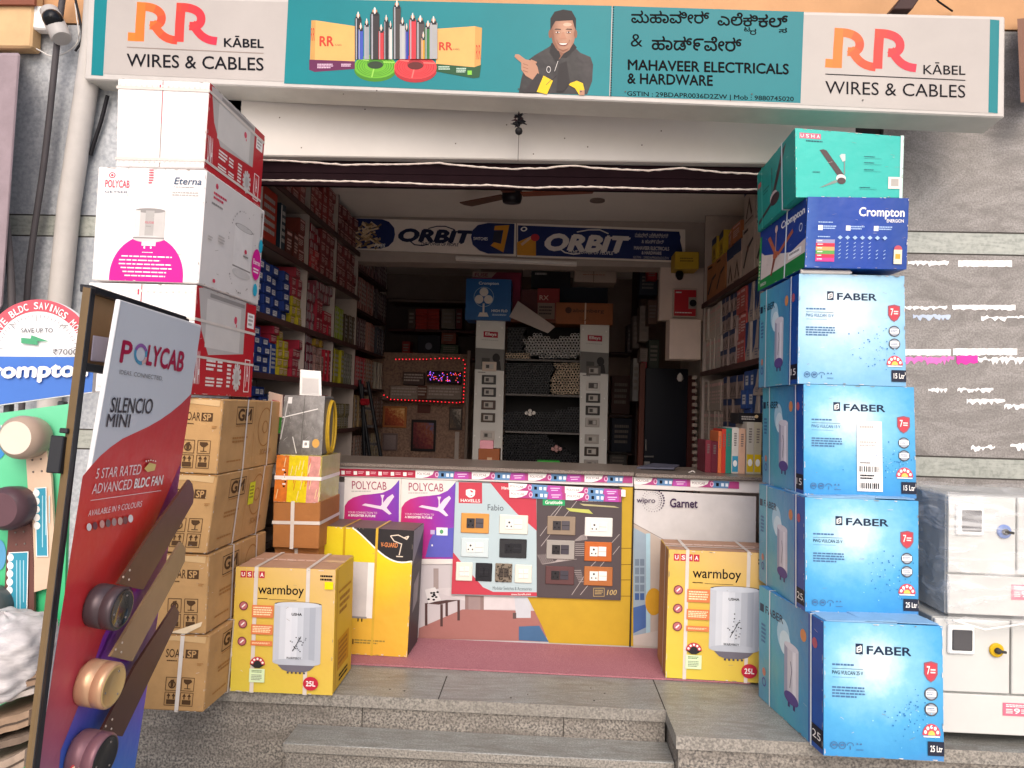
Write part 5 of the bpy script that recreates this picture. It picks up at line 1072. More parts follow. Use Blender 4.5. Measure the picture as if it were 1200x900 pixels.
# printed front of the main counter: a room picture with a yellow field
YB = CYF+.012
def room(A):
    A.poly([(397, 566), (742, 575), (742, 758), (397, 748)], mat('bdb6b8', .4, .03, 3)); A.poly([(540, 688), (640, 690), (640, 706), (545, 704), (497, 690)], mat('c6bfc0', .4)); A.rect(508, 666, 514, 690, mat('9b8d8a')); A.rect(545, 697, 567, 718, mat('86706c')); A.rect(549, 699, 563, 716, mat('958280'))
    A.poly([(490, 748), (491, 736), (542, 714), (640, 716), (640, 752)], gmat('print_floor', [(0, '9c6a64'), (1, 'b59a95')])); A.rect(567, 697, 604, 714, mat('c9c2c3')); A.poly([(602, 690), (622, 690), (622, 724), (605, 724)], mat('bcc0c6')); A.rect(601, 718, 605, 725, mat('5a4a48'))
    WD = mat('503a38', .4); A.poly([(497, 707), (523, 703), (539, 703), (514, 708.5)], WD)
    for x, y0, y1 in ((498, 707, 733), (516, 708, 734), (536, 703, 727), (522, 706, 722)): A.rect(x, y0, x+3, y1, WD)
    A.poly([(498, 691), (510, 688), (517, 703), (502, 707)], mat('d3cfce')); 
    for k in range(10): A.ell(501+rnd.random()*12, 692+rnd.random()*12, 1.6, 1.1, INK)
    A.poly([(614, 692), (742, 692), (742, 757), (643, 753), (636, 735), (626, 715)], mat('b8962e', .4, .06, 8)); A.poly([(608, 734), (632, 733), (643, 752), (608, 750)], mat('46688c', .4)); A.poly([(726, 571), (742, 571), (742, 700), (726, 700)], mat('b8962e', .4, .06, 8))
    for y in (642, 661, 679, 698): A.rect(727, y, 741, y+.8, mat('6d5316'))
    A.rect(397, 566, 404, 640, mat('aaa4a6'))
sheet('printed_front', [(397, 565), (742, 574), (740, 759), (397, 749)], YB, .01, mat('bdb6b8'), rt, art=room)
m2 = MB(); p = at(741.5, 700, CYF); m2.box(xm-.003, CYF-.004, .011, xm+.004, CYF+.05, zf0-.003, mat('241c1a')); m2.build('corner_joint', rt)
def wip(A):
    A.poly([(743, 575), (884, 583), (884, 770), (741, 758)], gmat('print_wall_blend', [(0, 'b5a79c'), (.35, 'c9bdb2'), (.6, 'cfcac8'), (1, 'c2c4c8')], direction=(0, 1)))
    A.poly([(884, 640), (805, 634), (778, 634), (742, 612), (742, 575), (884, 583)], mat('c9c5c4', .4)); A.line([(742, 613), (779, 633), (884, 637)], .8, mat('8d8480')); A.line([(779, 633), (800, 648), (884, 652)], .8, mat('9d938e'))
    A.poly([(742, 618), (757, 626), (757, 745), (742, 752)], mat('8fa0ae', .4)); 
    for k in range(5):
        for j in range(2): A.rect(744+j*6, 655+k*10, 749+j*6, 663+k*10, mat('6d7c8c') if k < 4 else mat('3f5a8c'))
    A.poly([(742, 712), (757, 708), (757, 735), (742, 742)], mat('47649a', .4)); A.rect(757, 625, 762, 745, mat('a3c3d0')); A.poly([(742, 755), (741, 745), (790, 735), (884, 742), (884, 770)], mat('bcb2aa'))
    A.ell(766, 705, 10, 16, mat('c9962a'))
    PU = mat('3f2a4a', .4)
    for ring, (r, n, s0) in enumerate(((7.5, 22, .45), (10, 24, .8), (13, 26, 1.1))):
        for k in range(n):
            a = 2*math.pi*k/n; sz = s0*(.45+.55*max(0, math.cos(a-.25))); A.ell(765+r*math.cos(a), 586.5-r*math.sin(a), sz, sz, PU, n=8)
    A.text('wipro', 746, 583, 767.5, 590.5, PU, .012, sl=.03); A.text('Garnet', 785, 584, 817, 594, PU, .03, sl=.03)
sheet('printed_front', [(743, 574), (886, 582), (884, 768), (741, 759)], YB, .01, mat('cfcac8'), rt, art=wip)
# two posters with a white fan on violet
PGR = gmat('print_violet_blend', [(0, 'c2284c'), (.3, 'b02a78'), (.6, '8f2f9c'), (.85, '7a3aa8'), (1, '5a4ab0')], direction=(.75, .25), rough=.4)
def poly_poster(ox, oy, last):
    def fn(A):
        X_ = lambda x: ox+x; Y_ = lambda y: oy+y
        A.poly([(X_(1), Y_(1)), (X_(65), Y_(2)), (X_(64), Y_(100)), (X_(-2), Y_(100))], mat('d8d2cd', .4, .03))
        top = [(0, 34), (4, 28), (10, 24), (20, 21), (32, 20), (44, 18.5), (54, 14), (60, 8), (64, 3)]
        pts = [(X_(a), Y_(b)) for a, b in top]+[(X_(63), Y_(94)), (X_(-3), Y_(94))]
        A.grad(PGR, pts, [((p[0]-ox)/66, 1-(p[1]-oy)/94) for p in pts]); A.text('POLYCAB', X_(8.5), Y_(4.5), X_(49), Y_(14), mat('96405a', .4), .005, sl=.03); A.fine(X_(8), Y_(16), X_(34), Y_(18.5), 1, GREYP)
        A.poly([(X_(20), Y_(33)), (X_(24), Y_(31)), (X_(42), Y_(34)), (X_(50), Y_(24)), (X_(56), Y_(20)), (X_(58), Y_(23)), (X_(49), Y_(36)), (X_(55), Y_(43)), (X_(52), Y_(44)), (X_(44), Y_(38))], mat('dcc9d8')); A.rect(X_(43.5), Y_(23), X_(45), Y_(34), mat('dcc9d8')); A.poly([(X_(42), Y_(21)), (X_(46.5), Y_(21)), (X_(45), Y_(25)), (X_(43.5), Y_(25))], mat('dcc9d8'))
        A.text('YOUR CONNECTION TO', X_(4), Y_(40), X_(38), Y_(42.3), mat('e6c8d4'), 0, sl=.03); A.text('A BRIGHTER FUTURE', X_(4), Y_(43.5), X_(36), Y_(46), WHITE, .03, sl=.03)
        A.poly([(X_(40), Y_(60)), (X_(44), Y_(60)), (X_(56), Y_(58)), (X_(63), Y_(57)), (X_(62.5), Y_(92)), (X_(28), Y_(92)), (X_(33), Y_(72))], mat('5a5ab0', .4)); A.rect(X_(41), Y_(57), X_(54), Y_(66), WHITE, sl=.03); A.ell(X_(47), Y_(62), 2.2, 2.6, mat('5a9a6a')); A.rect(X_(34), Y_(60), X_(39), Y_(65), mat('b9a8cc')); A.ell(X_(36), Y_(78), 1, 1.2, WHITE)
    return fn
for i, (ox, oy) in enumerate(((404, 559), (470.5, 561))):
    o = sheet('fan_poster', [(ox, oy), (ox+66, oy+1.5), (ox+63, oy+94), (ox-3, oy+92)], YB-.006, .004, mat('d8d2cd'), None, art=poly_poster(ox, oy, i)); tag(o, ('violet fan poster on the counter front, mostly behind the black topped yellow carton', 'violet fan poster on the counter front beside the red and grey switch board')[i], 'poster', 'violet fan posters on the counter front')
# two switch boards
def modules(o, x0, y0, x1, y1, Y, kind, sl=.03):
    cx0, cx1 = x0+(x1-x0)*.2, x1-(x1-x0)*.2; cy0, cy1 = y0+(y1-y0)*.25, y1-(y1-y0)*.25
    dark = mat('26262a', .3); lt = mat('e2e0da', .35, .02); ml = mat('545056', .35)
    def mod(nm, a, b, c, d, m, holes, hm):
        m2 = MB(); p, q = at(a, d, Y), at(c, b, Y); m2.box(p.x, Y-.004, p.z, q.x, Y+.001, q.z, m, .0012); A = Art(m2, V((p.x, Y-.004, q.z)), V((q.x, Y-.004, q.z)), V((q.x, Y-.004, p.z)), V((p.x, Y-.004, p.z)), lift=.0008)
        if holes: A.circ(.5, .28, .11, hm); A.circ(.25, .7, .08, hm); A.circ(.75, .7, .08, hm)
        else: A.rect(.05, .46, .95, .52, hm)
        m2.build(nm, o)
    sw_ = {'w': (lt, mat('3a3a3c'), lt, mat('b5b2ac')), 'd': (mat('3a373a', .35), mat('121214'), ml, mat('2a282b')), 'k': (dark, mat('08080a'), dark, mat('3a3a3e')), 'm': (mat('2f2c2e', .3), mat('0c0c0d'), mat('46424a', .3), mat('2a282b'))}
    if kind in 'wdkm':
        a, b, c, d = sw_[kind]; xm_ = (cx0+cx1)/2; mod('socket', cx0, cy0, xm_-.2, cy1, a, True, b); mod('switch', xm_+.2, cy0, cx1, cy1, c, False, d)
    else:
        m_, h_ = ((lt, mat('b5b2ac')) if kind == 'W' else (dark, mat('3a3a3e')) if kind == 'K' else (mat('4a423c', .4), mat('2a2622')))
        for i in range(2): mod('switch', cx0+(cx1-cx0)*i/2+.1, cy0, cx0+(cx1-cx0)*(i+1)/2-.1, cy1, m_, False, h_)
def plate(board, x0, y0, x1, y1, m, kind, lab, Y):
    p, q = at(x0, y1, Y), at(x1, y0, Y); m2 = MB(); m2.box(p.x, Y-.008, p.z, q.x, Y, q.z, m, .003)
    if kind == 'P':
        A = Art(m2, V((p.x, Y-.008, q.z)), V((q.x, Y-.008, q.z)), V((q.x, Y-.008, p.z)), V((p.x, Y-.008, p.z)), lift=.0006)
        for k in range(60): A.circ(rnd.random()*.94+.03, rnd.random()*.94+.03, .035, mat('2a2420'), n=8)
    o = m2.build('switch_plate', board); o['label'] = lab; modules(o, x0, y0, x1, y1, Y-.0075, kind)
YH = YB-.014
def hav(A):
    LB = mat('aebfc4', .35, .04, 3); RD = mat('b8404e', .35, .03); A.poly([(534, 565), (628, 569), (629, 695), (530, 693)], LB)
    A.poly([(574, 565), (628, 568), (629, 622), (606, 602), (590, 585)], RD); A.poly([(531, 647), (545, 664), (566, 688), (578, 693.5), (629, 694), (629, 698.5), (529, 696)], RD); A.rect(537.5, 565, 565, 589.5, RD, sl=.02)
    A.poly([(546, 574), (550, 573), (552, 577), (556, 577), (555, 573), (557, 575), (556, 581), (552, 580), (550, 583), (546, 580)], WHITE); A.ell(551.5, 578, 5.2, 5, WHITE, ri=.7); A.text('HAVELLS', 540, 584.5, 562.5, 588, WHITE, .02, sl=.03)
    A.text('Fabio', 571.5, 591, 590, 598, mat('4c5058'), 0, sl=.03); A.text('Havells', 588, 570, 602, 573.5, WHITE, .03); A.text('Modular Switches & Accessories', 577.5, 687, 623, 691, mat('5c6468'), 0, sl=.02); A.text('www.havells.com', 599, 695, 622, 697.3, WHITE, .01)
o = sheet('switch_board', [(534, 564), (629, 568), (629.5, 700), (529, 697)], YH, .012, mat('8c8f92'), None, art=hav); tag(o, 'pale blue and red sample board of wall switches on the counter front', 'switch board')
IV = mat('d8d6ca', .35, .02); LTB = mat('c3d0d2', .3, .02); TAN = mat('c98f4a', .4)
for x0, y0, x1, y1, m_, k_, lb in [(540, 602, 573.5, 624, TAN, 'd', 'orange wood switch plate with dark modules'), (585, 604, 619, 625, IV, 'w', 'ivory switch plate with socket'), (540, 631, 573, 652, LTB, 'w', 'pale blue glass switch plate'), (585, 632, 617.5, 653, mat('202024', .15, spec=.6), 'k', 'glossy black switch plate'),
     (534, 659, 554, 680, IV, 'W', 'small ivory switch plate at lower left'), (557, 660, 577, 680.5, mat('26262a', .3), 'K', 'small black switch plate'), (580, 660.5, 600.5, 681.5, mat('7d7264', .4), 'P', 'small patterned brown switch plate'), (603, 662, 623.5, 682.5, IV, 'W', 'small ivory switch plate at lower right')]: plate(o, x0, y0, x1, y1, m_, k_, lb, YH-.0005)
def gpt(A):
    GY = mat('4f4648', .35, .05, 4); A.poly([(629, 569), (728, 574), (727, 701), (629, 699)], GY); L_ = mat('a99f9c')
    for a, b in (((633, 628), (662, 588)), ((634, 640), (648, 622)), ((645, 605), (660, 588)), ((660, 607), (676, 587)), ((670, 697), (688, 670)), ((680, 697), (692, 682)), ((715, 638), (726, 626)), ((718, 650), (726, 640)), ((692, 664), (699, 657)), ((703, 664), (709, 657))): A.line([a, b], .7, L_)
    for k in range(7): A.line([(630+k*2.2, 650-.2*k), (636+k*2.2, 661-k*.3), (676-k*3, 655-k*.6)], .55, L_); A.line([(672+k*1.3, 634-k*1.0), (688-k*.4, 632-k), (686, 616+k*2)], .5, L_); A.rect(674, 637+k*2.2, 686, 637.6+k*2.2, L_); A.rect(672+k, 668+k*2.2, 681+k*.5, 668.6+k*2.2, L_)
    A.poly([(663, 595), (690, 597), (695, 602), (668, 599)], mat('b9bc62')); A.poly([(679, 590), (720, 593), (726, 595), (684, 592.5)], mat('b0a880')); A.rect(636, 585, 662, 592, mat('2f9a60'), sl=.02); A.text('Gratitude', 639, 586.5, 659, 590.5, WHITE, .02); A.fine(682, 587, 712, 588.5, 1, L_)
    GD = mat('b39a6a'); A.line([(695.5, 689), (708, 689), (708, 698.5), (695.5, 698.5), (695.5, 689)], .6, GD); A.fine(697, 691, 707, 697, 3, GD); A.text('100', 711, 691, 722, 697, GD, .02, it=.2)
o = sheet('switch_board', [(629.5, 568), (729, 572), (727.5, 703.5), (629.8, 700)], YH-.001, .012, mat('4f4648'), None, art=gpt); tag(o, 'dark brown sample board with line pattern and six switch plates on the counter front', 'switch board')
for x0, y0, x1, y1, m_, k_, lb in [(641, 605.5, 674.5, 626, mat('8d7c6a', .35), 'd', 'brown grey switch plate'), (685, 607, 718, 628, mat('dcdad4', .3, .02), 'w', 'white switch plate'), (640, 633.5, 673.5, 654.5, mat('9b958f', .35), 'm', 'silver grey switch plate'), (684.5, 635.5, 717, 657, mat('b5602e', .35, .1), 'w', 'orange brown switch plate'), (639, 664, 673, 684, mat('5d4040', .35), 'm', 'maroon switch plate'), (684, 664.5, 718, 685.5, mat('a8683c', .4, .1), 'w', 'light wood switch plate')]: plate(o, x0, y0, x1, y1, m_, k_, lb, YH-.0015)
for (xa, ya, xb, yb, h, lb) in ((596, 566, 733, 574, 8, 'upper slanted strip of pink sticker tape stuck across the switch boards'), (597, 574.5, 728, 580, 8.5, 'lower slanted strip of pink sticker tape stuck across the switch boards')):
    o = sheet('sticker_tape', [(xa, ya), (xb, yb), (xb, yb+h), (xa, ya+h)], YH-.006, .001, WHITE, None, art=tape_art(xa, xb, ya, yb, h, '')); tag(o, lb, 'sticker tape', 'sticker tape across the switch boards')
# ================================================================== shop interior
XLW, XRW, YBK, ZC = -1.98, 1.62, 9.0, 2.88
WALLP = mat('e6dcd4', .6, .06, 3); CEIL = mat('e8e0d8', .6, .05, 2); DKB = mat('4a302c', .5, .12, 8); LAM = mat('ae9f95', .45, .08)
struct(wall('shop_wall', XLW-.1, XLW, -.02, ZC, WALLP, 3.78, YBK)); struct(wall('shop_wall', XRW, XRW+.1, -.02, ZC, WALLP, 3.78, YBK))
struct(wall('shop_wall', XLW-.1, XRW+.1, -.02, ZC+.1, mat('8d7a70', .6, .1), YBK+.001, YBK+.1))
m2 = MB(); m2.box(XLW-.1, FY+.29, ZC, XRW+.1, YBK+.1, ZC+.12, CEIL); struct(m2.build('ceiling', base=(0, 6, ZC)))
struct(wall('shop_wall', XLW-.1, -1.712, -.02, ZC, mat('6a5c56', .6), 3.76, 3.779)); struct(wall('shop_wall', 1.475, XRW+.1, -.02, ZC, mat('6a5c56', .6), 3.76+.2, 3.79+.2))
m2 = MB(); m2.lathe(at(700, 236, 4.9), (0, 0, 1), [(0, .05), (.01, .05)], mat('6a5a52'), 16); tag(m2.build('ceiling_rose'), 'small round plate on the ceiling right of the fan', 'ceiling rose')
# beam with two boards
YBM = 6.25; zb0 = at(600, 303, YBM).z; zb1 = at(600, 262, YBM).z
m2 = MB(); m2.box(XLW+.002, YBM+.02, zb0-.045, XRW-.002, YBM+.25, ZC-.001, mat('a3958c', .6, .06)); struct(m2.build('ceiling_beam'))
NV = mat('1c2a5c', .45, .06); CRM = mat('e0d4ca', .4, .04); ORY = mat('c98a2c', .4); NVD = mat('1d2440', .45)
def orb1(A):
    A.poly([(417, 256), (604, 262), (604, 299), (417, 291)], CRM); A.poly([(417, 256), (448, 257), (456, 260), (462, 267), (463, 275), (461, 283), (455, 289), (446, 291.5), (417, 291)], NV)
    for k in range(60):
        a, b = rnd.uniform(418, 444), rnd.uniform(263, 289); t = rnd.choice((-1, 1, .4)); A.line([(a-4, b+3*t), (a+3, b-2*t)], 2.0, mat(rnd.choice(('c9ae8c', 'a88a68', 'd4bd9c', '7c6448')), .4))
    A.text('PIPES', 439, 286, 451, 290, WHITE, .02, it=.2); A.text('ORBIT', 466, 268.5, 549, 282.5, NVD, .07, sl=.035, it=.35); A.text('THE POWER OF PEOPLE', 493, 284, 537, 287.5, NVD, .02, sl=.03, it=.2)
    A.line([(502, 268), (512, 265.5), (522, 265.5), (533, 269.5)], 1.2, NVD); A.line([(481, 283), (486, 287), (495, 288), (502, 286.5)], 1.4, NVD)
    A.poly([(603, 262.5), (572, 261.5), (560, 264), (554, 270), (552, 278), (554, 287), (562, 294), (572, 297.5), (602, 298)], NV); A.text('SWITCHES', 555, 278, 571.5, 281.5, WHITE, .01, sl=.03)
    A.poly([(580, 265), (597, 264), (590, 296), (575, 288), (579, 284), (587, 286), (590, 270), (579, 270)], ORY); A.poly([(579, 272), (588, 270), (586, 285), (577, 284)], mat('2c2c3c'))
def orb2(A):
    A.poly([(606, 262), (802, 269), (802, 306.5), (606, 299.5)], CRM); A.poly([(607, 264), (796, 271.5), (797, 276), (799, 281), (799, 290), (801, 305.5), (607, 299)], NV); A.poly([(803, 271), (798, 275), (797, 282), (799, 290), (803, 294)], CRM)
    A.text('O', 610, 266, 617, 271, WHITE, .05, it=.2); A.poly([(606, 284), (622, 277), (628, 281), (628, 300), (606, 299)], ORY); A.line([(611, 287), (621, 279), (627, 276)], 3, mat('c9a98c')); A.ell(627, 278.5, 5, 4.2, mat('b8323c'))
    A.text('ORBIT', 637, 274.5, 731, 292.5, mat('d8d0ca'), .07, sl=.04, it=.35); A.text('THE POWER OF PEOPLE', 668, 293, 718, 297, mat('d8d0ca'), .02, sl=.035, it=.2)
    A.line([(676, 272), (690, 269.5), (703, 269.5), (713, 274)], 1.3, mat('d8d0ca')); A.line([(655, 291), (662, 296), (672, 298), (680, 297)], 1.4, mat('d8d0ca'))
    GYT = mat('b9b2b4'); A.text('ಮಹಾವೀರ್ ಎಲೆಕ್ಟ್ರಿಕಲ್ಸ್', 744, 272.5, 783, 278, GYT, .02, sl=.03); A.text('& ಹಾಡ್೯ವೇರ್', 752, 280.5, 778, 285, GYT, .02, sl=.03); A.text('MAHAVEER ELECTRICALS', 743, 288.5, 784, 292.5, GYT, .05, sl=.03); A.text('& HARDWARE', 752, 294.5, 775, 298, GYT, .05, sl=.03); A.text('GSTIN : 29BDAPR0036D2ZW', 742, 300, 784, 302.8, GYT, .01, sl=.03)
o = sheet('header_board', [(417, 255.5), (604.5, 261.5), (604.5, 300), (417, 292)], YBM, .018, CRM, None, art=orb1, lift=.002); tag(o, 'white inner header board with black lettering and a heap of printed pipes', 'header board')
o = sheet('header_board', [(606, 261.5), (803, 269), (803, 307.5), (606, 300.5)], YBM, .018, CRM, None, art=orb2, lift=.002); tag(o, 'navy inner header board with white lettering under the ceiling', 'header board')
m2 = MB(); p, q = at(534, 302, YBM-.03), at(676, 309, YBM-.03); m2.tube([p, q], .014, mat('d8d2cc', .4), 10); rt = m2.build('tube_light'); tag(rt, 'unlit white tube light fixed along the lower edge of the header boards', 'tube light')
m2 = MB(); m2.hexa([p+V((0, .012, -.02)), q+V((0, .012, -.02)), q+V((0, .035, -.02)), p+V((0, .035, -.02)), p+V((0, .012, .02)), q+V((0, .012, .02)), q+V((0, .035, .02)), p+V((0, .035, .02))], CRM); m2.build('batten', rt)
# ceiling fan
YF = 5.1; c = at(600, 229, YF); rt = empty('ceiling_fan', (c.x, c.y, c.z)); tag(rt, 'brown three blade ceiling fan with a dark hub in front of the header boards', 'ceiling fan')
m2 = MB(); m2.lathe(c, (0, 0, 1), [(-.055, .03), (-.05, .062), (-.02, .07), (.03, .07), (.045, .05)], mat('1f1c20', .35), 24); m2.build('motor', rt)
m2 = MB(); m2.tube([c+V((0, 0, .045)), V((c.x, c.y, ZC))], .012, mat('2a2628')); m2.build('down_rod', rt)
def fbl(tip, m, lb):
    m2 = MB(); d = (tip-c); d.z *= 1; L_ = d.length; u = d.normalized(); s_ = u.cross(V((0, 0, 1))).normalized(); r0_ = c+u*.07
    p = [r0_-s_*.045, r0_+s_*.045, tip+s_*.06, tip+u*.02, tip-s_*.06]; t = [v+V((0, 0, .008)) for v in p]; m2.poly(p, m); m2.poly(t, m)
    for i in range(5): m2.poly([p[i-1], p[i], t[i], t[i-1]], m)
    o = m2.build('blade', rt); o['label'] = lb
fbl(at(546, 240, 5.45), mat('6a4a3c', .5), 'blade pointing left, its shade put into a darker brown'); fbl(at(693, 224, 5.0), mat('8c4a34', .4), 'red brown blade pointing right'); fbl(c+V((-.12, -.50, .0)), mat('6a3c30', .45), 'blade pointing to the street')  # left blade's shade is put into its darker brown

# ---- wall shelving with goods
def shelf_unit(x0, x1, front, Y0, Y1, zs, divs, label):
    rt = empty('shelf_unit', ((x0+x1)/2, (Y0+Y1)/2, 0)); tag(rt, label, 'shelf')
    for z in zs:
        m2 = MB(); m2.box(x0, Y0, z-.018, x1, Y1, z, LAM, mats={'right' if front == 'r' else 'left': DKB, 'bottom': mat('8c7d74', .5)}); m2.build('shelf_board', rt)
        m2 = MB(); xx = x1 if front == 'r' else x0; s_ = 1 if front == 'r' else -1; m2.box(min(xx+s_*.001, xx+s_*.013), Y0, z-.032, max(xx+s_*.001, xx+s_*.013), Y1, z+.003, DKB); m2.build('shelf_edge', rt)
    for y in divs: m2 = MB(); m2.box(x0, y-.009, 0, x1-.002 if front == 'r' else x1, y+.009, ZC-.005, LAM, mats={'right' if front == 'r' else 'left': DKB}); m2.build('divider', rt)
    m2 = MB(); m2.box(x0-.012 if front == 'r' else x1+.001, Y0, 0, x0-.001 if front == 'r' else x1+.012, Y1, ZC-.005, LAM); m2.build('back_panel', rt)
ZS = [.10, .42, .74, 1.06, 1.42, 1.76, 2.18, 2.56]; LX0, LX1 = XLW+.03, -1.63
shelf_unit(LX0, LX1, 'r', 3.98, 6.3, ZS, [4.0, 4.95, 5.62, 6.28], 'dark edged laminate shelf unit along the left wall of the shop')
RX0, RX1 = 1.26, XRW-.03
ZR = [.10, .48, 1.06, 1.60, 2.15]
shelf_unit(RX0, RX1, 'l', 3.98, 6.05, ZR, [4.0, 6.04], 'dark edged laminate shelf unit along the right wall of the shop')
_P = {}
def goods(name, cat, side, y0, y1, z0, col, iw, ih, rows, label, group, dep=.16, stripe=None, gap=.003, jit=.012, setb=.02, maxn=40, slim=0):
    """a block of equal packets on a shelf: first one is built, the rest are copies"""
    n = max(1, int((y1-y0)/iw)); k = (name, col, iw, ih, side, stripe); cnt = 0; xf = LX1-setb if side == 'l' else RX0+setb
    for i in range(n):
        rr_ = rows if isinstance(rows, int) else rnd.randint(*rows)
        if rr_ >= 4 and rnd.random() < .22: rr_ -= 1
        for r in range(rr_):
            y = y0+iw*(i+.5); z = z0+r*(ih+.0015)+.001; xx = xf-(dep/2 if side == 'l' else -dep/2)+rnd.uniform(-jit, jit); loc = V((xx, y, z))
            if k not in _P:
                m2 = MB(); h_, w_ = dep/2, iw/2-gap; m2.box(-h_, -w_, 0, h_, w_, ih, mat(col, .5, .14, 12), .0025)
                c = [V(q) for q in ((-h_, -w_, 0), (h_, -w_, 0), (h_, w_, 0), (-h_, w_, 0), (-h_, -w_, ih), (h_, -w_, ih), (h_, w_, ih), (-h_, w_, ih))]
                A = Art(m2, *face(c, 'right' if side == 'l' else 'left'))
                if stripe == 'label': A.rect(.3, .25, .8, .75, mat('c9c4c0')); A.fine(.35, .35, .75, .65, 2, mat('5a5a6a'))
                elif stripe == 'lines': A.rect(.1, .1, .9, .2, mat('c8a09a')); A.fine(.15, .35, .85, .8, 4, mat('c8a8a0'))
                elif stripe == 'side': A.rect(.06, .05, .2, .95, mat('cfc9c4')); A.fine(.3, .15, .9, .85, 5, mat('a8a4a0'))
                elif stripe == 'pic': A.rect(.0, .0, 1, .28, mat('2c3a5c')); A.poly([(.2, .8), (.5, .4), (.8, .8), (.7, .85), (.5, .55), (.3, .85)], mat('4a3a34')); A.fine(.1, .88, .9, .95, 1, mat('5a4a44'))
                elif stripe == 'fan': A.poly([(.1, .75), (.45, .4), (.9, .3), (.92, .36), (.52, .48), (.2, .8)], mat('3c3838')); A.circ(.48, .46, .07, mat('6a4a40')); A.fine(.1, .06, .6, .16, 1, INK)
                elif stripe == 'blue': A.poly([(.0, .0), (.7, .0), (.4, .6), (.0, .8)], mat('24406e')); A.fine(.4, .7, .9, .9, 3, mat('6a6a78'))
                o = m2.build(name, base=(0, 0, 0)); _P[k] = o; tag(o, label, cat, group)
            else: o = _P[k].copy(); COL.objects.link(o); o['label'] = label; o['group'] = group
            o.location = loc; o.rotation_euler.z = rnd.gauss(0, .045); o.rotation_euler.x = rnd.choice((0, 0, 0, rnd.uniform(-.03, .03))); cnt += 1
            if cnt >= maxn: return
G = 'packets stacked on the left wall shelves'; nav = '1d2f66'; red = '8e2030'; mar = '5d1c28'; yel = '9c8a1e'; pnk = 'a0505c'
# street-end bay
goods('carton', 'carton', 'l', 4.10, 4.42, 2.18, 'a8301f', .30, .33, 1, 'orange red carton on the second shelf from the top behind the red and white cartons', G, .2, 'side')
goods('carton', 'carton', 'l', 4.44, 4.54, 2.18, '20303a', .09, .30, 1, 'slim dark carton standing right of the orange red carton on the left shelves', G, .2, 'side')
goods('carton', 'carton', 'l', 4.56, 4.78, 2.18, '5a2c26', .10, .17, 1, 'small brown carton beside the slim dark carton on the left shelves', G, .2, 'lines')
goods('packet', 'packet', 'l', 4.10, 4.48, 1.76, nav, .12, .062, 5, 'navy packet with a white end label in the pile under the orange red carton', G, .16, 'label')
goods('packet', 'packet', 'l', 4.52, 4.66, 1.76, nav, .125, .062, 5, 'navy packet with a white end label in the narrow pile beside the yellow packets', G, .16, 'label')
goods('packet', 'packet', 'l', 4.72, 4.92, 1.76, yel, .085, .062, 3, 'yellow packet at the inner end of the street side bay, second level of packets', G, .16, 'lines')
goods('packet', 'packet', 'l', 4.10, 4.36, 1.42, nav, .125, .052, 5, 'navy packet with a white end label on the level below the first navy piles', G, .16, 'label')
goods('packet', 'packet', 'l', 4.38, 4.50, 1.42, '1a3a7c', .11, .19, 1, 'upright blue packet beside the navy piles on the left shelves', G, .16, 'side')
goods('packet', 'packet', 'l', 4.38, 4.50, 1.613, red, .11, .05, 2, 'dark red packet lying on top of the upright blue packet', G, .16, 'lines')
goods('packet', 'packet', 'l', 4.52, 4.72, 1.42, yel, .09, .055, (3, 5), 'yellow packet in the stack between the blue and the dark red packets', G, .16, 'lines')
goods('packet', 'packet', 'l', 4.74, 4.93, 1.42, red, .09, .062, 4, 'dark red packet in the pile next to the yellow stack at the bay divider', G, .16, 'lines')
goods('packet', 'packet', 'l', 4.10, 4.34, 1.06, nav, .115, .055, (4, 5), 'navy packet with a white end label in the lowest navy piles behind the brown cartons', G, .16, 'label')
goods('packet', 'packet', 'l', 4.36, 4.60, 1.06, '16223c', .11, .08, 3, 'black blue packet behind the pale card on the left shelves', G, .16, 'side')
goods('packet', 'packet', 'l', 4.62, 4.70, 1.06, '4f9a3c', .075, .16, 1, 'bright green upright packet on the lowest visible left shelf', G, .16, 'lines')
goods('packet', 'packet', 'l', 4.72, 4.93, 1.06, mar, .10, .06, 4, 'maroon packet in the low pile beside the green upright packet', G, .16, 'lines')
goods('carton', 'carton', 'l', 4.10, 4.92, 2.56, '8d4a44', .13, .075, 4, 'faded red carton filling the top shelf of the street side bay', G, .2, 'lines')
# middle bay
goods('carton', 'carton', 'l', 4.98, 5.6, 2.56, '8a3a38', .10, .075, 4, 'faded red carton filling the top shelf of the middle bay', G, .2, 'lines')
goods('carton', 'carton', 'l', 5.02, 5.24, 2.18, 'b03a3c', .105, .05, 3, 'light red packet stacked in the half empty compartment of the middle bay', G, .18, 'lines')
goods('carton', 'carton', 'l', 5.26, 5.6, 2.18, '7c3434', .11, .085, 4, 'dull red carton in the full compartment under the top shelf of the middle bay', G, .2, 'lines')
goods('packet', 'packet', 'l', 4.98, 5.18, 1.76, '7d3440', .065, .065, 5, 'mauve red packet beside the middle bay divider under the red cartons', G, .16, 'side')
goods('packet', 'packet', 'l', 5.20, 5.36, 1.76, red, .08, .12, 2, 'crimson carton with a pink sticker stack in the middle bay', G, .16, 'lines')
goods('packet', 'packet', 'l', 5.38, 5.6, 1.76, '9c1f30', .105, .09, 2, 'bright crimson carton at the inner end of the middle bay, second level', G, .16, 'lines')
goods('packet', 'packet', 'l', 4.98, 5.2, 1.42, '6c2030', .07, .06, 5, 'wine red packet in the tall pile of the middle bay, third level', G, .16, 'side')
goods('packet', 'packet', 'l', 5.22, 5.44, 1.42, '8d6a62', .07, .06, 4, 'greyish pink packet in the middle bay, third level', G, .16, 'lines')
goods('packet', 'packet', 'l', 5.46, 5.6, 1.42, '9a1c2c', .065, .24, 1, 'tall scarlet carton standing at the inner end of the middle bay', G, .16, 'lines')
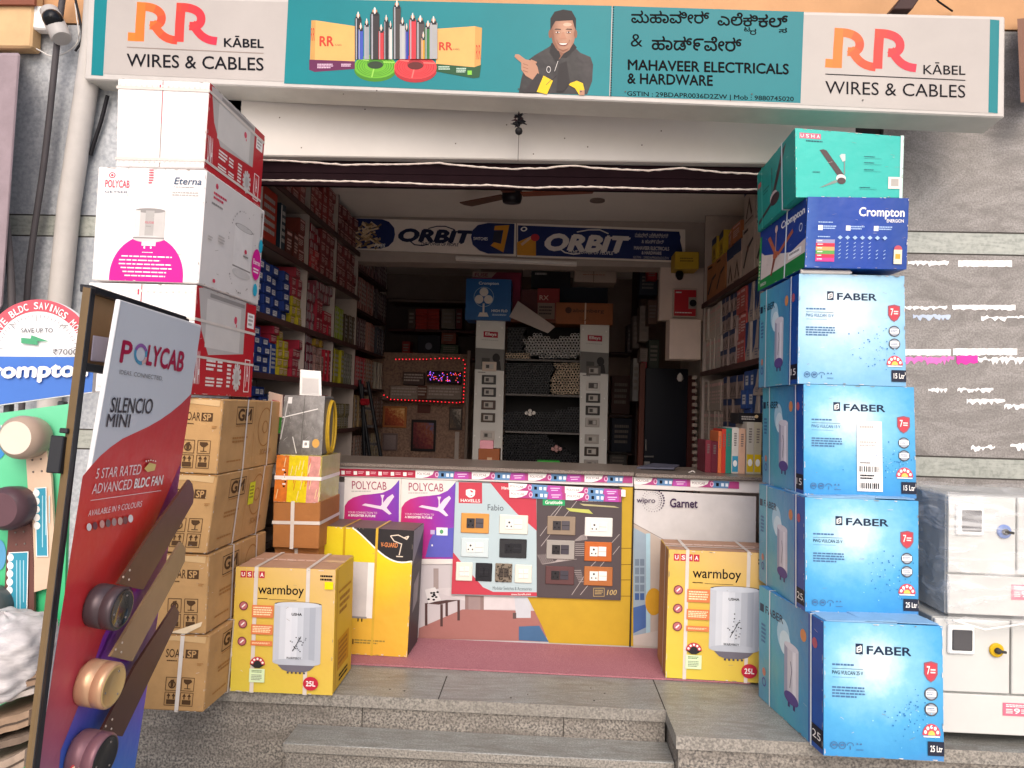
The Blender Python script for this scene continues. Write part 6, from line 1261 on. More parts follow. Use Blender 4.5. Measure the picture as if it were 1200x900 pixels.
goods('packet', 'packet', 'l', 4.98, 5.3, 1.06, '5a2a30', .08, .065, 4, 'dark wine packet low in the middle bay behind the pale card', G, .16, 'side')
goods('packet', 'packet', 'l', 5.32, 5.6, 1.06, '8c1c28', .09, .26, 1, 'tall red carton low in the middle bay next to the dark wine packets', G, .16, 'lines')
# inner bay
goods('carton', 'carton', 'l', 5.65, 6.26, 2.56, '6e3434', .12, .09, 3, 'dim red carton filling the top shelf of the inner bay under the beam', G, .2, 'lines')
goods('carton', 'carton', 'l', 5.65, 6.26, 2.18, '7a3a3a', .10, .085, 4, 'dim red carton on the second shelf of the inner bay', G, .2, 'lines')
goods('packet', 'packet', 'l', 5.66, 5.98, 1.76, '8d9a2c', .055, .26, 1, 'yellow green hanging blister packet on the upper level of the inner bay', G, .06, 'side')
goods('packet', 'packet', 'l', 6.0, 6.25, 1.76, '4a3a2a', .05, .24, 1, 'brown hanging blister packet on the upper level of the inner bay', G, .06, 'side')
goods('packet', 'packet', 'l', 5.66, 6.0, 1.42, '9a9018', .055, .27, 1, 'lemon yellow hanging blister packet on the middle level of the inner bay', G, .06, 'side')
goods('packet', 'packet', 'l', 6.02, 6.25, 1.42, '6c6a5c', .05, .26, 1, 'grey hanging blister packet on the middle level of the inner bay', G, .06, 'side')
goods('packet', 'packet', 'l', 5.66, 6.25, 1.06, '6a5f3c', .05, .10, 2, 'khaki small packet on the low level of the inner bay', G, .06, 'side')
goods('carton', 'carton', 'l', 4.80, 4.93, 2.18, '7a3a30', .12, .10, 3, 'brick brown carton at the divider end of the street side bay', G, .2, 'lines')
goods('carton', 'carton', 'l', 5.02, 5.24, 2.335, '8c2c34', .105, .055, 3, 'crimson packet stacked above the light red ones in the middle bay', G, .18, 'side')
goods('packet', 'packet', 'l', 4.72, 4.92, 1.948, '8a2a34', .085, .062, 3, 'wine red packet stacked above the yellow packets of the street side bay', G, .16, 'lines')
goods('packet', 'packet', 'l', 5.20, 5.60, 2.003, '7c3a44', .075, .065, 2, 'mauve packet stacked above the crimson cartons of the middle bay', G, .16, 'side')
goods('packet', 'packet', 'l', 5.22, 5.44, 1.67, '9a7a2a', .07, .05, 1, 'ochre packet lying on the greyish pink packets of the middle bay', G, .16, 'lines')
# tall dim rear shelving along the left wall
rtd = empty('shelf_unit', (LX0+.1, 7.1, 0)); tag(rtd, 'dim rear shelf unit on the left wall behind the beam, hung with goods', 'shelf')
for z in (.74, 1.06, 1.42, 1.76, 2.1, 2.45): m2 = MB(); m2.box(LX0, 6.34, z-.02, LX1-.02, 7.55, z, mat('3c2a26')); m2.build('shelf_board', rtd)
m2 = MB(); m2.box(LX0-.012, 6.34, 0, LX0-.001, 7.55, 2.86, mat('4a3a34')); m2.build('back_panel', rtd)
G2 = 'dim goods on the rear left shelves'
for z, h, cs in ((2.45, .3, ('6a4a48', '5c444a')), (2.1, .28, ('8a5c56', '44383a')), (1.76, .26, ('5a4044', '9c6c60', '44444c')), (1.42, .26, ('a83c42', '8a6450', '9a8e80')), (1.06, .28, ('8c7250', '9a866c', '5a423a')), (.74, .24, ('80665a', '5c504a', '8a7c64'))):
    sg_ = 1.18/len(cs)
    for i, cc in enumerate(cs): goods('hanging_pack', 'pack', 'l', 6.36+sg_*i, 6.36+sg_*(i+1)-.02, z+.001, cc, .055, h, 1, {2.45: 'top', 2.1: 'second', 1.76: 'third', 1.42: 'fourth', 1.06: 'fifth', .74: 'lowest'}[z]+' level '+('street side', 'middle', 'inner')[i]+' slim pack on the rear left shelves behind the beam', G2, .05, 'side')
# right wall shelves
GR = 'cartons on the right wall shelves'
goods('fan_carton', 'carton', 'r', 4.05, 4.98, 2.15, 'b5a498', .30, .34, 1, 'grey white fan carton with dark blade picture on the upper right shelf', GR, .28, 'fan')
goods('fan_carton', 'carton', 'r', 4.05, 4.98, 2.493, 'a89a90', .30, .3, 1, 'grey navy banded fan carton in the top tier of the right shelves', GR, .28, 'pic')
goods('fan_carton', 'carton', 'r', 5.0, 5.42, 2.15, 'b8a294', .20, .30, 1, 'pale fan carton with navy band in the middle of the upper right shelf', GR, .28, 'pic')
goods('fan_carton', 'carton', 'r', 5.0, 5.42, 2.453, 'a5643c', .20, .12, 1, 'orange brown flat carton lying on the pale right shelf fan cartons', GR, .28, 'lines')
goods('fan_carton', 'carton', 'r', 5.45, 6.02, 2.15, 'a06a44', .28, .30, 1, 'brown picture carton at the inner end of the upper right shelf', GR, .28, 'fan')
goods('carton', 'carton', 'r', 5.5, 5.9, 2.453, 'c0a030', .19, .18, 1, 'yellow carton with black print on top of the brown picture cartons', GR, .26, 'pic')
goods('fitting_carton', 'carton', 'r', 4.05, 4.42, 1.60, '3c5a90', .12, .48, 1, 'blue and white tall fitting carton on the second right shelf near the street', GR, .22, 'side')
goods('fitting_carton', 'carton', 'r', 4.43, 4.80, 1.60, 'a8988c', .12, .25, 2, 'grey carton with blue wedge on the second right shelf', GR, .22, 'blue')
goods('fitting_carton', 'carton', 'r', 4.81, 5.06, 1.60, 'a84a44', .12, .165, 3, 'rust red carton in the pile at the middle of the second right shelf', GR, .22, 'lines')
goods('fitting_carton', 'carton', 'r', 5.07, 5.5, 1.60, 'a08a82', .105, .125, 4, 'small mauve grey carton in the middle of the second right shelf', GR, .22, 'pic')
goods('fitting_carton', 'carton', 'r', 5.51, 6.02, 1.60, 'b8aca0', .10, .25, 2, 'pale cream carton at the inner end of the second right shelf', GR, .22, 'lines')
goods('fitting_carton', 'carton', 'r', 4.05, 4.25, 1.06, 'b02a30', .06, .48, 1, 'slim red carton on the third right shelf beside the blue geyser cartons', GR, .22, 'side')
goods('fitting_carton', 'carton', 'r', 4.26, 4.62, 1.06, 'a59588', .12, .16, 3, 'grey carton with navy wedge on the third right shelf', GR, .22, 'blue')
goods('fitting_carton', 'carton', 'r', 4.63, 4.88, 1.06, '33508a', .12, .12, 4, 'blue packet in the tall pile on the third right shelf', GR, .22, 'label')
goods('fitting_carton', 'carton', 'r', 4.89, 5.36, 1.06, '8a766c', .115, .155, 3, 'dull brown grey carton in the middle of the third right shelf', GR, .22, 'pic')
goods('fitting_carton', 'carton', 'r', 5.37, 6.02, 1.06, 'a09184', .08, .23, 2, 'upright beige carton at the inner end of the third right shelf', GR, .22, 'lines')
# ---- catalogues standing on the counter
def px_box(name, x0, y0, x1, y1, Y, dep, m, label, cat, group=None, art=None, parent=None, lean=0., bev=.003, mats=None):
    """upright thing seen from the front: measured rectangle at depth Y"""
    bl, br, tl_ = at(x0, y1, Y), at(x1, y1, Y), at(x0, y0, Y); z0 = (bl.z+br.z)/2; z1 = z0+(tl_.z-bl.z)
    c = [V((bl.x, Y, z0)), V((br.x, Y, z0)), V((br.x, Y+dep, z0)), V((bl.x, Y+dep, z0))]; c += [V((p.x+lean, p.y, z1)) for p in c]
    m2 = MB(); m2.hexa(c, m, bev, mats)
    if art: art(Art(m2, *face(c, 'front'), lift=.0015))
    o = m2.build(name, parent)
    if parent is None: tag(o, label, cat, group)
    return o, c
zc = zt_-.004
def spine(h2=None, txt=None):
    def fn(A):
        if h2: A.rect(.08, .62, .92, .96, mat(h2)); A.ell(.5, .78, .3, .07, WHITE)
        A.fine(.3, .12, .7, .42, 6, mat('6a6260'))
    return fn
for x0, y0, x1, y1, h, h2, lb in [(826, 519, 833, 557, '6a2430', None, 'thin maroon catalogue leaning at the left end of the row'), (833, 520, 841, 557, '5a1c2a', None, 'dark maroon catalogue in the row'), (841, 508, 845, 557, 'c8683c', None, 'thin orange catalogue next to the maroon ones'), (845, 505, 850, 557, 'b8392c', None, 'thin red catalogue between the orange and the teal ones'),
      (850, 504, 857, 557, '2c7a6c', None, 'teal green catalogue with orange head'), (857, 504, 865, 558, 'cfc8c0', '3a8fb0', 'white catalogue with a blue foot'), (865, 505, 873, 558, 'd0a68c', None, 'salmon pink catalogue'), (874, 498, 883, 559, 'b9b2a4', 'c9a818', 'grey white catalogue with a yellow foot'), (883, 498, 892, 559, 'b0a890', 'd0ac14', 'yellow foot catalogue against the blue cartons')]:
    o, c = px_box('catalogue', x0, y0, x1, y1, 4.22, .22, mat(h, .4, .05), lb+' on the counter', 'catalogue', 'catalogues standing on the counter', spine(h2), bev=.002)
    dz = zc-c[0].z; o.location.z += dz
o, c = px_box('carton', 866, 484, 893, 497, 4.3, .2, mat('1f1d1f', .4), 'flat black packet lying on top of the catalogues', 'packet', art=lambda A: (A.fine(.1, .3, .8, .7, 2, mat('b8b0a8')), A.ell(.75, .3, .08, .15, mat('d0b080'))))
m2 = MB(); m2.hexa([at(746, 553, 4.3), at(790, 554, 4.25), at(796, 550, 4.4), at(765, 548, 4.45)]+[p+V((0, 0, .008)) for p in (at(746, 553, 4.3), at(790, 554, 4.25), at(796, 550, 4.4), at(765, 548, 4.45))], mat('4a4a58', .4)); o = m2.build('folder'); tag(o, 'flat grey blue folder lying on the counter before the dark door', 'folder'); o.location.z += zt_-min(v.co.z for v in o.data.vertices)-o.location.z
cable('white_cord', [(758, 556), (790, 557), (806, 554), (812, 552), (816, 556)], 4.2, .003, 'thin white cord lying on the counter beside the catalogues', mat('cfc8c0'))
# ---- centre display of switches and conduit pipes
YD = 6.9; SIL = mat('d2cec9', .4, .05, 3)
def swpanel(x0, xr0, y0, x1, xr1, y1, label, plates, pic):
    f = [at(x0, y0, YD), at(xr0, y0+2.2, YD), at(xr1, y1+2, YD), at(x1, y1, YD)]; m2 = MB(); b = [v+V((0, .03, 0)) for v in f]; m2.poly(f, SIL); m2.poly(b, SIL)
    for i in range(4): m2.poly([f[i-1], f[i], b[i], b[i-1]], SIL)
    A = Art(m2, *f, lift=.002); A.rect(.26, .075, .76, .115, mat('a8283c')); A.text('Elleys', .32, .082, .70, .108, WHITE, .03, it=.2); A.rect(.0, .19, 1, .335, mat('6d6a68')); A.rect(.22, .255, .5, .31, mat('4a4846')); A.ell(.72, .25, .13, .03, mat('2a2628')); A.poly([(.6, .28), (.85, .27), (.9, .33), (.58, .33)], mat('2a2628')); A.fine(.2, .13, .8, .14, 1, GREYP); A.fine(.1, .35, .4, .36, 1, mat('6a6664'))
    for u, v in ((.1, .04), (.9, .045), (.06, .5), (.88, .5), (.06, .78), (.9, .78)): A.ell(u, v, .025, .006, WHITE)
    o = m2.build('switch_display'); tag(o, label, 'switch display', 'tall switch displays')
    for k, (px_, py, frm, mid) in enumerate(plates):
        m2 = MB(); p, q = at(px_-8.5, py+5.2, YD), at(px_+8.5, py-5.2, YD); m2.box(p.x, YD-.012, p.z, q.x, YD-.001, q.z, mat(frm, .35), .003)
        A = Art(m2, V((p.x, YD-.012, q.z)), V((q.x, YD-.012, q.z)), V((q.x, YD-.012, p.z)), V((p.x, YD-.012, p.z))); A.rect(.18, .2, .82, .8, mat(mid)); A.rect(.27, .32, .5, .68, mat('4a4644')); A.rect(.56, .3, .74, .7, mat('b5b0aa')); m2.build('switch_plate', o)
    return o
swpanel(558.5, 592, 374.5, 553, 588, 549, 'tall silver display panel of switches left of the conduit pipes', [(573.5, 429.5, 'c9b4a4', 'b9aca4'), (573, 445, '2a2426', 'b5aea8'), (573, 459.5, '2a2426', 'c0b8b2'), (572.5, 474.5, '4a3430', 'b0a69e'), (572, 489.5, '4a3c34', 'b9b0a8'), (571.5, 510, 'c8bdb6', 'b0a69e')], 0)
swpanel(680, 714, 379, 679, 710.5, 552, 'tall silver display panel of switches right of the conduit pipes', [(695.5, 434.5, '5a5450', 'a59c96'), (695, 452, 'cfc8c2', '5a5450'), (695, 466.5, '26201f', 'b5aea8'), (694.5, 481, '26201f', 'a8a09a'), (694, 495, 'b0a8a2', '8a827c'), (693.5, 514.5, 'a39b95', 'b0a8a0'), (693, 529, '3a2e2a', 'aaa29a'), (692.5, 544, 'a59d97', '8d8580')], 1)
rt = empty('pipe_rack', at(636, 552, YD+.1)); tag(rt, 'dark open rack between the two silver switch panels, loaded with conduit pipes', 'rack')
def slab(nm, x0, y0, x1, y1, Y, dep, m): o, c = px_box(nm, x0, y0, x1, y1, Y, dep, m, '', '', parent=rt); return c
slab('back_board', 590, 376, 682, 555, YD+.5, .02, mat('191618')); slab('top_board', 556, 374.5, 716, 378, YD+.03, .4, mat('6a3a2c'))
for y0, xx in ((421, 645), (462, 682), (506, 0), ): slab('shelf_board', 592, y0, 680, y0+2.4, YD+.04, .4, mat('6d6866'))
# conduit pipes: seen end on
PT = mat('d0b89e', .4, .08); PGY = mat('c4c0be', .4, .08); PK_ = mat('29292e', .35, .1); PIN = mat('0c0b0c', .8)
def pipe_mesh(m, r):
    m2 = MB(); n = 8; L_ = .34; ring = lambda rad, y: [V((rad*math.cos(2*math.pi*k/n), y, rad*math.sin(2*math.pi*k/n))) for k in range(n)]
    a, b, c = ring(r, 0), ring(r, L_), ring(r*.68, 0)
    for k in range(n): j = (k+1) % n; m2.poly([a[k], a[j], b[j], b[k]], m); m2.poly([a[k], a[j], c[j], c[k]], m)
    d = ring(r*.68, .03); m2.poly(d, PIN)
    for k in range(n): j = (k+1) % n; m2.poly([c[k], c[j], d[j], d[k]], PIN)
    return m2
def inside_poly(x, y, P):
    r = False
    for i in range(len(P)):
        x1, y1 = P[i-1]; x2, y2 = P[i]
        if (y1 > y) != (y2 > y) and x < (x2-x1)*(y-y1)/(y2-y1)+x1: r = not r
    return r
def pipes(poly, pit, m, r, label, group, stuff=False, jx=.3):
    y = min(p[1] for p in poly); row = 0; pts = []
    while y < max(p[1] for p in poly):
        x = min(p[0] for p in poly)+(pit/2 if row % 2 else 0)
        while x < max(p[0] for p in poly):
            if inside_poly(x, y, poly): pts.append(at(x+rnd.uniform(-jx, jx), y+rnd.uniform(-jx, jx), YD+.05+rnd.uniform(0, .03)))
            x += pit
        y += pit*.87; row += 1
    if stuff:
        m2 = MB(); pm = pipe_mesh(m, r)
        for p in pts:
            for f, mi in zip(pm.f, pm.mi): m2.poly([pm.v[i]+p for i in f], pm.mats[mi])
        o = m2.build('conduit_stock'); tag(o, label, 'pipes', group, 'stuff'); return
    first = None
    for p in pts:
        if first is None: first = pipe_mesh(m, r).build('conduit_pipe', base=(0, 0, 0)); o = first; tag(o, label, 'pipe', group)
        else: o = first.copy(); COL.objects.link(o)
        o.location = p
GP = 'pale conduit pipes in the rack'
rr_ = lambda px: px/F*(YD)
pipes([(613, 400), (618, 394), (630, 390), (640, 394), (650, 397), (665, 393), (682, 389), (683, 414), (672, 419), (640, 420), (620, 416)], 3.7, PGY, rr_(1.8), 'grey conduit pipe end in the top compartment of the rack', GP)
pipes([(648, 424), (682, 425), (683, 463), (645, 462), (647, 440), (652, 432)], 3.5, PT, rr_(1.7), 'tan conduit pipe end in the right half of the second compartment', GP)
pipes([(594, 415), (622, 415), (622, 421), (594, 421)], 3.3, PT, rr_(1.6), 'tan conduit pipe end in the low layer at the left of the top compartment', GP)
pipes([(594, 382), (616, 384), (612, 408), (618, 414), (596, 414)], 3.8, PK_, rr_(1.85), 'black conduit pipes filling the left of the top compartment', None, True)
pipes([(593, 424), (646, 425), (651, 432), (644, 445), (644, 463), (592, 461)], 3.2, PK_, rr_(1.6), 'black conduit pipes filling the left of the second compartment', None, True)
pipes([(590, 484), (640, 484), (660, 480), (681, 476), (680, 505), (592, 506)], 3.3, PK_, rr_(1.65), 'black conduit pipes in the third compartment of the rack', None, True)
pipes([(590, 511), (640, 511), (650, 520), (676, 534), (678, 552), (590, 550)], 3.3, PK_, rr_(1.65), 'black conduit pipes in the lowest compartment of the rack', None, True)
for x, y, h, lb in ((621, 484, 'd4ccc6', 'white cap heap'), (652, 526, 'b58a88', 'pinkish')):
    m2 = MB(); pass
    for dx, dy in ((-4, 0), (0, -2.5), (4.5, 0), (0, 1.5)): m2.lathe(at(x+dx, y+dy, YD), (0, -1, 0), [(0, .018), (.02, .018), (.022, .012)], mat(h, .5), 10)
    m2.build('pipe_cap', rt)
# things on top of the display and around it
zt2 = at(600, 376, YD).z
GT = 'cartons on top of the display rack'
def fanpic(A):
    A.rect(0, 0, 1, 1, mat('1f5a96', .4, .06)); A.text('Crompton', .28, .07, .72, .16, WHITE, .02)
    for a in (90, 210, 330): q = math.radians(a); A.circ(.40+.12*math.cos(q), .44-.12*math.sin(q), .105, mat('d8cfc8'))
    A.circ(.40, .44, .245, mat('9ab0c4'), ri=.95); A.rect(.38, .6, .42, .85, mat('d8cfc8')); A.poly([(.28, .92), (.52, .92), (.48, .82), (.32, .82)], mat('d8cfc8')); A.text('HIGH FLO', .58, .74, .93, .80, WHITE, .02); A.fine(.6, .85, .92, .9, 2, mat('b0c4d8'))
px_box('fan_carton', 545, 327, 598, 375, YD-.05, .3, mat('1f5a96', .45), 'blue carton with a white table fan picture on top of the left switch panel', 'carton', GT, fanpic)
px_box('carton', 552, 319, 609, 374, YD+.28, .28, mat('8e2440', .45), 'crimson carton with a cream corner behind the blue table fan carton', 'carton', GT, lambda A: (A.poly([(0, 0), (.5, 0), (.4, .12), (0, .12)], mat('c0a89c')), A.text('FUSE', .05, .03, .32, .1, mat('8e2440'), .02)))
px_box('carton', 563, 312, 612, 322, YD+.62, .2, mat('8d7a70'), 'flat grey brown carton behind the crimson carton', 'carton', GT)
px_box('carton', 610, 339, 630, 376, YD+.2, .25, mat('5a2c2c'), 'dark brown red carton between the crimson one and the red printed one', 'carton', GT)
px_box('carton', 629, 338, 655, 376, YD+.15, .25, mat('8a2828', .45), 'red printed carton with a pale lower half in the middle of the top', 'carton', GT, lambda A: (A.rect(.02, .45, .8, .95, mat('8a7468')), A.text('RX', .1, .22, .5, .36, mat('c89a8c'), .03), A.fine(.1, .55, .7, .85, 3, mat('4a3a36'))))
px_box('carton', 622, 318, 668, 338, YD+.5, .3, mat('1d1a1e'), 'black carton high at the back above the red printed carton', 'carton', GT, lambda A: A.fine(.1, .1, .5, .3, 1, GREYP))
px_box('carton', 655, 336, 712, 358, YD+.45, .3, mat('151a24'), 'wide navy black carton at the back behind the orange brown carton', 'carton', GT)
def abo(A): A.circ(.22, .36, .15, mat('4a2a1c')); A.text('abomberg', .30, .27, .84, .5, mat('4a2a1c'), .02); A.rect(.505, 0, .53, 1, mat('c8a890')); A.text('ILA', .42, .66, .6, .84, mat('7a4426'), .02)
px_box('carton', 651, 355, 718, 380, YD-.03, .3, mat('8c4f2a', .5, .08), 'orange brown carton with black lettering on top of the right switch panel', 'carton', GT, abo)
px_box('carton', 673, 312, 722, 331, YD+.15, .3, mat('b09c8e'), 'cream white carton high under the header board on the right', 'carton', GT, lambda A: (A.rect(.45, 0, .47, 1, mat('7a6a60')), A.fine(.2, .5, .8, .6, 1, mat('a06a5c'))))
m2 = MB(); P_ = [at(607, 353, YD-.03), at(650, 383, YD-.1), at(642, 390, YD-.12), at(597, 371, YD-.06)]; m2.hexa([p+V((0, 0, -.004)) for p in P_]+[p+V((0, .004, .004)) for p in P_], mat('b9aca6', .5)); tag(m2.build('document'), 'white folded document sliding over the front edge of the display top', 'document')
px_box('carton', 560, 526, 585, 546, 5.4, .15, mat('7a4426', .6, .08), 'small brown carton on the counter back edge before the left switch panel', 'carton', None, lambda A: A.rect(.42, .5, .65, .85, mat('a58468')))
o, c = px_box('basket', 629, 541, 656, 551, 5.0, .15, mat('2c9a34', .35), 'bright green plastic basket behind the counter', 'basket')
m2 = MB(); 
for k in range(9): m2.box(c[0].x+.008+k*(c[1].x-c[0].x)/9.2, c[0].y-.004, c[0].z+.01, c[0].x+.016+k*(c[1].x-c[0].x)/9.2, c[0].y-.001, c[4].z-.012, mat('1f7a28', .35))
m2.build('rib', o)
px_box('tag_packet', 562, 516, 578, 526, 5.42, .05, mat('b9808a', .5), 'pink white packet lying on the small brown carton behind the counter', 'packet')
# ---- partition with pegboard, light string and frames at the rear left
YP = 7.6; x0p, x1p = XLW+.01, at(545, 500, YP).x; zp = at(500, 414, YP).z
PEG = stone('peg_board', '6c5044', '987862', '846656', 60, .3, rough=.7, bump=.05)
m2 = MB(); m2.box(x0p, YP, 0, x1p, YP+.06, zp, PEG, .004); m2.box(x1p+.001, YP-.01, 0, x1p+.03, YP+.06, zp+.04, mat('8a7a70')); o = m2.build('pegboard_partition'); tag(o, 'brown speckled partition at the rear left with pictures and a red light string', 'partition')
def framed(x0, y0, x1, y1, fr, stops, label, cat='picture', nsc=9, gold=0.):
    o, c = px_box('picture_frame', x0, y0, x1, y1, YP-.025, .02, mat(fr, .35, metal=gold), label, cat)
    m2 = MB(); A = Art(m2, *face(c, 'front'), lift=.003); g = gmat('picture_print', stops, direction=(.5, .5), noise=1.3, nsc=nsc); pts = [(.09, .09), (.91, .09), (.91, .91), (.09, .91)]; A.grad(g, pts); m2.build('picture', o)
framed(448, 476, 476, 501, 'a8683c', [(0, '5a1c10'), (.5, 'a84a24'), (.8, 'd8a05a'), (1, 'e8c890')], 'gold framed orange picture on the rear partition left of the red one', gold=.3)
framed(481, 492, 510, 529, '1c1416', [(0, '2a1014'), (.4, '6a1c24'), (.7, '8a4a34'), (1, '3a5a8a')], 'dark framed reddish picture in the middle of the rear partition')
framed(526, 477, 541, 504, '3a2c26', [(0, '6a5038'), (.5, '2c2420'), (1, 'c0b0a0')], 'small brown picture with dark lower half at the right of the partition')
framed(448, 508, 465, 528, '6a5a58', [(0, '6a5a5a'), (1, '8a7a78')], 'grey printed sheet low on the rear partition', 'notice')
px_box('notice', 489, 474, 504, 484, YP-.012, .01, mat('5a3028'), 'maroon arched plaque above the dark framed picture', 'plaque')
px_box('pipe_strip', 532, 506, 537, 545, YP-.012, .01, mat('b0a49c'), 'pale vertical cable trunking on the right of the rear partition', 'trunking')
for x0, y0, x1, y1, h, lb in ((457, 452, 489, 468, '8a7a70', 'wide pale packet row left of the brown one on the rear ledge'), (489, 452, 500, 468, '5a3428', 'brown packet between pale packets on the rear ledge'), (500, 452, 541, 468, '84746a', 'wide pale packet row right of the brown one on the rear ledge'), (472, 436, 497, 451, '4a3a36', 'dark brown carton on the rear ledge left of the lit panel')): px_box('packet', x0, y0, x1, y1, YP-.08, .07, mat(h, .5, .15, 30), lb, 'packet', None, lambda A: A.fine(.05, .15, .95, .8, 3, mat('a89a90')))
o, c = px_box('led_panel', 500, 435, 541, 449, YP-.1, .03, mat('1c1420'), 'small panel of purple and red lights glowing on the rear ledge', 'light panel')
for h, nm in (('a060ff', 'violet_lights'), ('ff5040', 'red_lights')):
    m2 = MB(); e = emat(h, 1.0)
    for k in range(26): x, z = rnd.uniform(c[0].x+.01, c[1].x-.01), rnd.uniform(c[0].z+.01, c[4].z-.01); m2.lathe((x, c[0].y-.002, z), (0, -1, 0), [(0, .005), (.004, .004), (.006, .001)], e, 6)
    m2.build(nm, o)
m2 = MB(); m2.box(x0p, YP-.2, at(500, 469, YP).z-.015, x1p-.02, YP-.001, at(500, 469, YP).z, mat('4a3a34')); tag(m2.build('wall_shelf'), 'narrow ledge across the rear partition inside the red light string', 'shelf')
m2 = MB(); e = emat('ff2030', 1.3); RP = [(464, 421), (500, 421), (515, 420), (538, 420), (543, 422), (545, 427), (544, 450), (543, 471), (535, 472), (500, 470), (458, 468), (450, 463), (445, 458)]; cd = MB(); pts = [at(x, y, YP-.215) for x, y in RP]; cd.tube(pts, .003, mat('3a1014'), 5)
rt = cd.build('light_string'); tag(rt, 'glowing red string of tiny lights framing the rear ledge', 'light string')
for a, b in zip(pts, pts[1:]):
    n = max(1, int((b-a).length/.034))
    for k in range(n): p = a+(b-a)*(k/n); m2.lathe(p+V((0, -.004, 0)), (0, -1, 0), [(0, .006), (.005, .005), (.008, .001)], e, 6)
m2.build('bulbs', rt)
# rear high shelf with red cartons
rt = empty('shelf_unit', at(505, 500, 8.5)); tag(rt, 'dark rear shelf with red cartons above the lit ledge', 'shelf')
def sl2(nm, x0, y0, x1, y1, Y, dep, m): px_box(nm, x0, y0, x1, y1, Y, dep, m, '', '', parent=rt)
sl2('shelf_board', 455, 386, 556, 389, 8.3, .4, mat('4a2a28')); sl2('shelf_board', 455, 351.5, 556, 354.5, 8.3, .4, mat('6a5a52')); sl2('shelf_board', 455, 417, 556, 420, 8.3, .4, mat('4a2a28')); sl2('back_panel', 450, 351, 556, 420, 8.72, .02, mat('4a3c38'))
GRR = 'cartons on the rear shelf'
for k in range(6):
    for j in range(2): px_box('carton', 487+j*14, 362+k*4, 500.6+j*14, 365.6+k*4, 8.32, .2, mat('a83028', .5, .1), 'flat scarlet carton in the block on the rear upper shelf', 'carton', GRR, bev=.002)
for x0, y0, x1, y1, h, lb in ((517, 362, 533, 385, '7a6e64', 'grey carton stack beside the scarlet block'), (478, 362, 486, 385, '5a4a44', 'brown carton left of the scarlet block'), (534, 362, 541, 385, '6a2c2c', 'narrow dark red carton right of the grey stack'), (471, 400, 480, 416, 'a03030', 'red upright carton on the middle level left end'), (489, 393, 515, 416, '1c1a28', 'large navy black carton with a pale circle'), (517, 390, 534, 403, '8a4a3c', 'orange brown carton on top of the greenish one'), (516, 404, 537, 416, '4a5a48', 'greenish carton under the orange brown one')):
    px_box('carton', x0, y0, x1, y1, 8.33, .2, mat(h, .5, .12), lb+' on the rear shelf', 'carton', GRR, (lambda A: A.circ(.5, .55, .18, mat('7a7a8a'))) if 'circle' in lb else (lambda A: A.fine(.15, .2, .85, .8, 3, mat('8a8078'))))
# step ladder
rt = empty('step_ladder', at(436, 546, 6.6)); tag(rt, 'black aluminium step ladder leaning against the left shelves', 'ladder')
LD = mat('1c1c20', .35, .1)
for nm, a, b in (('rail', (421, 445), (436, 556)), ('rail', (431, 447), (450, 556)), ('rear_leg', (424, 450), (428, 556))): m2 = MB(); m2.tube([at(*a, 6.5), at(*b, 6.5)], .017, LD, 6); m2.build(nm, rt)
for k in range(5): m2 = MB(); t = .12+k*.19; p, q = at(421+15*t, 445+111*t, 6.5), at(431+19*t, 447+109*t, 6.5); m2.hexa([p, q, q+V((0, .06, 0)), p+V((0, .06, 0))]+[v+V((0, 0, .02)) for v in (p, q, q+V((0, .06, 0)), p+V((0, .06, 0)))], mat('4a4646', .4)); m2.build('step', rt)
m2 = MB(); m2.lathe(at(424, 471, 6.45), (1, -.3, 0), [(0, .03), (.06, .03)], mat('a8202c'), 12); m2.build('red_clamp', rt)
# goods seen deep at the right, pale wall panel, picture and dark door
YW = 6.35
c0_ = at(770, 440, YW); o = wall('pale_partition', at(770, 400, YW).x, XRW-.001, at(790, 377, YW).z, zb0-.046, mat('ccb8ac', .55, .05), YW-.09, YW+.0); tag(o, 'pale beige partition beside the right shelves under the beam', 'partition')
px_box('wall_cabinet', 784, 374, 821, 421, YW-.30, .2, mat('d8c2b4', .5, .05), 'plain beige wall cabinet below the red picture', 'cabinet')
px_box('poster', 788, 338, 816, 372, YW-.13, .035, mat('b8a89c', .5), 'small red poster with white border on the pale partition', 'poster', None, lambda A: (A.rect(.06, .05, .97, .95, mat('b0202c', .4)), A.fine(.12, .12, .4, .2, 1, WHITE), A.rect(.66, .3, .97, .7, mat('8a8078')), A.circ(.85, .5, .12, INK), A.fine(.1, .82, .8, .88, 1, WHITE)))
px_box('carton', 791, 295, 819, 315, YW-.32, .2, mat('b8962a', .5, .08), 'yellow carton fixed under the right end of the navy header board', 'carton', None, lambda A: A.fine(.2, .35, .8, .65, 2, mat('6a5a1c')))
m2 = MB(); m2.lathe(at(796, 320, YW-.2), (0, -.6, -.8), [(0, .03), (.03, .034), (.06, .024)], mat('1a1a1c', .3), 14); tag(m2.build('dome_camera'), 'small black dome camera under the yellow carton', 'camera')
YDR = 6.9; rt = empty('door', at(775, 560, YDR)); tag(rt, 'dark navy door with a brown frame and steel latch behind the right end of the counter', 'door')
px_box('leaf', 752, 432, 802, 640, YDR, .04, mat('12141f', .35, .1), '', '', parent=rt); px_box('jamb', 745, 425, 751.5, 640, YDR-.03, .08, mat('5a3026', .5), '', '', parent=rt); px_box('jamb', 802.5, 440, 811, 640, YDR-.03, .08, mat('4a201c', .5), '', '', parent=rt)
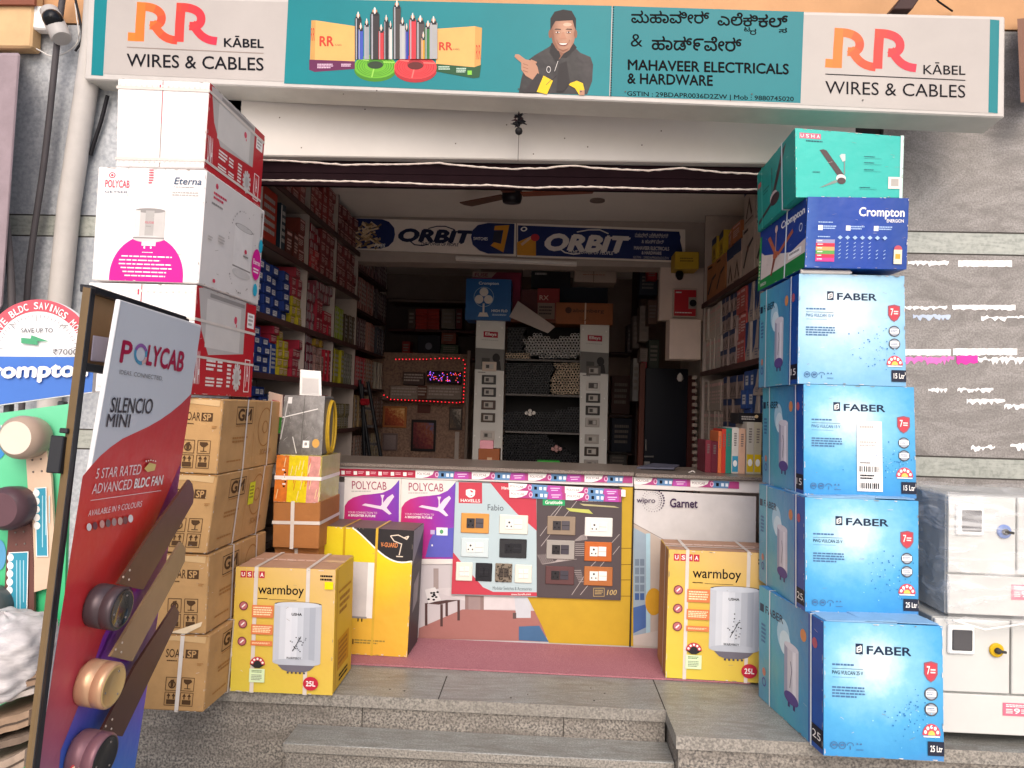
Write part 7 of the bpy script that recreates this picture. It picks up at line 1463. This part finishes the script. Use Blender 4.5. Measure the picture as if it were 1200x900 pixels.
m2 = MB(); p, q = at(755, 535, YDR-.02), at(766, 535, YDR-.02); m2.tube([p, q], .008, mat('8a8684', .3, metal=.7)); m2.tube([at(757, 515, YDR-.02), at(757, 528, YDR-.02)], .007, mat('8a8684', .3, metal=.7)); m2.box(p.x, YDR-.03, p.z-.08, p.x+.05, YDR-.003, p.z-.045, mat('9a9694', .3, metal=.7)); m2.build('latch', rt)
rt = empty('rack_strip', at(815, 545, 6.2)); tag(rt, 'perforated pale rack strip at the inner end of the right shelves', 'rack')
for k in range(14): px_box('peg', 811.5, 440+k*8, 817, 444.5+k*8, 6.2, .03, mat('9a8a7e'), '', '', parent=rt)
px_box('upright', 817.5, 420, 822, 640, 6.15, .04, mat('8d7c70'), '', '', parent=rt)
GQ = 'dim goods deep at the right'
for i, (x0, y0, x1, y1, Y, h, lb) in enumerate(((749, 318, 770, 346, 7.4, '2a2e38', 'dark carton with a pale edge high beside the pale partition'), (758, 312, 770, 328, 7.3, 'a0282c', 'small red carton high beside the pale partition'), (749, 358, 760, 400, 7.4, '8a7c74', 'pale upright carton beside the pale partition'), (741, 370, 749, 408, 7.6, '6a5e58', 'dull grey upright carton deep at the right'), (735, 380, 741, 412, 7.9, '54494a', 'dim narrow carton deepest on the right shelf'), (759, 352, 770, 380, 7.2, '6a5248', 'brown carton behind the edge of the pale partition'), (750, 408, 759, 424, 7.3, '8a7a74', 'pale small carton above the dark door'), (752, 424, 758, 433, 7.25, 'a83a44', 'small red packet above the dark door'), (760, 398, 772, 432, 7.2, '3a4038', 'dark green carton stack above the dark door'), (741, 420, 748, 470, 7.5, '8a8684', 'grey upright pack beside the door frame'), (716, 440, 738, 485, 8.2, '4a2c28', 'dim brown carton behind the right switch panel'), (716, 490, 740, 530, 8.2, '1c2030', 'dim navy carton behind the right switch panel'), (714, 530, 734, 556, 8.1, '54504c', 'dim grey carton low behind the right switch panel'))):
    px_box('carton', x0, y0, x1, y1, Y, .22, mat(h, .5, .12), lb, 'carton', GQ, lambda A: A.fine(.15, .2, .85, .8, 4, mat('7a706a')))
rt = empty('shelf_unit', at(735, 556, 7.9)); tag(rt, 'dark shelves deep at the right between the display rack and the door', 'shelf')
for y in (346.5, 400.5, 408.8): pass
px_box('side_panel', 741, 300, 744, 640, 7.9, .6, mat('3a2a28'), '', '', parent=rt)
for y in (412.5, 486, 531, 557): px_box('shelf_board', 714, y, 741, y+2.5, 8.1, .5, mat('3a2a28'), '', '', parent=rt)
m2 = MB(); m2.lathe(at(797, 437, 6.2), (0, 0, -1), [(0, .004), (.02, .02), (.05, .026), (.07, .012)], mat('b9b0a8', .2), 12); tag(m2.build('bulb'), 'small unlit glass bulb hanging below the beige cabinet', 'bulb')
# ---- drop helper notes from the objects
for o in list(bpy.data.objects):
    for k in ('_b', '_c'):
        if k in o: del o[k]
